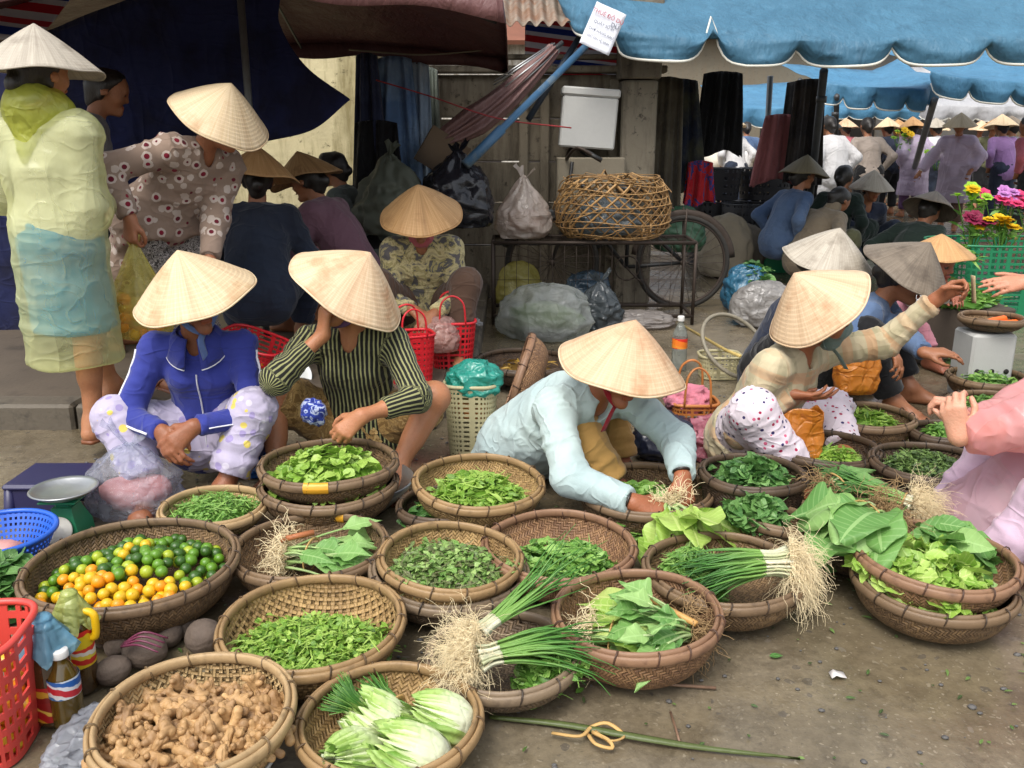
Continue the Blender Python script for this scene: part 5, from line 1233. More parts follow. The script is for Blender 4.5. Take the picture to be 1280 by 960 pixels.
# ginger
t = NT('ginger skin'); o = t.obj(); oi = t.n('ObjectInfo').outputs['Random']
col = t.mix(t.noise(22, o, 4), S(128, 92, 56), S(214, 174, 118)); col = t.mix(t.math('MULTIPLY', oi, .6), col, S(104, 74, 50))
sp = t.n('SeparateXYZ'); t.put(sp.inputs[0], o); wv = t.math('SINE', t.math('MULTIPLY', t.math('ADD', sp.outputs[0], t.math('MULTIPLY', t.noise(30, o), .02)), 700))
ginger_m = t.done(t.surf(col, .6, t.bump(t.math('ADD', t.math('MULTIPLY', wv, .3), t.noise(150, o, 3)), .4, .003)))
GV = []
for v in range(9):
    q = np.random.default_rng(v + 50); B = Body(); p = np.zeros(3); d = np.array([1., 0, 0])
    for k in range(q.integers(3, 6)):
        d = unit(d + q.normal(size=3) * np.array([.5, .9, .45])); e = p + d * q.uniform(.014, .024); B.cap(p, e, q.uniform(.0085, .013), q.uniform(.007, .012), .004)
        for _k in range(q.integers(0, 3)):
            s_ = unit(np.cross(d, q.normal(size=3))); B.cap((p + e) / 2, (p + e) / 2 + s_ * q.uniform(.012, .022), .0085, .0075, .004)
        p = e
    cen = p / 2
    for w in B.p: w['a'] = w['a'] - cen; w['b'] = w['b'] - cen
    o = build_body(B, 'ginger_root', ginger_m, None, .0035); GV.append(o); tag(o, 'knobbly brown ginger piece in the pale basket', 'ginger', 'ginger pieces in the pale basket')
gpts = [(x, y, 0) for x, y in pack(230, b_ging['R'] * .9, .0185, 8)] + [(x, y, -.016) for x, y in pack(58, b_ging['R'] * .8, .036, 9)]
for i, (x, y, dz) in enumerate(gpts):
    y = y - .012
    if y > b_ging['R'] * .66: continue
    q = math.hypot(x, y) / (b_ging['R'] * .88); z = .052 + .035 * max(0, 1 - q * q) + .012 * math.sin(x * 40 + 1) * math.cos(y * 33) + dz
    low = bowl_z(min(math.hypot(x, y), b_ging['R']), b_ging['R'], b_ging['h']); z = max(z, low * .9 + .012 + dz * .3)
    o = GV[i] if i < 9 else GV[i % 9].copy()
    if i >= 9: C.objects.link(o)
    o.location = [float(k) for k in b_ging['base'] + b_ging['M'] @ np.array([x, y, z])]; o.rotation_euler = (rr.uniform(-.7, .7), rr.uniform(-.7, .7), rr.uniform(0, 6.28)); s_ = rr.uniform(.62, 1.0); o.scale = (s_,) * 3
    tag(o, 'knobbly brown ginger piece in the pale basket', 'ginger', 'ginger pieces in the pale basket')
# one stray ginger finger standing on the back of the basket
o = GV[2].copy(); C.objects.link(o); o.location = [float(k) for k in inb(b_ging, .07, .135, .035)]; o.rotation_euler = (0, 1.2, 1.0); tag(o, 'single ginger finger sticking up at the back of its basket', 'ginger', 'ginger pieces in the pale basket')
# taro roots
t = NT('taro skin'); o = t.obj(); sp = t.n('SeparateXYZ'); t.put(sp.inputs[0], o)
wv = t.math('SINE', t.math('MULTIPLY', t.math('ADD', sp.outputs[2], t.math('MULTIPLY', t.noise(14, o, 3), .05)), 380))
col = t.mix(t.noise(13, o, 5, .7), S(60, 50, 45), S(124, 108, 94)); taro_m = t.done(t.surf(col, .8, t.bump(t.math('ADD', t.math('MULTIPLY', wv, .08), t.noise(70, o, 4, .7)), .7, .005)))
for i, (x, y, r, e, lab) in enumerate(((252, 822, .046, 1.0, 'largest round dark taro root touching the lime basket'), (208, 812, .036, 1.1, 'small taro root behind the two front ones'), (178, 838, .042, 1.25, 'pale brown taro root in the middle of the taro pile'), (146, 826, .036, 1.2, 'taro root under the purple stalks'), (138, 860, .036, 1.15, 'taro root nearest the small sauce bottle'), (128, 812, .033, 1.1, 'taro root half hidden behind the yellow labelled jug'), (226, 800, .034, 1., 'taro root in the shade under the lime basket'))):
    g = G(); g.ball((0, 0, r * .9), (r * e, r, r * .96), 28, 18, None, .09, i + 3); tag(g.build('taro_root', taro_m, None, at(x, y, .0) + (0, r * .6, 0), rot=(0, 0, i * 1.7)), lab, 'taro root', 'taro roots on the ground')
g = G()
for k in range(4): 
    P = curve([(0, .004 * k, .008), (.05, .012 * k - .02, .025 + .004 * k), (.10, .02 * k - .03, .012)], 4); g.tube(P, np.linspace(.0035, .002, len(P)), 6)
tag(g.build('beet_stalks', plain('purple stalk', S(104, 44, 68), .4, .2), None, at(152, 812, .075)), 'purple leaf stalks lying on the taro roots', 'stalks')
# carrots
cm = plain('carrot skin', S(226, 104, 34), .5, .15, 30.)
for i, (dx, dy, a) in enumerate(((.05, -.02, .3), (.02, -.045, .15), (-.02, -.03, -.2), (.03, .015, .5), (.07, .01, .1))):
    g = G(); P = curve([(-.07, 0, 0), (-.03, .003, 0), (.05, .0, .0), (.07, 0, 0)], 4); g.tube(P, np.interp(np.linspace(0, 1, len(P)), [0, .15, .8, 1], [.006, .012, .019, .006]), 9)
    tag(g.build('carrot', cm, None, inb(b_25, dx, dy, .02 + .018 * (i == 3)), rot=(0, 0, a)), 'orange carrot on the small tray beside the money hand', 'carrot', 'carrots on the tray')
# ------------------------------------------------------------------ people
PALE = strawmat('pale new straw', S(206, 184, 146), S(226, 208, 176), S(180, 142, 102), .54)
PALE2 = strawmat('cream straw with stains', S(206, 180, 146), S(226, 206, 174), S(176, 130, 92), .50)
TAN = strawmat('tan straw', S(176, 132, 84), S(206, 166, 116), S(140, 98, 58))
OLD = strawmat('old brown straw', S(138, 104, 66), S(170, 134, 92), S(100, 72, 44))
GREY = strawmat('rain-dark grey straw', S(110, 98, 84), S(142, 130, 114), S(74, 64, 54), .48)
GREY2 = strawmat('light grey straw', S(160, 150, 136), S(188, 180, 164), S(120, 110, 96), .52)
def part_uv(t):
    u, v = t.attr('pat_u').outputs['Fac'], t.attr('pat_v').outputs['Fac']
    return u, v
def fin(t, col, o, rough=.85, weave=260., fold=30., fs=.35):
    h = t.math('ADD', t.math('MULTIPLY', t.noise(weave, o, 1), .1), t.math('ADD', t.math('MULTIPLY', t.noise(fold, t.sub(o, (1, 1, .5)), 3), .4), t.crease(o)))
    return t.done(t.surf(col, rough, t.bump(h, .42, .012), Specular_IOR_Level=.2, Sheen_Weight=.1))
def stripes():
    t = NT('striped blouse'); o = t.obj(False); u, v = part_uv(t); pa = t.attr('part').outputs['Fac']
    f = t.math('FRACT', t.math('MULTIPLY', t.math('ADD', u, t.math('MULTIPLY', t.noise(9, o, 2), .012)), 62))
    col = t.mix(t.math('GREATER_THAN', f, .62), S(28, 28, 24), S(140, 140, 96))
    return fin(t, col, o, .7)
def dots(name, base, cs, scale, r, petals=None):
    t = NT(name); o = t.obj(False); v = t.n('TexVoronoi', {'Scale': scale, 'Randomness': .75}); t.put(v.inputs[0], o)
    sc = t.n('SeparateColor'); t.put(sc.inputs[0], v.outputs['Color']); d = v.outputs['Distance']
    col = t.mix(t.noise(6, o, 4), dark(base, .85), dark(base, 1.1))
    if petals: col = t.mix(t.math('MULTIPLY', t.math('LESS_THAN', t.math('ADD', d, t.math('MULTIPLY', t.noise(70, o, 2), .22)), r * 2.3), t.math('GREATER_THAN', sc.outputs[2], .3)), col, petals)
    c2 = t.ramp(sc.outputs[0], [(k / len(cs), c) for k, c in enumerate(cs)], 'CONSTANT')
    col = t.mix(t.math('MULTIPLY', t.math('LESS_THAN', d, r), t.math('GREATER_THAN', sc.outputs[1], .12)), col, c2)
    return fin(t, col, o)
def blotch(name, cs, scale):
    t = NT(name); o = t.obj(False); n = t.noise(scale, o, 4, .6, .8); k = len(cs)
    col = t.ramp(n, [(.36 + .3 * i / k, c) for i, c in enumerate(cs)], 'CONSTANT'); return fin(t, t.mix(t.noise(60, o, 2), dark(cs[0], .9), col) if False else col, o)
def plaid():
    t = NT('faded plaid shirt'); o = t.obj(False); u, v = part_uv(t)
    a = t.math('FRACT', t.math('MULTIPLY', u, 11)); b = t.math('FRACT', t.math('MULTIPLY', v, 11))
    col = t.mix(t.math('MULTIPLY', t.math('LESS_THAN', a, .4), .5), S(176, 164, 134), S(132, 128, 96)); col = t.mix(t.math('MULTIPLY', t.math('LESS_THAN', b, .4), .45), col, S(190, 134, 92))
    col = t.mix(t.math('MULTIPLY', t.ramp(t.noise(5, o, 4), [(.45, (0, 0, 0)), (.65, (1, 1, 1))]), .7), col, S(192, 180, 150)); return fin(t, col, o)
CL = dict(
    blue=cloth('royal blue fleece', S(50, 58, 134), None, 180., .12), lav=dots('lavender trousers with yellow flowers', S(176, 168, 190), (S(206, 186, 96), S(150, 138, 180), S(196, 190, 206)), 24., .34), stripe=stripes(),
    camo_short=blotch('brown patterned shorts', (S(120, 92, 52), S(158, 128, 78), S(136, 108, 66), S(176, 148, 98)), 22.), pale=cloth('pale blue grey shirt', S(176, 192, 190), S(160, 178, 178), 260., .08), tanp=cloth('tan trousers', S(166, 130, 74), None, 260., .15),
    plaid=plaid(), polka=dots('white trousers with red and navy dots', S(212, 200, 208), (S(150, 36, 70), S(52, 46, 92), S(190, 90, 120)), 40., .26),
    floral=dots('taupe blouse with red flowers', S(142, 122, 108), (S(120, 26, 46), S(96, 24, 40), S(120, 26, 46)), 21., .24, S(186, 172, 162)), speck=blotch('speckled grey trousers', (S(58, 54, 52), S(150, 144, 138), S(78, 72, 70), S(168, 162, 158)), 60.),
    grey=cloth('grey shirt', S(120, 118, 120)), navy=cloth('navy jacket', S(44, 52, 68), S(34, 38, 50)), mauve=cloth('mauve knit', S(116, 84, 96)), sage=cloth('grey green top', S(88, 96, 92)), camo=blotch('leaf print shirt', (S(88, 86, 84), S(150, 140, 96), S(184, 172, 128), S(160, 150, 112), S(96, 92, 92)), 15.),
    pinkt=cloth('dusty pink trousers', S(168, 112, 124)), black=cloth('black trousers', S(24, 24, 26)), denim=cloth('washed denim shirt', S(88, 108, 138), S(66, 86, 118)), white=cloth('white shirt', S(206, 204, 204)), dkblue=cloth('dark blue clothes', S(40, 46, 62)), dkgreen=cloth('dark green clothes', S(32, 44, 38)), vest=cloth('grey beige vest', S(150, 138, 128)),
    beige=cloth('beige jacket', S(132, 118, 98)), olive=cloth('olive cloth', S(96, 96, 70)), mask=cloth('green grey face cloth', S(104, 122, 116), S(84, 100, 96)), rose=cloth('rose top', S(176, 92, 100)), purple=cloth('purple ribbon', S(88, 62, 92)), red=cloth('red ribbon', S(150, 30, 44)), skyribbon=cloth('blue white ribbon', S(96, 118, 168), S(190, 196, 206), 60.), teal=cloth('teal skirt', S(40, 138, 200), S(34, 116, 180)), purplet=cloth('purple top', S(136, 104, 150)), lilacp=cloth('lilac grey trousers', S(190, 164, 182)), brownp=cloth('brown trousers', S(84, 64, 52)))
def poncho_film(name, c, a):
    t = NT(name); o = t.obj(False); q = t.sub(o, (6, 6, 2.2)); h = t.math('ADD', t.noise(1.2, q, 2, .4, .5), t.math('MULTIPLY', t.crease(o, 6., 1., .12), .5)); nb = t.bump(h, .5, .025)
    p = t.surf(c, .22, nb, Specular_IOR_Level=.6); tl = t.n('BsdfTranslucent', {'Color': c, 'Normal': nb}).outputs[0]; tr = t.n('BsdfTransparent', {'Color': tuple(.45 + .55 * x for x in c[:3]) + (1,)}).outputs[0]
    lw = t.n('LayerWeight', {'Blend': .35, 'Normal': nb}).outputs['Facing']; f = t.n('Clamp', {0: t.math('ADD', t.math('MULTIPLY', lw, .5), a)}).outputs[0]
    return t.done(t.mixs(f, tr, t.mixs(.35, p, tl)))
FILM = dict(yellow=poncho_film('thin yellow rain plastic', S(228, 230, 178), .26), pink=poncho_film('pink rain plastic', S(240, 178, 176), .55), blush=poncho_film('blush rain plastic', S(232, 196, 206), .5), lilac=poncho_film('lilac rain plastic', S(216, 200, 222), .5), clear=film('clear plastic', S(206, 208, 206), .42, .25, 16.))
rub = plain('brown rubber sandal', S(122, 72, 44), .5, .2)
PEOPLE = {}
def poncho(J, mat, len_=.8, rad=.2, name='rain_poncho', arms=(1, -1), res=.012, seed=0, hood=True, spread=1.0, flatten=.8):
    B = Body(); n, c, p = J['neck_l'], J['chest_l'], J['pel_l']; f, r, u = J['fw'], J['rt'], J['upv']
    bot = p + np.array([0, 0, -len_]); e = rad
    B.cap(p + np.array([0, 0, .02]), bot, e * .95, e * 1.12 * spread, .06, fl=(np.array([0, 1., 0]), flatten + .1), fb=True); B.cap(p, c, e * .95, e * .9, .06, fl=(np.array([0, 1., 0]), flatten)); B.cap(c, n - u * .04, e * .9, .1, .06, fl=(f, flatten))
    B.cap(J['sh'][1], J['sh'][-1], .078, .078, .06)
    for sg in arms:
        el, w, d, nn, h = J['arms'][sg]; B.cap(J['sh'][sg], el, .078, .078, .05); B.cap(el, el + (w - el) * .9, .078, .07, .05, fb=True)
    o = build_body(B, name, mat, J['root'], res, wr=.018, wscale=15, seed=seed, it=1)
    return o
# woman in the blue jacket
J = PEOPLE['blue'] = person('woman in a royal blue zipped jacket with white piping squatting behind the limes', at(270, 612), 186, (.02, -.14, .165), lean=11, slouch=5, hy=36, hp=7, hr=-4, htilt=(-2, 10), ls=.85, tails=.3, hat=PALE, strap=CL['skyribbon'], shirt=CL['blue'], infl=1.02, s=.96, hatD=.41, low=CL['lav'], lowinfl=1.22, lowhem=.8,
    rf=(.17, .18, .07), lf=(-.07, .19, .07), rk=(.8, 1.0, .4), lk=(-.3, 1.0, .3), rh=dict(p=atY(203, 540, 2.80), w=1, d=(.45, -.5, -.62), n=(-.3, -.75, .4), pole=(.9, -.5, -.4), curl=(.5, .6, .7, .8)), lh=dict(p=atY(243, 533, 2.80), w=1, d=(-.62, -.42, -.5), n=(.35, -.75, .4), pole=(-.9, -.5, -.4), curl=(.5, .6, .7, .8)), res=.0055, cres=.008, wr=.012, seed=1, skin=(140, 88, 60), sandals=rub)
root = J['root']; piping_w = plain('white jacket piping', S(206, 206, 212), .6, .05)
def surf_line(J, name, pts, r, mat, parent, flat=.5):
    g = G(); g.tube(curve(pts, 6), r, 6, flat=flat, ref=J['fw']); return g.build(name, mat, parent)
shirt_o = [c for c in root.children if c.name.startswith('shirt')][0]
def project(o, p, d):
    """nearest hit of a line on a garment, in its own space"""
    hit, l, n, _ = o.ray_cast(Vector(p), Vector(d)); return (np.array(l) + np.array(n) * .002) if hit else None
bpy.context.view_layer.update()
def drape(J, o, pts, off=.5):
    out = []
    for a in pts:
        q = project(o, np.asarray(a) + J['fw'] * off, -J['fw'])
        if q is not None: out.append(q)
    return out
nl, cl_, pl_ = J['neck_l'], J['chest_l'], J['pel_l']; rt, up, fw = J['rt'], J['upv'], J['fw']
ln = drape(J, shirt_o, [nl - up * k for k in np.linspace(.085, .42, 14)])
if len(ln) > 3: g = G(); g.tube(curve(ln, 3), .0055, 6, flat=.5); g.build('zip', piping_w, shirt_o)
for sg in (1, -1):
    el, w, d, n, h = J['arms'][sg]; s0 = J['sh'][sg]; out = unit(rt * sg * 1.0 + fw * .35)
    P = []
    for a, b in ((s0, el), (el, w)):
        for k in np.linspace(.1 if a is s0 else .05, .95 if a is s0 else .85, 9):
            c0 = a + (b - a) * k; ax = unit(b - a); dr = unit(out - ax * (out @ ax)); q = project(shirt_o, c0 + dr * .3, -dr)
            if q is not None: P.append(q)
    if len(P) > 4: g = G(); g.tube(curve(P, 2), .0048, 6, flat=.5); g.build('piping', piping_w, shirt_o)
for sg in (1, -1):   # turned-down collar
    g = G(); a = np.linspace(.25, 2.3, 12) * sg; cN = nl + up * .012
    inner = np.array([cN + (rt * math.sin(x) + fw * math.cos(x)) * .064 + up * .03 for x in a]); outer = np.array([cN + (rt * math.sin(x) + fw * math.cos(x) * 1.05) * (.105 + .015 * math.cos(x)) - up * (.03 + .03 * max(0, math.cos(x))) for x in a])
    g.grid(np.stack([inner, inner * .5 + outer * .5 + up * .012, outer], 1)); k_ = g.build('collar', CL['blue'], shirt_o, solid=.004); g = G(); g.tube(outer, .003, 5); g.build('piping', piping_w, k_)
# woman in the striped blouse
kneeR = None
J = PEOPLE['stripe'] = person('woman in a black and cream striped blouse squatting with her cheek on her hand', at(446, 594), 180, (0, -.16, .14), lean=12, slouch=7, hy=-38, hp=-2, hr=-4, htilt=(-8, -15), ls=.84, tails=.25, hat=PALE2, strap=CL['purple'], shirt=CL['stripe'], infl=1.06, hem=-.05, low=CL['camo_short'], lowhem=-.12, lowinfl=1.15,
    rf=(.27, .12, .07), lf=(-.17, .12, .07), rk=(1.0, 1., .2), lk=(-.6, 1., .1), rh=dict(p=atY(404, 418, 3.02), w=1, d=(.12, .05, 1.), n=(-.75, -.6, .1), pole=(1., .2, -.9), curl=(.7, .9, 1., 1.1), cuff=.72), lh=dict(p=atY(452, 520, 2.86), w=1, d=(-.75, -.3, -.6), n=(.1, -.85, .5), pole=(-1, -.1, -.3), curl=(.7, .8, .8, .9), cuff=.62), res=.0055, cres=.008, wr=.011, seed=2, skin=(170, 116, 82), sandals=rub)
g = G(); g.ball((0, 0, 0), (.045, .03, .05), 20, 14, None, .5, 3); tag(g.build('blue_pouch', blotch('blue patterned pouch', (S(36, 48, 120), S(44, 62, 150), S(170, 180, 206), S(40, 54, 130)), 40.), None, atY(392, 515, 2.95)), 'small blue and white cloth pouch between the striped womans knees', 'pouch')
# bending woman in the pale shirt, sorting lettuce
J = PEOPLE['pale'] = person('woman in a pale blue grey shirt bending over her baskets to sort lettuce', atY(696, 634, 3.09) * np.array([1, 1, 0]), 228, (.01, -.12, .14), lean=40, slouch=14, side=0, twist=-14, hy=-6, hp=6, htilt=(-8, 0), hat=PALE2, hatD=.42, ls=.86, tails=.8, strap=CL['red'], shirt=CL['pale'], infl=1.22, hem=-.13, low=CL['tanp'], lowinfl=1.15, lowhem=.9,
    rf=(.06, .31, .07), lf=(-.14, .18, .07), rk=(.1, .4, .8), lk=(-.45, .9, .6), rh=dict(p=atY(792, 628, 2.52), w=1, d=(.86, -.2, -.28), n=(-.1, -.62, .75), pole=(.8, -.3, -.8), curl=(.75, .85, .9, 1.), thumb=.8), lh=dict(p=atY(853, 596, 2.62), w=1, d=(.08, -.65, -.7), n=(.55, -.5, .6), pole=(-1, .1, -.2), curl=(.6, .75, .85, .9), thumb=.8), res=.005, cres=.008, wr=.013, seed=3, skin=(150, 92, 62), sandals=rub)
for k in ('wr_r',):
    el, w, d, n, h = J['arms'][1]; x, y, z = frame(d); a = np.linspace(0, 6.28, 18, endpoint=False); g = G(); g.tube(w - d * .02 + (x[None] * np.cos(a)[:, None] + y[None] * np.sin(a)[:, None]) * .026, .0045, 6, closed=True); g.build('bracelet', plain('dark bracelet', (.02, .015, .012, 1), .3), J['root'])
    el, w, d, n, h = J['arms'][-1]; x, y, z = frame(d); g = G(); g.tube(w - d * .02 + (x[None] * np.cos(a)[:, None] + y[None] * np.sin(a)[:, None]) * .026, .0045, 6, closed=True); g.build('bracelet', plain('dark bracelet', (.02, .015, .012, 1), .3), J['root'])
gp = (J['grip_r'] + J['grip_l']) / 2
bunch('bright lettuce bunch held root end up in the sorting hands', gp + np.array([.0, -.015, .02]), (.25, -.85, -.22), 15, .19, .13, .6, 'pale', True, .06, 31, rn=420, rootL=.07, rad=.045, ruff=.12, bend=(.1, .9), lift=.6, shape='spoon', rmat=rootmat, tie=False, stemw=.016, rdroop=.1)
# woman in the plaid shirt reaching out
J = PEOPLE['plaid'] = person('woman in a faded plaid shirt and dotted trousers stretching her arm towards a customer', at(978, 590), 222, (0, -.14, .12), lean=16, slouch=8, hy=36, hp=8, htilt=(-46, 4), hoff=-.07, hair='short', ls=.84, tails=.3, spines=(.11, .14, .14), hat=PALE2, hatD=.385, strap=CL['mask'], mask=CL['mask'], shirt=CL['plaid'], infl=1.16, low=CL['polka'], lowinfl=1.2, lowhem=.85,
    rf=(.13, .14, .07), lf=(-.15, .17, .07), rk=(.6, .8, .5), lk=(-1.1, .8, .14), rh=dict(p=atY(985, 492, 3.1), w=1, d=(.9, -.3, -.05), n=(.05, -.5, -.85), pole=(.9, -.6, -.5), curl=(.25, .3, .35, .4), th=1), lh=dict(p=atY(1168, 376, 3.2), w=1, d=(.75, -.15, .62), n=(.1, .85, .5), pole=(-.2, -.3, -1), curl=(.8, 1., 1.1, 1.1), thumb=.9), res=.0055, cres=.008, wr=.013, seed=4, skin=(156, 100, 70), sandals=rub)
el, w, d, n, h = J['arms'][-1]; x, y, z = frame(d); a = np.linspace(0, 6.28, 20, endpoint=False); g = G(); g.tube(w - d * .025 + (x[None] * np.cos(a)[:, None] + y[None] * np.sin(a)[:, None]) * .027, .006, 6, closed=True, flat=.5); g.ball(w - d * .025 + n * .028, (.014, .014, .014)); g.build('wristwatch', plain('steel watch', S(150, 146, 132), .3, .2, metal=.8), J['root'])
gl = J['grip_l']; g = G(); q = np.linspace(0, 1, 8); P = np.stack([np.stack([.0 + .02 * q, -.01 * q, .05 - .14 * q], 1) + (.0, w_, 0) for w_ in (-.02, .02)], 1) * .7; g.grid(P)
tag(g.build('banknote', plain('folded banknote', S(170, 150, 116), .7, .2), None, gl + np.array([.03, -.01, .02]), solid=.003), 'folded banknotes held up in the outstretched hand', 'banknote')
# standing woman in the yellow poncho
def teal_skirt(root, J, pel, waist, legs, s):
    B = Body(); Y_ = np.array([0, 1., 0]); B.cap(waist, pel, .12, .155, .05, fl=(Y_, .85)); B.cap(pel, pel - np.array([0, -.02, .36]), .155, .168, .05, fl=(Y_, .86), fb=True)
    build_body(B, 'skirt', CL['teal'], root, .012, wr=.014, wscale=16, seed=3)
bp = atY(106, 560, 3.42) * np.array([1, 1, 0])
J = PEOPLE['poncho'] = person('woman walking away in a thin yellow rain poncho over a white top and teal skirt', bp, -14, (0, .02, .865), lean=-2, slouch=1, hy=-8, hp=-2, htilt=(4, 0), hat=GREY2, hatD=.44, hatmat=None, shirt=CL['white'], infl=1.05, hem=.07, skirt=teal_skirt, rf=(.08, -.03, .10), lf=(-.08, .30, .20), rk=(.05, .6, .1), lk=(-.1, 1, .1), rh=dict(p=(.04, .22, .98), d=(-.6, .7, .2), n=(.7, .3, .6), pole=(.25, -.5, -.8)), lh=dict(p=(-.14, .24, .95), pole=(-.8, -.5, -.3)), hair='bun', res=.008, cres=.012, wr=.008, seed=5, skin=(172, 118, 84), sandals=rub)
poncho(J, FILM['yellow'], .49, .176, seed=5, flatten=.86, spread=.95)
B = Body(); n_, u_, f_, r_ = J['neck_l'], J['upv'], J['fw'], J['rt']   # hood lying on the back
B.cap(n_ + r_ * .09 + u_ * .045, n_ - r_ * .09 + u_ * .045, .055, .055, .05); B.cap(n_ - f_ * .06 + u_ * .03, n_ - f_ * .115 - u_ * .13, .085, .02, .05, fl=(f_, .5)); B.cap(n_ + f_ * .03 + u_ * .06, n_ - f_ * .05 + u_ * .06, .085, .09, .04); build_body(B, 'hood', film('yellow hood', S(206, 210, 92), .6, .35, 10.), J['root'], .010, wr=.012, wscale=16)
# bending woman in the flowered blouse
bp = np.array([-1.61, 4.10, .105])
J = PEOPLE['floral'] = person('woman in a taupe blouse with red flowers stooping with a bag of oranges', bp, -124, (0, -.02, .77), lean=35, slouch=8, side=-12, hy=30, hp=14, htilt=(6, 0), hat=PALE, strap=None, shirt=CL['floral'], infl=1.26, hem=-.24, tails=.3, low=CL['speck'], lowinfl=1.08, rf=(.10, .0, .07), lf=(-.10, .06, .07), rk=(.1, 1, 0), lk=(-.1, 1, 0), rh=dict(p=atY(163, 274, 3.72), w=1, d=(-.1, -.1, -1), n=(-.3, -.9, .1), pole=(.8, -.4, -.2), curl=(.9, 1.1, 1.2, 1.2)), lh=dict(p=atY(262, 325, 3.9), w=1, d=(.2, 0, -1), pole=(-.5, -.8, 0)), res=.007, cres=.009, wr=.012, seed=6, skin=(160, 106, 76), sandals=rub)
# people behind, on the pavement
def back(key, label, p, face, seat, hat=None, shirt='grey', low='black', lean=10, hy=0, hp=0, htilt=(0, 0), stand=False, res=.012, sk=(150, 100, 70), hair='bun', rh=None, lh=None, infl=1.15, group=None, **kw):
    p = np.asarray(p, float)
    if stand: d = dict(pelvis=(0, 0, .8), rf=(.09, .0, .07), lf=(-.09, .08, .07), rk=(.1, 1, 0), lk=(-.1, 1, 0))
    else: d = dict(pelvis=(0, -.16, seat))
    d.update(kw)
    J = person(label, p, face, lean=lean, hy=hy, hp=hp, htilt=htilt, hat=hat, shirt=CL[shirt], low=CL[low], infl=infl, lowinfl=1.15, hair=hair, skin=sk, res=res, cres=res * 1.15, wr=.011, seed=len(PEOPLE) + 7, rh=rh, lh=lh, group=group, **d)
    PEOPLE[key] = J; return J
PV = .105
def on(px_, Y, z=0.0): p = atY(px_, 480, Y); return np.array([(px_ - 640) / FPX * (Y * math.cos(PITCH) + (CAM_H - z - .5) * math.sin(PITCH)), Y, z])
back('greyshirt', 'bareheaded person in a grey shirt standing behind the yellow poncho', on(112, 4.75, PV), -70, 0, None, 'grey', 'dkblue', stand=True, hp=12, hair='short', lean=6)
back('navy', 'woman in a navy jacket seated with her back turned under a tan hat', on(326, 4.75, PV), 8, .36, TAN, 'navy', 'dkblue', lean=14, hy=10, infl=1.3, rh=dict(p=(.22, .22, .42)), lh=dict(p=(-.2, .25, .42)))
back('mauve', 'woman in a mauve knit top seated facing left under a brown conical hat', on(412, 5.35, PV), 72, .36, OLD, 'mauve', 'pinkt', lean=20, infl=1.3, hp=8, rh=dict(p=(.12, .3, .6)), lh=dict(p=(-.1, .3, .55)))
back('sage', 'bareheaded woman in a grey green top seated behind the mauve one', on(440, 6.2, PV), 78, .40, None, 'sage', 'black', lean=22, infl=1.2)
J = back('camo', 'woman in a leaf-print shirt seated low behind the red plastic baskets', on(528, 4.62, PV), 184, .22, TAN, 'camo', 'brownp', lean=16, hp=16, hatD=.42, htilt=(2, 3), infl=1.15, rh=dict(p=(.05, .22, .30), d=(-.6, .6, -.4)), lh=dict(p=(-.06, .24, .28), d=(.5, .6, -.4)), neckwarm=CL['rose'], res=.008)
# vendors on the right
back('greyhat', 'woman under a light grey conical hat sitting just behind the plaid shirt', on(1008, 4.3), 235, .11, GREY2, 'dkblue', 'black', lean=16, hatD=.44, hp=4, htilt=(4, 6), rh=dict(p=(.2, .2, .3)), lh=dict(p=(-.2, .25, .3)))
J = back('denim', 'woman in a blue denim shirt and black trousers squatting under a rain-dark hat', on(1080, 4.1), 238, .13, GREY, 'denim', 'black', lean=24, hp=14, hatD=.45, htilt=(6, 0), rh=dict(p=atY(1110, 430, 3.7), w=1, d=(.3, -.5, -.6)), lh=dict(p=atY(1180, 468, 3.55), w=1, d=(.8, -.3, .1), n=(0, -.3, .9)), rf=(.14, .2, .07), lf=(-.16, .22, .07), res=.008)
back('tanhat', 'woman with her face showing under a wide tan hat, in rose trousers', on(1166, 5.0), 205, .07, TAN, 'white', 'pinkt', lean=10, hy=10, hp=4, s=.86, hatD=.38, hatH=.12, htilt=(-8, -4), rh=dict(p=atY(1185, 395, 4.2), w=1), lh=dict(p=atY(1215, 385, 4.3), w=1), res=.008, sk=(140, 84, 62))
# kneeling customer in pink plastic, mostly outside the picture
J = PEOPLE['pink'] = person('customer in a pink plastic raincoat at the right edge with both hands raised', np.array([1.56, 2.42, 0]), 84, (0, -.16, .20), lean=-5, slouch=4, hp=10, hat=None, ls=.72, shirt=CL['white'], low=CL['lilacp'], rh=dict(p=atY(1212, 532, 2.42), w=1, d=(-.55, .25, .75), n=(.2, -.2, .5), pole=(.15, .3, -1), curl=(.9, 1., 1.1, 1.1)), lh=dict(p=atY(1190, 548, 2.34), w=1, d=(-.3, .12, .95), n=(-.55, -.75, .0), pole=(-.15, .3, -1), curl=(.8, 1.0, 1.1, 1.1)), res=.0055, cres=.010, seed=8, skin=(204, 150, 124), cuff=.55)
B = Body(); p_, c_, n_ = J['pel_l'], J['chest_l'], J['neck_l']
B.cap(p_, c_, .2, .17, .06, fl=(J['fw'], .85)); B.cap(c_, n_, .17, .1, .06, fl=(J['fw'], .8))
for sg in (1, -1):
    el, w, d, n, h = J['arms'][sg]; B.cap(J['sh'][sg], el, .085, .088, .05); B.cap(el, el + (w - el) * .93, .085, .05, .04, fb=True)
build_body(B, 'raincoat', FILM['pink'], J['root'], .009, wr=.016, wscale=13, seed=4)
B = Body(); B.cap(p_ + np.array([0, .10, .1]), np.array([0, .14, .06]), .17, .21, .05, fl=(np.array([0, 1., 0]), .8), fb=True)
build_body(B, 'raincoat_skirt', FILM['blush'], J['root'], .011, wr=.02, wscale=9, seed=6)
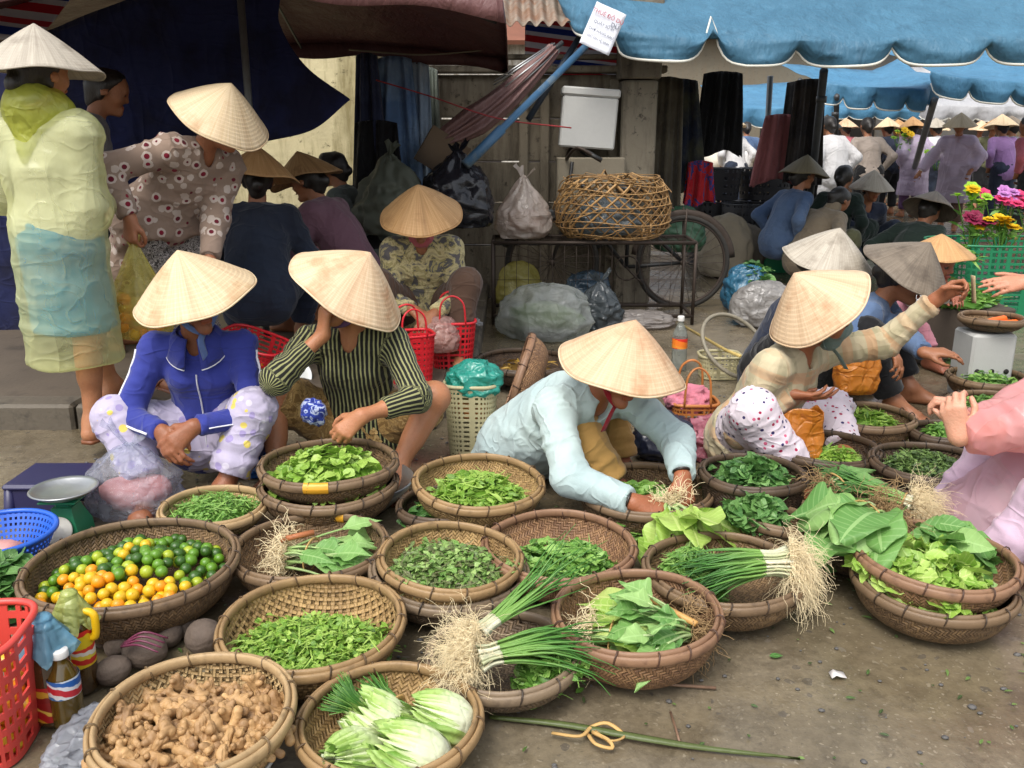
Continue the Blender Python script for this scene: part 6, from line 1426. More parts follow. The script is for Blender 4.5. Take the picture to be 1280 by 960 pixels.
J = PEOPLE['buyer'] = person('customer whose bare hand reaches in from the right edge above the carrots', np.array([2.48, 3.35, 0]), 92, (0, -.05, .72), lean=34, slouch=6, shirt=CL['grey'], low=CL['dkblue'], rf=(.1, .0, .07), lf=(-.1, .1, .07), rk=(.1, 1, 0), lk=(-.1, 1, 0), rh=dict(p=(.2, .3, .6)), lh=dict(p=atY(1288, 352, 3.3), w=1, d=(-.93, .05, -.12), n=(-.1, -.75, .65), pole=(-.6, -.4, -.5), curl=(.12, .15, .2, .3), thumb=.0), res=.0065, cres=.012, skin=(186, 128, 100), cuff=.2, hp=10)
# far down the lane
back('olive', 'seated woman in a denim shirt under an olive conical hat beside the leaning pole', on(992, 7.9), -70, .36, strawmat('olive straw', S(96, 86, 62), S(124, 112, 82), S(70, 62, 46)), 'denim', 'denim', lean=14, res=.016)
back('hood', 'hooded person in a beige jacket sitting right of the leaning pole', on(1024, 7.6), -60, .25, None, 'beige', 'olive', lean=26, hp=30, res=.016, neckwarm=CL['beige'])
back('cap', 'child in dark green clothes and an olive cap', on(1050, 8.4), -40, .30, None, 'dkgreen', 'dkgreen', lean=6, res=.016)
back('facing', 'vendor in dark clothes facing the viewer under a small pale grey hat', on(1083, 8.5), 190, .2, GREY2, 'dkblue', 'navy', lean=10, res=.016, hatD=.40)
back('dkback', 'person in dark clothes turned away under a grey conical hat by the flowers', on(1146, 7.2), -50, .16, GREY, 'dkgreen', 'black', lean=22, hp=20, res=.016)
walk = 'shoppers walking far down the market lane'
J = back('pinkponcho', 'shopper in a pale pink rain poncho and conical hat walking towards the flowers', on(1190, 12.2), 150, 0, PALE, 'white', 'brownp', stand=True, res=.02, rh=dict(p=(.42, .12, .78)), group=walk); poncho(J, FILM['lilac'], .42, .2, res=.025, seed=3)
back('vest', 'man in a grey beige vest and cap with a black shoulder bag, back turned', on(1083, 11.6), 4, 0, None, 'vest', 'black', stand=True, res=.02, group=walk)
back('whiteshirt', 'person in a loose white shirt with back turned between two thin poles', on(1040, 11.0), 20, 0, None, 'white', 'white', stand=True, res=.02, infl=1.4, group=walk)
J = back('lilac', 'shopper in a lilac poncho seen from behind under a tan hat', on(1141, 14.2), 10, 0, TAN, 'white', 'purple', stand=True, res=.02, group=walk); poncho(J, FILM['lilac'], .45, .22, res=.025, seed=9)
back('flowerman', 'person in dark blue carrying yellow flowers under a pale hat', on(1112, 14.8), 20, 0, PALE, 'dkblue', 'black', stand=True, res=.02, group=walk)
J = back('lilac2', 'shopper in a purple top under a white hat near the picture edge', on(1252, 12.6), 10, 0, PALE, 'purplet', 'dkblue', stand=True, res=.02, group=walk)
back('far1', 'distant person under a tan hat between the two ponchos', on(1228, 16), 170, 0, TAN, 'olive', 'black', stand=True, res=.025, group=walk)
back('far2', 'grey clad person behind the purple top near the picture edge', on(1268, 13.6), 30, 0, GREY, 'grey', 'grey', stand=True, res=.025, group=walk)
back('far3', 'distant person in blue beside the pinkish hanging garment', on(932, 15), 0, 0, None, 'denim', 'dkblue', stand=True, res=.025, group=walk)
back('far4', 'distant person in white under a pale hat behind the thin pole', on(1012, 16), 0, 0, PALE, 'white', 'denim', stand=True, res=.025, group=walk)
back('far5', 'distant person in rose at the very edge of the picture', on(1288, 10.8), 20, 0, None, 'rose', 'black', stand=True, res=.02, group=walk)

rr = np.random.default_rng(21)
looks = [('white', 'a white top', 'navy', 'dark trousers'), ('lilacp', 'a lilac top', 'black', 'black trousers'), ('rose', 'a rose top', 'brownp', 'brown trousers'), ('vest', 'a beige top', 'dkblue', 'dark blue trousers'), ('mauve', 'a mauve top', 'black', 'black trousers'), ('olive', 'an olive top', 'grey', 'grey trousers')]
hats_ = [(PALE, 'a pale conical hat'), (TAN, 'a tan conical hat'), (PALE2, 'a cream conical hat'), (GREY2, 'a grey conical hat')]
for i, (px_, Y, f) in enumerate(((918, 13.2, 20), (1026, 13.4, 160), (1060, 15.5, 20), (1100, 17.5, 170), (1128, 16.6, 40), (1158, 18, 190), (1172, 15.2, 20), (1216, 18, 160), (1262, 17, 200), (1010, 18, 30), (900, 17, 20))):
    t_, tn, l_, ln = looks[i % 6]; h_, hn = hats_[(i * 3 + i // 4) % 4]
    back('crowd%d' % i, 'far shopper in %s and %s with %s' % (tn, ln, hn), on(px_, Y), f, 0, h_, t_, l_, stand=True, res=.028, group=walk)
# ------------------------------------------------------------------ plastic bags and sacks
def bag(label, c, size, mat, seed=0, crush=.16, knot=None, fill=None, name='plastic_bag', cat='plastic bag', rotz=0., group=None, flat=.0, ears=0, seg=(84, 54), fillc=None, sag=.25, fr=3.2):
    """crumpled bag standing at c; size = half extents; knot = height of the gathered neck"""
    sx, sy, sz = size; T = thing(name, label, cat, c, rotz, group); g = G(); n, m = seg
    th = np.linspace(0, math.pi, m + 1)[:, None]; a = np.linspace(0, 2 * math.pi, n, endpoint=False)[None]
    D = np.stack([np.sin(th) * np.cos(a), np.sin(th) * np.sin(a), np.cos(th) + 0 * a], -1)
    q = D * fr + seed * 7.7; w = q + .5 * np.stack([fbm(q, 2, seed), fbm(q + 9, 2, seed + 1), fbm(q + 5, 2, seed + 2)], -1)
    h = crush * (.8 * ridge(w * .5, seed) + .5 * ridge(w * 1.1, seed + 3) + .14 * ridge(w * 3.0, seed + 4) - .42)
    k = 1 + h; zf = D[..., 2]
    se = np.sign(D[..., :2]) * np.abs(D[..., :2]) ** .85
    wide = 1 + sag * np.clip(-zf, -.3, 1) * .5
    P = np.stack([se[..., 0] * sx * k * wide, se[..., 1] * sy * k * wide, zf * sz * (1 + .7 * h)], -1)
    P[..., 2] = np.where(P[..., 2] < -.72 * sz, -.72 * sz + .12 * (P[..., 2] + .72 * sz), P[..., 2]) + .76 * sz
    if knot:
        up = np.clip((zf - .55) / .45, 0, 1) ** 2; P[..., 2] += up * knot; P[..., :2] *= (1 - .55 * up)[..., None]
        P[..., :2] += .12 * sx * (up * np.sin(a * 7 + seed))[..., None] * D[..., :2]
    g.grid(P, closed_u=True); b = g.build('film', mat, T)
    if knot:
        g = G()
        for e in range(2 + ears):
            an = seed + e * 2.4; tip = np.array([math.cos(an) * .06, math.sin(an) * .05, .06 + .02 * e]); p0 = np.array([0, 0, sz * 1.76 + knot * .8])
            u = np.linspace(0, 1, 8)[:, None]; wv = np.linspace(-1, 1, 7)[None]
            wd = .008 + .035 * u; X = p0 + tip * u[..., None] * 1.2; sd = np.array([-math.sin(an), math.cos(an), .2])
            g.grid(X + sd * (wv * wd)[..., None] + np.array([0, 0, 1]) * (.012 * np.sin(wv * 5 + u * 6) * u)[..., None])
        g.build('tied_ends', mat, b)
    if fill:
        g = G(); g.ball((0, 0, sz * .62), (sx * .8, sy * .8, sz * .55), 24, 16, None, .25, seed); g.build('contents', fill, T)
    return T
greens = plain('greens in the bag', S(92, 112, 62), .8, .5, 20.); pale_f = plain('pale filling', S(170, 160, 138), .8, .3, 14.); meat = plain('pinkish filling', S(170, 120, 100), .7, .35, 12.)
fl = lambda n, c, a=.5, r=.25, cr=14.: film(n, S(*c), a, r, cr)
bag('large clear plastic sack of vegetables lying behind the pale shirt', at(681, 420, 0), (.30, .24, .19), fl('clear sack', (220, 224, 220), .42, .12, 12.), 1, .12, fill=greens, name='plastic_sack', cat='sack', ears=1)
bag('yellowish plastic sack half hidden behind the large clear sack', at(648, 392, .0) + (0, .25, .0), (.17, .15, .20), fl('yellow sack', (206, 196, 110), .75), 2, .10, fill=pale_f, name='plastic_sack', cat='sack')
bag('dark blue plastic bag right of the large clear sack', at(736, 398, 0) + (0, .1, 0), (.17, .15, .19), fl('blue bag', (78, 100, 118), .75), 3, .16, name='plastic_bag')
bag('smoky grey plastic bag with two raised ears beside the clear sack', at(748, 410, 0), (.15, .14, .15), fl('smoky bag', (96, 104, 108), .7), 4, .2, knot=.05)
bag('flat empty clear plastic bag lying on the ground behind the water bottle', at(797, 408, 0), (.24, .12, .06), fl('flat clear', (196, 188, 182), .55), 5, .2)
bag('crumpled pinkish white plastic bag on the wire rack', at(654, 395, 0) * 0 + np.array([.08, 6.2, .565]), (.19, .17, .17), fl('rack bag', (206, 192, 180), .82), 6, .13, knot=.12, fill=meat, name='plastic_bag')
bag('white clear plastic bag in front of the blue jacket womans knees', at(172, 640, 0), (.15, .10, .12), fl('knee bag', (216, 220, 232), .28, .15, 26.), 7, .22, knot=.03, fill=plain('pink scraps', S(196, 130, 120), .7, .3))
bag('teal plastic bag behind the striped blouse', at(506, 410, .10), (.105, .09, .12), fl('teal bag', (80, 156, 136), .8), 8, .13, knot=.05, fill=greens)
bag('pinkish plastic bag on the lap of the leaf-print shirt woman', np.array([-.36, 4.36, .20]), (.095, .09, .10), fl('lap bag', (214, 176, 166), .7), 9, .10, fill=meat)
bag('small crumpled white plastic scrap beside the red shopping basket', at(590, 408, .1), (.06, .05, .03), fl('scrap', (206, 204, 206), .75), 10, .25)
bag('white plastic bag with red lettering leaning on the leaf-print shirt', at(582, 345, .1) + (.0, .15, .22), (.12, .07, .21), fl('white printed', (214, 212, 212), .9), 11, .14, ears=1, sag=-.4)
bag('blue plastic bag of greens beside the bicycle wheel', at(930, 388, 0), (.16, .13, .20), fl('sky bag', (70, 134, 168), .75), 12, .16, fill=greens)
heap('leafy_greens', 'dark leafy greens sticking out of the blue plastic bag', 'greens', None, LEAF['deep'], 120, .09, .05, seed=30, Rr=.13, dome=.12, loc=at(940, 388, 0) + (0, 0, .22))
bag('large grey white sack lying beside the blue plastic bag', at(952, 405, 0), (.21, .17, .17), fl('grey sack', (176, 172, 168), .88), 13, .12, name='plastic_sack', cat='sack')
bag('brown grey woven sack standing behind the bicycle wheel', at(905, 345, 0), (.24, .18, .32), plain('jute sack', S(132, 122, 104), .9, .2, 8., .5), 14, .10, name='sack', cat='sack')
bag('second grey sack standing right of the bicycle wheel', at(937, 345, 0) + (0, .3, 0), (.22, .18, .26), plain('grey jute', S(112, 104, 92), .9, .2, 8., .5), 15, .12, name='sack', cat='sack')
bag('dark green bundle on the ground behind the bicycle', np.array([1.35, 7.2, .35]), (.2, .18, .2), plain('green tarp bundle', S(36, 70, 48), .6, .25), 16, .14, name='cloth_bundle', cat='bundle')
bag('big black plastic bag hung by the wall right of the clothes', np.array([-.36, 6.0, .66]), (.23, .2, .24), plain('black plastic', (.014, .014, .018, 1), .25, .2, 9., .4, 14.), 17, .2, name='black_bag', cat='plastic bag', knot=.06)
bag('olive grey bundle tied with yellow string under the hanging jeans', np.array([-.80, 5.95, .62]), (.22, .2, .25), plain('olive tarp', S(74, 78, 66), .7, .25, 9., .4), 18, .2, name='cloth_bundle', cat='bundle', knot=.08)
bag('crumpled pink plastic sheet behind the deep dark basket', at(905, 568, 0), (.17, .12, .09), fl('pink sheet', (206, 130, 146), .8), 19, .24)
bag('turquoise plastic bag bulging out of the cream woven basket', at(590, 566, 0) + (0.015, .0, .255), (.11, .09, .075), fl('turquoise bag', (60, 178, 160), .85), 20, .18)
bag('blue plastic bag on the ground between the two squatting women', at(318, 590, 0), (.09, .08, .06), fl('deep blue bag', (40, 110, 190), .85), 21, .2)
bag('white plastic packet behind the blue bag between the squatting women', at(312, 575, 0) + (0, .1, 0), (.10, .08, .09), fl('white packet', (206, 196, 200), .8), 22, .2)
bag('clear plastic litter beside the ginger basket', at(118, 940, 0), (.07, .10, .04), fl('litter', (200, 204, 212), .5), 23, .3)
bag('dark blue plastic bag under the crouching shirt, by her knee', at(838, 585, 0) + (0, .15, 0), (.12, .1, .1), plain('navy plastic', S(28, 32, 48), .3, .3), 24, .2)
# two orange bags held by vendors
def open_bag(label, c, w, d, h, mat, seed, rotz=0., tilt=(0, 0)):
    g = G(); n, m = 60, 34; v = np.linspace(0, 1, m)[:, None]; a = np.linspace(0, 2 * math.pi, n, endpoint=False)[None]; e = .6
    k = np.interp(v, [0, .03, .12, .5, .9, 1], [.05, .7, .95, 1.05, .95, .9]); x = np.sign(np.cos(a)) * np.abs(np.cos(a)) ** e * w * k; y = np.sign(np.sin(a)) * np.abs(np.sin(a)) ** e * d * k * (1.1 - .55 * v)
    z = h * v * (1 + .07 * np.sin(a * 3 + seed) * v) + 0 * a; P = np.stack([x, y, z], -1); q = P * 22 + seed * 3.; q[..., 2] *= .7; w_ = q + .6 * np.stack([fbm(q * .6, 2, seed), fbm(q * .6 + 7, 2, seed), fbm(q * .6 + 3, 2, seed)], -1)
    f = .011 * (ridge(w_ * .5, seed) - .4) + .006 * ridge(w_ * 1.2, seed + 2); dr = np.stack([np.cos(a) + 0 * v, np.sin(a) + 0 * v, 0 * a * v], -1); g.grid(P + dr * f[..., None], closed_u=True)
    return tag(g.build('plastic_bag', mat, None, c, rot=(R(tilt[0]), R(tilt[1]), rotz), solid=.002), label, 'plastic bag')
open_bag('orange plastic bag standing on the dark basket in front of the dotted trousers', b_16['c'] + np.array([-.095, .02, -.06]), .085, .05, .20, fl('orange bag', (214, 136, 44), .95, .4), 25)
open_bag('larger orange plastic bag held upright beside the black trousers', atY(1068, 492, 3.6), .085, .055, .24, fl('orange bag 2', (222, 144, 46), .95, .4), 26, R(8))
# bag of oranges
hp = PEOPLE['floral']['wr_r'] - np.array([0, 0, .10]); T = thing('bag_of_oranges', 'yellow plastic carrier bag of oranges hanging from the flowered womans hand', 'plastic bag', hp - (0, 0, .42))
n, m = 48, 30; t_ = np.linspace(0, 1, m)[:, None]; a = np.linspace(0, 2 * math.pi, n, endpoint=False)[None]
pr = np.interp(t_, [0, .06, .22, .4, .7, .95, 1], [.01, .115, .142, .132, .068, .024, .012]); fold_ = 1 + .10 * np.sin(a * 9 + 2 * t_) * np.clip(t_ * 1.5, 0, 1) * (1 + .4 * np.sin(a * 4)); g = G()
g.grid(np.stack([pr * np.cos(a) * fold_, pr * np.sin(a) * fold_ * .8, .42 * t_ + .012 * fbm(np.stack([np.cos(a) * 2 + 0 * t_, np.sin(a) * 2 + 0 * t_, t_ * 4 + 0 * a], -1), 2, 4)], -1), closed_u=True); g.build('film', film('yellow carrier', S(242, 234, 150), .30, .2, 12.), T)
g = G()
for s in (-1, 1): g.tube(curve([(s * .012, 0, .40), (s * .03, 0, .46), (s * .012, 0, .53), (0, .0, .545)], 5), .008, 6, flat=.5)
g.build('handle', film('yellow carrier', S(242, 234, 150), .30, .2, 12.), T)
rr = np.random.default_rng(12)
for k in range(26):
    z = .035 + .038 * (k // 6); q = math.sqrt(rr.uniform()) * (.102 if k < 18 else .08); an = rr.uniform(0, 6.28)
    fruit(rr.choice(['orange', 'yellow']), hp - (0, 0, .42) + np.array([q * math.cos(an), q * .75 * math.sin(an), z]), .026, 'orange seen through the yellow carrier bag', 'orange', 'oranges in the hanging bag', nm='bagged_orange')

# ------------------------------------------------------------------ openwork plastic baskets
def openwork(g, Sf, nu, nv, bar=.3, closed=True, solid_rows=()):
    us = []; 
    for i in range(nu): us += [i / nu, (i + bar) / nu]
    if not closed: us.append(1.0)
    vs = []
    for j in range(nv): vs += [j / nv, (j + bar) / nv]
    vs.append(1.0)
    U, V_ = np.meshgrid(us, vs, indexing='ij'); P = Sf(U, V_); n, m = U.shape; q = []
    for i in range(n if closed else n - 1):
        for j in range(m - 1):
            if i % 2 == 1 and j % 2 == 1 and (j // 2) not in solid_rows: continue
            q.append([i * m + j, ((i + 1) % n) * m + j, ((i + 1) % n) * m + j + 1, i * m + j + 1])
    g.add(P.reshape(-1, 3), q)
def tub(w0, d0, w1, d1, h, e=.55, bulge=0.):
    def Sf(U, V_):
        a = U * 2 * math.pi; c, s = np.cos(a), np.sin(a); w = w0 + (w1 - w0) * V_; d = d0 + (d1 - d0) * V_
        return np.stack([np.sign(c) * np.abs(c) ** e * w, np.sign(s) * np.abs(s) ** e * d, V_ * h + bulge * np.sin(V_ * math.pi) * 0], -1)
    return Sf
def plastic_basket(label, c, dims, mat, nu=36, nv=7, rotz=0., handles=0, tilt=None, name='plastic_basket', cat='plastic basket', bar=.35, group=None, hh=.14, solid=.005, e=.55, base=True, srows=()):
    w0, d0, w1, d1, h = dims; T = thing(name, label, cat, c, rotz, group, rot=None if tilt is None else (R(tilt[0]), R(tilt[1]), rotz)); Sf = tub(w0, d0, w1, d1, h, e)
    g = G(); openwork(g, Sf, nu, nv, bar, True, srows); g.build('body', mat, T, solid=solid, smooth=False)
    g = G(); u = np.linspace(0, 1, 60, endpoint=False); g.tube(Sf(u, np.ones(60)), .008, 7, closed=True); g.build('rim', mat, T)
    if base: g = G(); P = Sf(np.repeat(np.linspace(0, 1, 40, endpoint=False)[None], 6, 0), np.zeros((6, 40))) * np.linspace(.02, 1, 6)[:, None, None]; g.grid(P + (0, 0, .003), closed_u=True); g.build('bottom', mat, T, solid=.004)
    for k in range(handles):
        s = (-1, 1)[k]; g = G(); P = curve([(-w1 * .55, s * d1, h), (-w1 * .45, s * d1 * .95, h + hh * .75), (0, s * d1 * .8, h + hh), (w1 * .45, s * d1 * .95, h + hh * .75), (w1 * .55, s * d1, h)], 6); g.tube(P, .008, 7, flat=.6); g.build('handle', mat, T)
    return T
redp = plain('red plastic', S(196, 34, 44), .35, .12, 6., 0.); pinkr = plain('faded red plastic', S(206, 70, 62), .4, .12, 6., 0.); creamp = plain('cream woven plastic', S(170, 162, 126), .5, .2, 20., .2); orangep = plain('orange brown plastic', S(172, 108, 54), .45, .2, 10., .1); bluep = plain('blue plastic', S(40, 92, 190), .35, .12, 6., 0.); greenp = plain('green plastic', S(28, 120, 80), .4, .15, 6., 0.); blackp = plain('black plastic crate', (.018, .018, .022, 1), .5, .3, 6., 0.)
plastic_basket('tall faded red openwork basket full of small oranges at the left edge', at(-18, 930, 0), (.095, .10, .115, .12, .27), pinkr, 26, 7, R(8), bar=.42)
rr = np.random.default_rng(14)
for k in range(44):
    z = .03 + .034 * (k // 8); q = rr.uniform(-.075, .085), rr.uniform(-.085, .085)
    fruit(rr.choice(['orange', 'yellow']), at(-18, 930, 0) + np.array([q[0], q[1], z]), .0215, 'small orange inside the tall faded red basket', 'small orange', 'small oranges in the red basket', nm='boxed_orange')
plastic_basket('red openwork shopping basket with two upright handles behind the striped blouse', at(566, 460, .09), (.095, .075, .12, .09, .25), redp, 30, 9, R(6), 2, hh=.14)
plastic_basket('second red openwork shopping basket half hidden by the striped sleeve', at(515, 480, .09), (.09, .07, .11, .085, .25), redp, 30, 9, R(20), 2, hh=.13)
plastic_basket('tilted red openwork basket between the two squatting women', at(312, 470, .09), (.13, .10, .17, .13, .20), redp, 34, 8, R(-14), 0, (4, 16))
for k in range(14): fruit(rr.choice(['orange', 'yellow', 'orange']), at(312, 470, .09) + np.array([rr.uniform(-.1, .08), rr.uniform(-.07, .07), .03 + .03 * (k // 7)]), .02, 'small orange inside the tilted red basket', 'small orange', 'small oranges in the tilted basket', nm='spare_orange')
plastic_basket('tall cream woven plastic basket beside the squatting striped blouse', at(590, 566, 0), (.085, .07, .105, .085, .30), creamp, 40, 15, R(-4), 0, bar=.5)
g = G(); g.ball((0, 0, 0), (.085, .065, .05), 20, 12, None, .2, 5); tag(g.build('orange_packet', plain('orange packet', S(206, 122, 52), .5, .2), None, at(590, 566, 0) + (0, 0, .19)), 'orange packet showing through the cream basket', 'packet')
plastic_basket('orange brown openwork basket with a tall loop handle behind the bent woman', at(864, 548, 0), (.075, .065, .10, .085, .17), orangep, 34, 8, R(0), 2, hh=.16)
bag('pink and dark cloth stuffed in the orange brown basket', at(864, 548, 0) + (-.02, 0, .13), (.09, .075, .06), plain('pink cloth', S(196, 116, 132), .8, .3, 7., .3, c2=S(48, 34, 44)), 27, .25, name='cloth_bundle', cat='cloth')
plastic_basket('small cream openwork crate behind the plaid sleeve', at(898, 470, 0), (.10, .08, .11, .09, .12), creamp, 30, 5, 0, 0, bar=.4)
plastic_basket('blue plastic colander at the left edge', at(6, 715, 0), (.09, .09, .155, .155, .13), bluep, 60, 8, 0, 0, bar=.5, e=1., name='colander', cat='colander')
g = G(); g.ball((0, 0, 0), (.06, .05, .035), 18, 12, None, .3, 8); tag(g.build('shallot_heap', plain('pink shallots', S(196, 140, 136), .5, .3, 30.), None, at(0, 690, .10)), 'pinkish bulbs in the blue colander', 'bulbs')
plastic_basket('large green openwork crate under the paper flowers', np.array([3.55, 6.4, 0]), (.45, .3, .5, .34, .52), greenp, 60, 12, 0, 0, bar=.35, name='crate', cat='crate')
plastic_basket('green plastic tub beside the grey pole', at(968, 338, 0), (.17, .15, .2, .18, .26), greenp, 36, 6, 0, 0, bar=.8, name='tub', cat='tub', srows=(0, 1, 2, 3, 4, 5))
plastic_basket('bright green basket behind the vendor in dark clothes', at(1110, 318, 0) + (0, .2, 0), (.2, .18, .24, .2, .26), greenp, 40, 6, 0, 0, bar=.45)
for i, (x, y, z) in enumerate(((2.02, 9.0, 0), (2.02, 9.0, .32), (2.02, 9.0, .64), (2.55, 9.1, 0), (2.55, 9.1, .32), (2.55, 9.1, .64), (2.3, 8.7, 0), (2.3, 8.7, .32))):
    plastic_basket('black plastic crate in the stack %s' % ('at the bottom, by the jackets', 'in the middle, by the jackets', 'on top, by the jackets', 'at the bottom, by the pink garment', 'in the middle, by the pink garment', 'on top, by the pink garment', 'at the bottom of the low front pile', 'on top of the low front pile')[i], (x, y, z), (.22, .17, .24, .19, .30), blackp, 30, 4, R(4 * i), 0, bar=.6, group='black crates under the awning', name='crate', cat='crate', solid=.008)

# ------------------------------------------------------------------ scale, stool, bottles
T = thing('kitchen_scale', 'green kitchen scale with a round steel dish beside the limes', 'scale', at(88, 668, 0) + (0, 0, -.02)); grn = plain('green enamel', S(40, 120, 84), .35, .2, 8., .1); alu = plain('dull aluminium', S(170, 172, 172), .35, .15, 8., .15, metal=.8)
g = G(); pr = [(.075, 0), (.08, .01), (.075, .06), (.05, .11), (.045, .125), (.0, .127)]; g.lathe(pr, 4, None, rz(R(45))); g.build('housing', grn, T, sharp=30)
g = G(); g.box((0, 0, .135), (.05, .05, .03), bev=.006); g.box((0, 0, .152), (.12, .12, .006), bev=.002); g.build('pan_support', grn, T, smooth=False)
g = G(); g.lathe([(0, .158), (.07, .160), (.095, .176), (.104, .182), (.1, .186), (.092, .18), (.068, .165), (0, .163)], 48); g.build('dish', alu, T)
g = G(); g.lathe([(0, 0), (.045, 0), (.045, .006), (0, .007)], 32, None, rx(R(62)), (0, -.066, .062)); g.build('dial', plain('white dial', S(214, 210, 200), .4, .05), T)
T = thing('plastic_stool', 'low dark purple blue plastic stool behind the kitchen scale', 'stool', at(62, 655, 0) + (-.02, .10, -.06)); pur = plain('indigo plastic', S(34, 32, 72), .4, .15, 6., .05)
g = G(); g.box((0, 0, .19), (.24, .22, .022), bev=.009); g.build('seat', pur, T, smooth=False)
for sx in (-1, 1):
    for sy in (-1, 1): g = G(); g.tube([(sx * .115, sy * .105, 0), (sx * .1, sy * .09, .185)], [.022, .018], 8); g.build('leg', pur, T)
for sy in (-1, 1): g = G(); g.box((0, sy * .095, .12), (.18, .012, .12), bev=.004); g.build('side_panel', pur, T, smooth=False)
def glassy(name, c, rough=.08): 
    t = NT(name); o = t.obj(False); return t.done(t.surf(t.mix(t.noise(8, o), dark(c, .7), dark(c, 1.2)), rough, None, Specular_IOR_Level=.6, Coat_Weight=.6, Coat_Roughness=.05))
sauce = glassy('dark amber sauce', S(66, 44, 16)); sauce2 = glassy('olive amber sauce', S(84, 66, 22))
def labelmat(name, stripes_):
    t = NT(name); uv = t.n('TexCoord').outputs['Object']; sp = t.n('SeparateXYZ'); t.put(sp.inputs[0], uv)
    nz = t.math('MULTIPLY', t.math('SUBTRACT', t.noise(26, uv, 2), .5), .03)
    f = t.math('FRACT', t.math('MULTIPLY', t.math('ADD', sp.outputs[2], t.math('ADD', nz, t.math('MULTIPLY', sp.outputs[0], .25))), 1 / .07)); return t.done(t.surf(t.ramp(f, stripes_, 'CONSTANT'), .35))
lab1 = labelmat('red gold label', [(0, S(120, 24, 22)), (.22, S(190, 140, 40)), (.34, S(160, 30, 30)), (.62, S(206, 170, 70)), (.72, S(130, 26, 24))])
lab2 = labelmat('blue red label', [(0, S(60, 110, 160)), (.2, S(206, 206, 206)), (.32, S(180, 40, 50)), (.55, S(206, 206, 210)), (.66, S(40, 90, 160)), (.85, S(190, 200, 210))])
lab3 = labelmat('yellow red label', [(0, S(206, 176, 30)), (.3, S(190, 40, 34)), (.5, S(214, 190, 60)), (.62, S(214, 206, 190)), (.75, S(200, 60, 40)), (.9, S(206, 176, 30))])
def bottle(label, c, r, h, liquid, lab, cap, name='bottle', neck=.32, handle=None, wrap=None, lz=(.25, .6), cat='bottle', clear=False, groove=0):
    T = thing(name, label, cat, c); s = h
    pr = [(0, .004), (r * .8, 0), (r, .012), (r, s * .22), (r * (.97 if groove else 1), s * .26), (r, s * .32), (r, s * .62), (r * .9, s * .70), (r * .5, s * (.84)), (r * neck, s * .89), (r * neck, s * .97)]
    g = G(); g.lathe(pr, 32); g.build('body', liquid, T)
    g = G(); g.lathe([(r * 1.012, s * lz[0]), (r * 1.015, s * (lz[0] + .01)), (r * 1.015, s * lz[1]), (r * 1.01, s * (lz[1] + .005))], 32); o = g.build('label', lab, T); o.location.z = 0
    g = G(); cr = r * neck * 1.3; g.lathe([(cr, s * .92), (cr * 1.03, s * .93), (cr, s * 1.0), (cr * .92, s * 1.012), (0, s * 1.014)], 24); g.build('cap', cap, T)
    if handle: g = G(); g.tube(curve([(r * .55, 0, s * .84), (r * 1.25, 0, s * .80), (r * 1.35, 0, s * .70), (r * 1.25, 0, s * .58), (r, 0, s * .55)], 5), .009, 8); g.build('handle', handle, T)
    if wrap:
        g = G(); a = np.linspace(0, 2 * math.pi, 40, endpoint=False)[None]; u = np.linspace(0, 1, 12)[:, None]
        rr_ = r * (neck * 1.35 + .78 * u ** 1.1) * (1 + .22 * u * np.sin(a * 5 + 1) + .1 * u * np.sin(a * 11)); zz = s * 1.02 - s * (.02 + .30 * u ** 1.2) + .012 * np.sin(a * 7) * u
        g.grid(np.stack([rr_ * np.cos(a), rr_ * np.sin(a), zz], -1), closed_u=True); g.ball((0, 0, s * 1.0), (r * neck * 1.42, r * neck * 1.42, s * .05)); g.build('cover', wrap, T)
    return T
wc = plain('white cap', S(214, 212, 208), .4, .05)
bottle('large dark sauce jug capped with a blue plastic wrap', at(72, 898, 0), .044, .25, sauce, lab1, wc, 'sauce_jug', .36, None, film('blue wrap', S(130, 186, 214), .6, .3, 18.), (.08, .42), 'jug')
bottle('sauce jug with yellow label and handle capped with a pale green wrap', at(104, 862, 0) + (0, .0, 0), .038, .25, sauce, lab3, wc, 'sauce_jug', .36, plain('yellow handle', S(226, 178, 20), .4, .1), film('green wrap', S(196, 206, 120), .7, .3, 18.), (.30, .66), 'jug')
bottle('small sauce bottle with a white cap and blue red label', at(88, 905, 0), .033, .185, sauce2, lab2, wc, 'sauce_bottle', .42, None, None, (.44, .68), groove=1)
clearm = film('clear bottle', S(200, 206, 200), .35, .1, 8.)
bottle('clear plastic water bottle with a red orange label standing behind the bent woman', at(848, 462, 0), .042, .30, clearm, labelmat('orange red label', [(0, S(226, 120, 40)), (.4, S(206, 46, 36)), (.75, S(226, 140, 50)), (1, S(206, 46, 36))]), wc, 'water_bottle', .34, None, None, (.42, .6))
g = G(); g.lathe([(0, .0), (.05, .002), (.095, .03), (.1, .034), (.095, .036), (.05, .01), (0, .008)], 40, None, rx(R(50))); tag(g.build('enamel_bowl', plain('white enamel', S(206, 210, 208), .25, .06), None, at(362, 505, 0) + (0, .1, .09)), 'white enamel bowl leaning behind the striped womans knee', 'bowl')
g = G(); g.lathe([(0, .0), (.12, .002), (.19, .07), (.205, .10), (.2, .102), (.18, .07), (.11, .012), (0, .01)], 48); tag(g.build('metal_basin', alu, None, at(420, 640, 0) + (.06, .06, 0)), 'aluminium basin under the stacked baskets with yellow tape', 'basin')
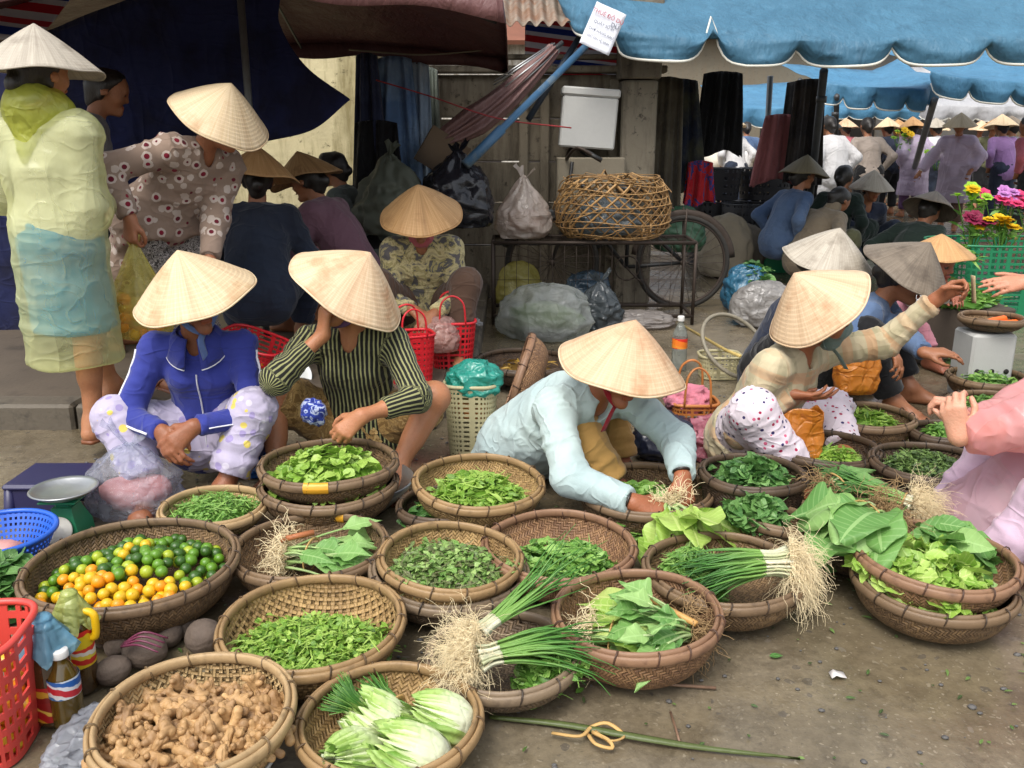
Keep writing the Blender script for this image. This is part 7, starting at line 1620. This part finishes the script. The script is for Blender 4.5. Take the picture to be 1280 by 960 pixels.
# yellow cane pole, bamboo carrying strips
g = G(); g.tube(np.array([at(850, 405, .06), at(908, 438, .16), at(925, 445, .20)]) - at(850, 405, 0), .009, 8); tag(g.build('bamboo_cane', canemat('cane', S(170, 146, 78), S(206, 182, 116)), None, at(850, 405, 0)), 'yellow bamboo cane lying behind the water bottle', 'cane')
g = G(); a = np.linspace(0, 2 * math.pi, 40, endpoint=False); g.tube(np.stack([.2 * np.cos(a), .03 * np.sin(a), .2 * np.sin(a) + .2], 1), .011, 8, closed=True); tag(g.build('bamboo_hoop', canemat('grey hoop', S(110, 104, 92), S(150, 142, 122)), None, at(935, 475, 0), rot=(R(-35), 0, R(30))), 'grey bamboo hoop leaning behind the plaid back', 'hoop')

# ------------------------------------------------------------------ bicycle, wire rack, bamboo cage
blk = plain('black paint', (.02, .02, .02, 1), .45, .3, 12., .1); rust = plain('rusty steel', S(62, 52, 45), .6, .35, 18., .3, metal=.5); tyre = plain('muddy tyre', S(40, 37, 33), .85, .35, 14., .4)
def wheel(parent, c, r):
    a = np.linspace(0, 2 * math.pi, 64, endpoint=False); W_ = np.stack([np.cos(a) * r, 0 * a, np.sin(a) * r], 1)
    g = G(); g.tube(W_, .019, 8, closed=True); w = g.build('wheel', tyre, parent, c)
    g = G(); g.tube(W_ * .94, .011, 6, closed=True); g.build('rim', rust, w)
    g = G()
    for k in range(28):
        an = k * 2 * math.pi / 28; b = an + (.5 if k % 2 else -.5); g.tube([(math.cos(b) * .02, (-1) ** (k // 2) * .025, math.sin(b) * .02), (math.cos(an) * r * .93, 0, math.sin(an) * r * .93)], .0022, 4, cap=False)
    g.build('spokes', rust, w); g = G(); g.tube([(0, -.035, 0), (0, .035, 0)], .022, 10); g.build('hub', rust, w)
yb = 6.62; rw = (853 - 640) / FPX * (yb * .9626 + .25); fwx = (690 - 640) / FPX * (yb * .9626 + .25)
T = thing('bicycle', 'old black bicycle standing against the wall behind the bamboo cage', 'bicycle', (rw, yb, 0)); r_ = .335; dx = fwx - rw
wheel(T, (0, 0, r_), r_); wheel(T, (dx, 0, r_), r_)
st = np.array([dx * .42, 0, .82]); bb = np.array([dx * .43, 0, .30]); hd = np.array([dx * .86, 0, .93]); h0 = np.array([0, 0, r_])
g = G(); [g.tube([a, b], .015, 8) for a, b in ((st, bb), (bb, hd - (0, 0, .12)), (st - (0, 0, .07), hd), (h0, bb), (h0, st - (0, 0, .1)))]; g.build('frame', blk, T)
g = G(); g.tube([hd + (.0, 0, .14), (dx * .9, 0, .68), (dx, 0, r_)], .013, 8); g.build('fork', blk, T)
g = G(); g.tube(curve([hd + np.array([.16, -.26, .17]), hd + np.array([.02, -.24, .24]), hd + np.array([-.04, 0, .16]), hd + np.array([.02, .24, .24]), hd + np.array([.16, .26, .17])], 6), .012, 8); hb = g.build('handlebar', rust, T)
for s in (-1, 1): g = G(); g.tube([hd + np.array([.08, s * .25, .215]), hd + np.array([.19, s * .265, .155])], .017, 8); g.build('grip', blk, hb)
g = G(); g.ball(st + np.array([.02, 0, .06]), (.13, .08, .04), 20, 12); g.build('saddle', blk, T)
a = np.linspace(.1, math.pi * .95, 24); g = G(); g.tube(np.stack([np.cos(a) * (r_ + .03), 0 * a, r_ + np.sin(a) * (r_ + .03)], 1), .03, 8, flat=.25, ref=(0, 1, 0)); g.build('mudguard', rust, T)
a = np.linspace(.3, math.pi * .9, 24); g = G(); g.tube(np.stack([dx + np.cos(a) * (r_ + .03), 0 * a, r_ + np.sin(a) * (r_ + .03)], 1), .03, 8, flat=.25, ref=(0, 1, 0)); g.build('mudguard', blk, T)
g = G(); [g.tube(np.array(p), .008, 6) for p in ([(-.12, -.07, .74), (.3 * dx, -.07, .74)], [(-.12, .07, .74), (.3 * dx, .07, .74)], [(-.1, -.07, .74), (-.1, .07, .74)], [(0, -.07, .74), h0], [(0, .07, .74), h0])]; g.build('carrier', rust, T)
g = G(); g.tube([bb + (.12, -.07, -.12), bb + (0, -.07, 0), bb + (0, .07, 0), bb + (-.12, .07, .12)], .009, 6); g.build('crank', rust, T); g = G(); a = np.linspace(0, 6.28, 30, endpoint=False); g.tube(np.stack([bb[0] + .09 * np.cos(a), 0 * a - .05, bb[2] + .09 * np.sin(a)], 1), .006, 6, closed=True); g.build('chainring', rust, T)
T = thing('wire_rack', 'rusty wire mesh rack holding the pinkish bag and the bamboo cage', 'rack', (.62, 6.15, 0)); x0, x1, y0, y1, hz = -.75, .62, -.2, .2, .56
g = G()
for x in (x0, x1):
    for y in (y0, y1): g.tube([(x, y, 0), (x, y, hz)], .012, 7)
for z in (hz, .06):
    g.tube([(x0, y0, z), (x1, y0, z)], .013, 7); g.tube([(x0, y1, z), (x1, y1, z)], .013, 7); g.tube([(x0, y0, z), (x0, y1, z)], .012, 7); g.tube([(x1, y0, z), (x1, y1, z)], .012, 7)
g.build('frame', rust, T); g = G()
for x in np.linspace(x0, x1, 18): g.tube([(x, y0, .06), (x, y0, hz)], .0018, 4); g.tube([(x, y0, hz), (x, y1, hz)], .0025, 4)
for z in np.linspace(.15, .47, 3): g.tube([(x0, y0, z), (x1, y0, z)], .0016, 4)
for y in np.linspace(y0, y1, 6): g.tube([(x0, y, hz), (x1, y, hz)], .003, 4)
g.build('wire_mesh', rust, T)
T = thing('bamboo_cage', 'big openwork bamboo cage basket lying on the wire rack', 'bamboo cage', (.69, 6.12, .575)); g = G(); rr = np.random.default_rng(3)
def cage(th, z): 
    r0 = np.interp(z, [0, .08, .25, .4, .46], [.27, .345, .36, .32, .27]); return np.stack([r0 * 1.08 * np.cos(th), r0 * .8 * np.sin(th), z * (1 + .03 * np.sin(th * 2)) * 1.0], -1)
for k in range(26):
    for s in (-1, 1):
        u = np.linspace(0, 1, 12); th = k * 2 * math.pi / 26 + s * u * 1.15 + rr.normal() * .03; P = cage(th, .01 + .44 * u) * (1 + .02 * s); g.tube(P, .0085, 5, flat=.3, ref=(0, 0, 1), rnd=rr.uniform())
for z in (.02, .035, .10, .13, .21, .26, .33, .36, .42, .445, .46):
    th = np.linspace(0, 2 * math.pi, 40, endpoint=False); P = cage(th, np.clip(z + .012 * np.sin(th * 3 + z * 60), 0, .46)) * (1.03 + .01 * rr.normal()); g.tube(P, .0095, 5, closed=True, flat=.4, rnd=rr.uniform())
for k in range(9):
    an = rr.uniform(0, math.pi); o_ = rr.uniform(-.2, .2); P = np.array([[math.cos(an) * q - math.sin(an) * o_, (math.sin(an) * q + math.cos(an) * o_) * .75, .45 + .02 * rr.normal() + .03 * (1 - (q / .33) ** 2)] for q in np.linspace(-.3, .3, 7)]); g.tube(P, .008, 5, flat=.4, rnd=rr.uniform())
    P = P.copy(); P[:, 2] = .012; g.tube(P, .008, 5, flat=.4, rnd=rr.uniform())
for k in range(16):
    th0 = rr.uniform(0, 6.28); z0 = rr.uniform(.05, .45); P = np.array([cage(th0 + q * rr.uniform(.3, .9), np.clip(z0 + q * .1, 0, .5)) * (1.05 + .06 * abs(q)) for q in np.linspace(-.5, .5, 6)]); g.tube(P, .004, 4, rnd=rr.uniform())
t = NT('weathered bamboo'); r = t.attr('rnd').outputs['Fac']; o = t.obj(False); col = t.mix(t.math('ADD', t.math('MULTIPLY', r, .6), t.math('MULTIPLY', t.noise(12, o, 4), .5)), S(98, 70, 40), S(176, 138, 86)); T.scale = (1, 1, .86); g.build('lattice', t.done(t.surf(col, .6, t.bump(t.noise(80, o), .4, .003))), T)
bag('blue grey plastic stuffed inside the bamboo cage', np.array([.66, 6.12, .60]), (.2, .16, .14), fl('cage stuffing', (120, 130, 134), .8), 28, .2)

# ------------------------------------------------------------------ leaning things at the wall
def at_(a): return np.asarray(a, float)
a0, a1 = atY(582, 206, 5.9), atY(738, 52, 6.42); g = G(); d = a1 - a0; g.tube([0 * d, d * .28, d * .281, d], [.034, .034, .024, .024], 12); tag(g.build('blue_pole', plain('blue painted pole', S(58, 96, 128), .45, .25, 8., .2, c2=S(120, 130, 132)), None, a0), 'blue painted pole leaning from the clothes up to the blue awning corner', 'pole')
a0, a1 = atY(660, 150, 6.6), atY(727, 42, 6.75); g = G(); d = a1 - a0; g.tube([0 * d, d], .022, 10); tag(g.build('dark_pole', plain('dark blue pole', S(44, 54, 66), .5, .2), None, a0), 'short dark pole behind the blue one near the striped sheet', 'pole')
# folded maroon umbrella
a0, a1 = atY(548, 178, 6.25), atY(692, 62, 6.55); d = a1 - a0; L = np.linalg.norm(d); x, y, z = frame(d); T = thing('folded_umbrella', 'furled maroon umbrella leaning against the grey wall', 'umbrella', a0)
g = G(); u = np.linspace(0, 1, 30)[:, None]; a = np.linspace(0, 2 * math.pi, 54, endpoint=False)[None]; r0 = np.interp(u, [0, .08, .3, .6, 1], [.05, .09, .125, .10, .055]); rr_ = r0 * (1 + .22 * np.sin(a * 9 + u * 2) + .08 * np.sin(a * 4 - u * 3)); P = (rr_ * np.cos(a))[..., None] * x + (rr_ * np.sin(a) * .75)[..., None] * y + (u * L + 0 * a)[..., None] * z; P[..., 2] -= .06 * np.sin(u * math.pi); g.grid(P, closed_u=True)
g.build('canopy', tarpmat('faded maroon', S(96, 66, 64), S(136, 104, 98), tl=.05), T); g = G(); g.tube([0 * d, d * .1 - unit(d) * .3, d * 1.08], .017, 8); g.build('pole', dsteel, T)
for k in range(9): 
    an = k * 2 * math.pi / 9; g = G(); g.tube([z * L * .55 + (x * math.cos(an) + y * math.sin(an) * .75) * .11, z * L * 1.02 + (x * math.cos(an) + y * math.sin(an) * .75) * .05], .006, 5); g.build('rib', alu, T)
g = G(); g.tube(curve([(0, 0, 0), (.35, .05, -.10), (.8, .1, -.24), (1.3, .2, -.3)], 6), .005, 5); tag(g.build('red_cord', plain('red cord', S(150, 40, 44), .6), None, atY(470, 100, 6.1)), 'thin red cord strung across the hanging clothes', 'cord')
c = atY(525, 185, 5.85); g = G(); g.box((0, 0, 0), (.3, .03, .26), rz(R(10)) @ ry(R(32)) , bev=.004); tag(g.build('cardboard_piece', plain('wet cardboard', S(96, 78, 58), .85, .25), None, atY(553, 192, 6.2)), 'brown cardboard piece propped under the furled umbrella', 'cardboard')
# white foam box against the wall
foam = plain('white foam', S(184, 184, 180), .7, .05, 30., .2, 90.)
c = atY(735, 150, 6.72); T = thing('foam_box', 'white foam box on its side high against the grey wall', 'foam box', c, rot=(0, R(4), 0)); g = G(); g.box((0, 0, -.02), (.40, .2, .36), bev=.012); g.build('box', foam, T, smooth=False); g = G(); g.box((.0, 0, .19), (.42, .22, .06), bev=.012); g.build('lid', foam, T, smooth=False)
g = G(); g.box((0, 0, 0), (.5, .25, .5), bev=.01); tag(g.build('stacked_sacks', plain('folded grey sacks', S(120, 112, 96), .9, .25, 6., .5), None, (.58, 6.75, .85), smooth=False), 'folded grey sacks under the white foam box', 'sacks')
c = at(1228, 460, 0); T = thing('foam_box', 'white foam box with painted dark holes under the carrot tray', 'foam box', np.array([b_25['c'][0] - .02, b_25['c'][1], 0])); g = G(); g.box((0, 0, .17), (.21, .20, .34), bev=.012); bx = g.build('box', foam, T, smooth=False); g = G()
for x in (-.07, .0, .07): g.tube([(x, -.101, .16), (x, -.1025, .16)], .013, 14)
g.build('holes', plain('painted hole shade', (.02, .018, .015, 1), .9), bx)  # flat dark discs, shade inside the holes put into the colour

# ------------------------------------------------------------------ hanging clothes
def garment(label, p, w, h, mat, seed=0, name='hanging_clothes', taper=.8, cat='clothes', group=None, legs=False, depth=.06, rotz=0.):
    """cloth folded over a line at p (top middle), hanging down h"""
    T = thing(name, label, cat, np.asarray(p, float) - (0, 0, h), rotz, group); g = G(); u = np.linspace(-1, 1, 26)[:, None]; v = np.linspace(0, 1, 26)[None]
    for s in (-1, 1):
        wd = w / 2 * (taper + (1 - taper) * v); X = u * wd; f = .5 + .5 * v
        Yv = s * depth * (.15 + .6 * np.sqrt(v)) + .03 * f * np.sin(u * 7 + seed + s) + .02 * np.sin(u * 15 + 3 * v + seed * 2) * f + .012 * fbm(np.stack([u * 4 + 0 * v, v * 4 + 0 * u, 0 * u * v], -1), 2, seed)
        Z = h * (1 - v) + .03 * np.sin(u * 3 + seed) * v - .02 * np.abs(u) ** 2
        if legs: X = X + np.where(u > 0, 1, -1) * .04 * v
        g.grid(np.stack([X + 0 * v, Yv, Z + 0 * u], -1))
    g.build('fabric', mat, T, solid=.004); return T
jeans = cloth('blue jeans', S(92, 120, 160), S(134, 160, 190)); jeans2 = cloth('pale jeans', S(150, 170, 194), S(180, 196, 210)); djac = cloth('dark jacket', S(44, 50, 74), S(62, 70, 98))
hg = 'clothes hung at the end of the cream wall'
garment('pair of mid blue jeans hanging in the middle of the clothes', atY(492, 70, 6.45), .30, .86, jeans, 1, group=hg, legs=True)
garment('dark navy jacket hanging left of the jeans', atY(458, 66, 6.35), .26, .88, djac, 2, group=hg, taper=.55)
garment('pale blue jeans hanging right of the mid blue pair', atY(520, 78, 6.55), .22, .78, jeans2, 3, group=hg)
garment('black garment hanging lowest under the navy jacket', atY(470, 150, 6.3), .36, .55, CL['black'], 4, group=hg)
garment('grey green cloth hanging on the plastered corner post', atY(536, 84, 6.75), .15, .7, cloth('grey green rag', S(128, 136, 126)), 5, group=hg)
tag((lambda g: (g.tube(curve([(0, 0, 0), (.5, .03, -.03), (1.0, .08, .01)], 6), .006, 5), g.build('clothes_line', plain('cord', S(130, 120, 100)), None, atY(436, 62, 6.4)))[1])(G()), 'thin line the jeans and jackets hang from', 'line')
hg2 = 'garments hung under the blue awning'
garment('dark jacket with olive sleeves hanging right of the pillar', np.array([1.45, 7.9, 1.72]), .5, .95, cloth('navy olive jacket', S(30, 36, 52), S(70, 70, 54)), 6, taper=.5, group=hg2)
garment('large black cloth hanging behind the notch of the blue awning', np.array([1.86, 8.2, 1.8]), .42, .7, CL['black'], 7, group=hg2)
garment('faded pink garment hanging beside the grey pole', np.array([2.52, 8.6, 1.45]), .48, .62, cloth('faded pink', S(150, 92, 92)), 8, taper=.6, group=hg2)
garment('long dark scarf bundle hanging left of the leaning pole', np.array([2.7, 8.4, 1.75]), .34, .9, cloth('charcoal cloth', S(44, 40, 40), S(66, 58, 52)), 9, group=hg2)
garment('black cloth added to darken the back of the stall', np.array([3.0, 9.6, 1.8]), .4, 1.2, CL['black'], 10, group=hg2)  # added dark cloth, stands in for the darkness under the awning
garment('brown curtain hanging just right of the pillar', np.array([1.22, 7.3, 1.7]), .3, 1.3, cloth('brown curtain', S(62, 56, 46), S(82, 76, 62)), 11, group=hg2)
garment('red and blue striped shirt hanging low beside the dark jacket', np.array([1.62, 7.8, 1.05]), .26, .36, blotch('red blue shirt', (S(160, 30, 40), S(170, 40, 44), S(60, 60, 120), S(150, 28, 38)), 6.), 12, group=hg2)

# ------------------------------------------------------------------ paper flowers, far greens and goods
def flowers(label, c, cols, n, spread, h, seed, cat='flowers'):
    rr = np.random.default_rng(seed); T = thing('flower_bunch', label, cat, c, group='paper flowers in the green crate'); gs = G()
    for i in range(n):
        o = np.array([rr.normal() * spread, rr.normal() * spread * .6, h * rr.uniform(.75, 1.15)]); gs.tube(curve([(o[0] * .3, o[1] * .3, 0), (o[0] * .7, o[1] * .7, o[2] * .6), o], 4), .004, 5, rnd=.4)
        g = G(); k = 7; yaw = np.arange(k) * 2 * math.pi / k; r = rr.uniform(.045, .065); tilt = rx(rr.uniform(-.2, 1.0)) @ rz(rr.uniform(0, 6))
        leaves(g, np.zeros((k, 3)), yaw, np.full(k, .35), np.zeros(k), r, r * .8, .5, .1, 'round', rnd=np.full(k, .5)); leaves(g, np.zeros((k, 3)), yaw + .4, np.full(k, .9), np.zeros(k), r * .7, r * .6, .6, .1, 'round', rnd=np.full(k, .7)); g.ball((0, 0, .01), (.012,) * 3, 8, 6, rnd=.1)
        g.tf(tilt, o); g.build('blossom', cols[i % len(cols)], T)
    leaves(gs, np.stack([rr.normal(size=n * 3) * spread, rr.normal(size=n * 3) * spread * .6, rr.uniform(.3, .8, n * 3) * h], 1), rr.uniform(0, 6.28, n * 3), rr.uniform(0, 1, n * 3), rr.uniform(-1, 1, n * 3), .08, .03, .6, .2)
    gs.build('stems', LEAF['mid'], T); return T
fm = lambda n, c: leafmat(n, dark(S(*c), .7), S(*c), dark(S(*c), 1.15), .6, .3)
Fy, Fp, Fl, Fr, Fg, Fm = fm('yellow petals', (236, 196, 20)), fm('pink petals', (226, 70, 120)), fm('lilac petals', (206, 140, 206)), fm('red petals', (206, 30, 60)), fm('lime petals', (160, 206, 60)), fm('maroon petals', (140, 30, 70))
bx_, by_ = 3.42, 6.35
flowers('bunch of lime green and yellow paper flowers', (bx_ - .12, by_, .50), (Fg, Fg, Fg, Fy), 10, .07, .36, 1); flowers('bunch of lilac and pink paper flowers', (bx_ + .12, by_ + .05, .5), (Fl, Fl, Fp), 12, .08, .34, 2); flowers('bunch of yellow paper flowers', (bx_ + .02, by_ - .14, .48), (Fy, Fy, Fy), 10, .06, .2, 3)
flowers('bunch of maroon paper flowers at the left of the crate', (bx_ - .18, by_ - .1, .48), (Fm, Fm), 7, .05, .2, 4); flowers('bunch of red and pink paper flowers at the picture edge', (bx_ + .3, by_ - .05, .5), (Fr, Fp, Fp), 12, .08, .27, 5); flowers('yellow and orange paper flowers at the far right of the crate', (bx_ + .42, by_ - .15, .48), (Fy, Fp, Fy), 8, .07, .2, 6)
flowers('yellow flowers carried by the shopper in dark blue', (6.15, 14.2, .85), (Fy, Fg), 14, .14, .45, 7); flowers('green bouquet carried by the lilac poncho shopper', (6.45, 13.7, .75), (Fg,), 10, .14, .3, 8)
heap('spring_greens', 'pile of green stems and leaves beside the carrots', 'greens', None, LEAF['mid'], 260, .13, .02, seed=40, Rr=.24, dome=.10, loc=(2.55, 5.05, .32), shape='strap'); g = G(); g.box((0, 0, .16), (.55, .4, .32), bev=.01); tag(g.build('display_box', plain('dark wood crate', S(66, 56, 46), .8, .3, 6., .4), None, (2.55, 5.05, 0), smooth=False), 'low dark box under the green stems beside the carrots', 'box')
heap('fern_greens', 'feathery greens in front of the green crate', 'greens', None, LEAF['mid'], 200, .09, .02, seed=41, Rr=.2, dome=.1, loc=(2.95, 6.0, .45), shape='strap')
heap('herb_pile', 'dark herbs on the ground under the foam box', 'herbs', None, LEAF['dark'], 420, .035, .016, seed=42, Rr=.2, dome=.06, loc=at(1205, 452, 0))
# far stall of pale goods, seen bright between the hanging garments
white_g = plain('white goods', S(214, 212, 206), .6, .15, 5.); T = thing('goods_table', 'far stall table heaped with pale goods', 'stall table', (3.7, 13.5, 0)); g = G(); g.box((0, 0, .72), (2.2, .9, .05), bev=.01); g.build('top', plain('table wood', S(140, 124, 100)), T, smooth=False)
for sx in (-1, 1):
    for sy in (-1, 1): g = G(); g.box((sx * 1.0, sy * .4, .35), (.06, .06, .7)); g.build('leg', dsteel, T, smooth=False)
for i, (x, z, sx, col) in enumerate(((3.0, .75, .16, (214, 206, 190)), (3.35, .75, .2, (226, 224, 222)), (3.75, .75, .18, (206, 196, 170)), (4.1, .75, .2, (220, 214, 214)), (4.5, .75, .18, (200, 206, 214)))): bag('pale bundle %s on the far stall table' % ('leftmost', 'second from the left', 'in the middle', 'second from the right', 'rightmost')[i], (x, 13.4, z), (sx, .2, .18), plain('pale bundle %d' % i, S(*col), .7, .15, 5.), 40 + i, .15, name='bundle', cat='bundle', seg=(24, 16))
for i, (x, y, w) in enumerate(((5.5, 24, 5.), (11, 25, 5.6), (17, 26, 6.), (-1, 26, 7.), (-9, 26, 8.))):
    T = thing('market_house', 'far market house %s' % ('with a cream front behind the lane', 'with a grey front behind the pink poncho', 'with an ochre front at the far right', 'with a pale front hidden behind the grey wall', 'with an ochre front hidden behind the cream wall')[i], 'house', (x, y, 0)); m_ = concrete('house plaster %d' % i, S(*((120, 112, 96), (110, 108, 104), (136, 116, 84), (190, 186, 176), (196, 166, 110))[i]), S(120, 108, 90))
    g = G(); g.box((0, 2, 1.9), (w, 4, 3.8)); g.build('wall', m_, T, smooth=False); g = G(); P_ = np.array([[(-w / 2 - .3, -.5, 3.7), (w / 2 + .3, -.5, 3.7)], [(-w / 2 - .3, 2, 5.0), (w / 2 + .3, 2, 5.0)], [(-w / 2 - .3, 4.5, 3.7), (w / 2 + .3, 4.5, 3.7)]]); g.grid(P_); g.build('roof', plain('old roof tiles', S(120, 76, 58), .85, .3, 3., .5), T, smooth=False, solid=.12)
    for k in (-1, 0, 1):
        g = G(); g.box((k * w * .3, -.02, 1.2), (w * .2, .06, 2.3)); g.build('shop_shade', plain('painted shop shade', S(40, 34, 30), .9), T, smooth=False)  # flat dark panels on a solid wall, painted shade of shop interiors

# ------------------------------------------------------------------ the paper notice on the awning, printed bag, litter
def text(body, size, mat, parent, loc, rot=(0, 0, 0), name='lettering'):
    cu = bpy.data.curves.new(name, 'FONT'); cu.body = body; cu.size = size; cu.align_x = 'CENTER'; cu.extrude = .0004; o = bpy.data.objects.new(name, cu); C.objects.link(o)
    cu.materials.append(mat); me = bpy.data.meshes.new_from_object(o); bpy.data.objects.remove(o)
    o = bpy.data.objects.new(name, me); C.objects.link(o); o.parent = parent; o.location = loc; o.rotation_euler = rot; return o
ink = plain('grey ink', S(70, 78, 96), .7, .1); redink = plain('red ink', S(170, 70, 84), .7, .1)
p0, p1, p2 = atY(752, 8, 6.12), atY(775, 20, 6.12), atY(732, 52, 6.16); c = (p1 + p2) / 2 + np.array([-.0, -.0, .0]); T = thing('paper_notice', 'white paper notice with grey printed lines pinned on the blue awning corner', 'notice', c, rot=(R(82), R(24), R(0)))
g = G(); u = np.linspace(-1, 1, 10)[:, None]; v = np.linspace(-1, 1, 12)[None]; g.grid(np.stack([u * .105 + 0 * v, v * .14 + 0 * u, .008 * np.sin(u * 2) + .006 * v ** 2 - .0], -1)); pg = g.build('paper', plain('paper', S(214, 216, 224), .6, .04), T, solid=.002)
text('THUÊ ĐỒ DÙ', .036, redink, pg, (0, .07, .018)); text('DÙ', .04, ink, pg, (.065, .03, .018)); text('QUẦY SỐ 21', .026, ink, pg, (0, .01, .018)); text('CHỢ HÀNG RAU', .023, ink, pg, (0, -.04, .018)); text('GIỮ GÌN VỆ SINH', .02, ink, pg, (0, -.085, .018))
pb = [o for o in bpy.data.objects if o.get('label', '') == 'white plastic bag with red lettering leaning on the leaf-print shirt'][0]
text('T', .07, redink, pb, (-.04, -.085, .24), (R(90), 0, R(0))); text('RT', .07, redink, pb, (.03, -.088, .15), (R(90), R(-20), 0)); text('ba', .05, plain('blue ink', S(60, 80, 160)), pb, (-.05, -.085, .15), (R(90), R(-20), 0))
g = G(); P = curve([at(612, 897, .004), at(700, 905, .006), at(800, 922, .012), at(880, 935, .006), at(1000, 950, .004)], 8); P0 = P[0].copy(); u = np.linspace(0, 1, len(P)); wd = .011 * np.sin(np.clip(u * 1.02 + .05, 0, 1) * math.pi) ** .5
nrm = np.array([.1, 1, 0]); g.grid(np.stack([P - P0 - nrm * wd[:, None], P - P0 + (0, 0, .006), P - P0 + nrm * wd[:, None]], 1), rnd=.5); tag(g.build('pandan_leaf', leafmat('long dry blade', S(62, 74, 34), S(92, 104, 56), S(140, 140, 92)), None, P0, solid=.0015), 'long green blade of leaf lying across the mud', 'leaf')
g = G(); 
for q in ([(690, 916), (725, 920), (740, 908), (760, 904), (780, 920), (762, 926), (745, 914)], [(735, 918), (745, 930), (765, 935), (760, 925), (740, 915)]): P = curve([at(x, y, .012 + .008 * (i % 2)) for i, (x, y) in enumerate(q)], 4); g.tube(P - at(735, 918, 0), .005, 5, flat=.5)
tag(g.build('knotted_strip', strawtie, None, at(735, 918, 0)), 'knotted brown straw strip lying on the long leaf', 'straw tie')
g = G(); g.tube(np.array([at(722, 848, .004), at(800, 853, .006), at(895, 860, .004)]) - at(722, 848, 0), .004, 5); tag(g.build('thin_stick', canemat('stick', S(110, 84, 66), S(140, 112, 90)), None, at(722, 848, 0)), 'thin straight brown stick on the mud', 'stick')
g = G(); g.tube(np.array([at(838, 890, .004), at(846, 915, .006), at(850, 930, .004)]) - at(838, 890, 0), .003, 5); tag(g.build('thin_stick', canemat('stick', S(110, 84, 66), S(140, 112, 90)), None, at(838, 890, 0)), 'short pale twig above the long leaf', 'twig')
for i, (x, y, L_, yw, m_, lab) in enumerate(((962, 822, .035, .1, 'deep', 'small dark green leaf lying on the open mud'), (930, 782, .04, .5, 'bright', 'bright leaf scrap beside the brown basket'), (720, 868, .03, .8, 'mid', 'small green leaf scrap beside the flat basket'), (1075, 735, .06, 1.9, 'mid', 'green stem lying against the stacked baskets'), (1090, 775, .03, 2.5, 'mid', 'tiny leaf scrap before the stacked baskets'), (990, 760, .03, 1., 'bright', 'leaf scrap on the mud below the onion roots'))):
    g = G(); leaves(g, np.array([[0, 0, 0.004]]), np.array([yw]), np.array([.1]), np.array([.2]), L_, L_ * .5, .3, .15, n=4, rnd=np.array([.5])); tag(g.build('fallen_leaf', LEAF[m_], None, at(x, y, 0)), lab, 'leaf')
rr = np.random.default_rng(77); g = G(); n = 750; P = np.stack([rr.uniform(-1.6, 1.9, n), rr.uniform(1.5, 4.2, n), np.full(n, .004)], 1)
leaves(g, P, rr.uniform(0, 6.28, n), rr.uniform(-.05, .25, n), rr.uniform(-.3, .3, n), rr.uniform(.006, .026, n), .008, .3, .2, n=4); tag(g.build('leaf_litter', LEAF['dark'], None), 'tiny leaf crumbs trodden into the wet ground', 'litter', kind='stuff')
g = G(); n = 900; P = np.stack([rr.uniform(-1.7, 2.0, n), rr.uniform(1.5, 4.5, n)], 1); [g.ball((x, y, .0), (s, s * rr.uniform(.6, 1), s * .45), 7, 4, None, .2, i) for i, ((x, y), s) in enumerate(zip(P, rr.uniform(.003, .011, n) * rr.uniform(.5, 1, n)))]; tag(g.build('gravel', plain('dark grit', S(84, 82, 80), .6, .45, 12., .3), None), 'small dark stones set in the muddy ground', 'gravel', kind='stuff')
g = G(); g.grid(np.stack([np.stack([np.array([.0, .01, .02, .035]), np.full(4, y), np.array([.004, .012, .008, .005])], 1) for y in (0, .012, .025)], 0)); tag(g.build('paper_scrap', plain('white scrap', S(206, 200, 196), .7, .05), None, at(1040, 850, 0), solid=.001), 'small white paper scrap on the open mud', 'paper scrap')
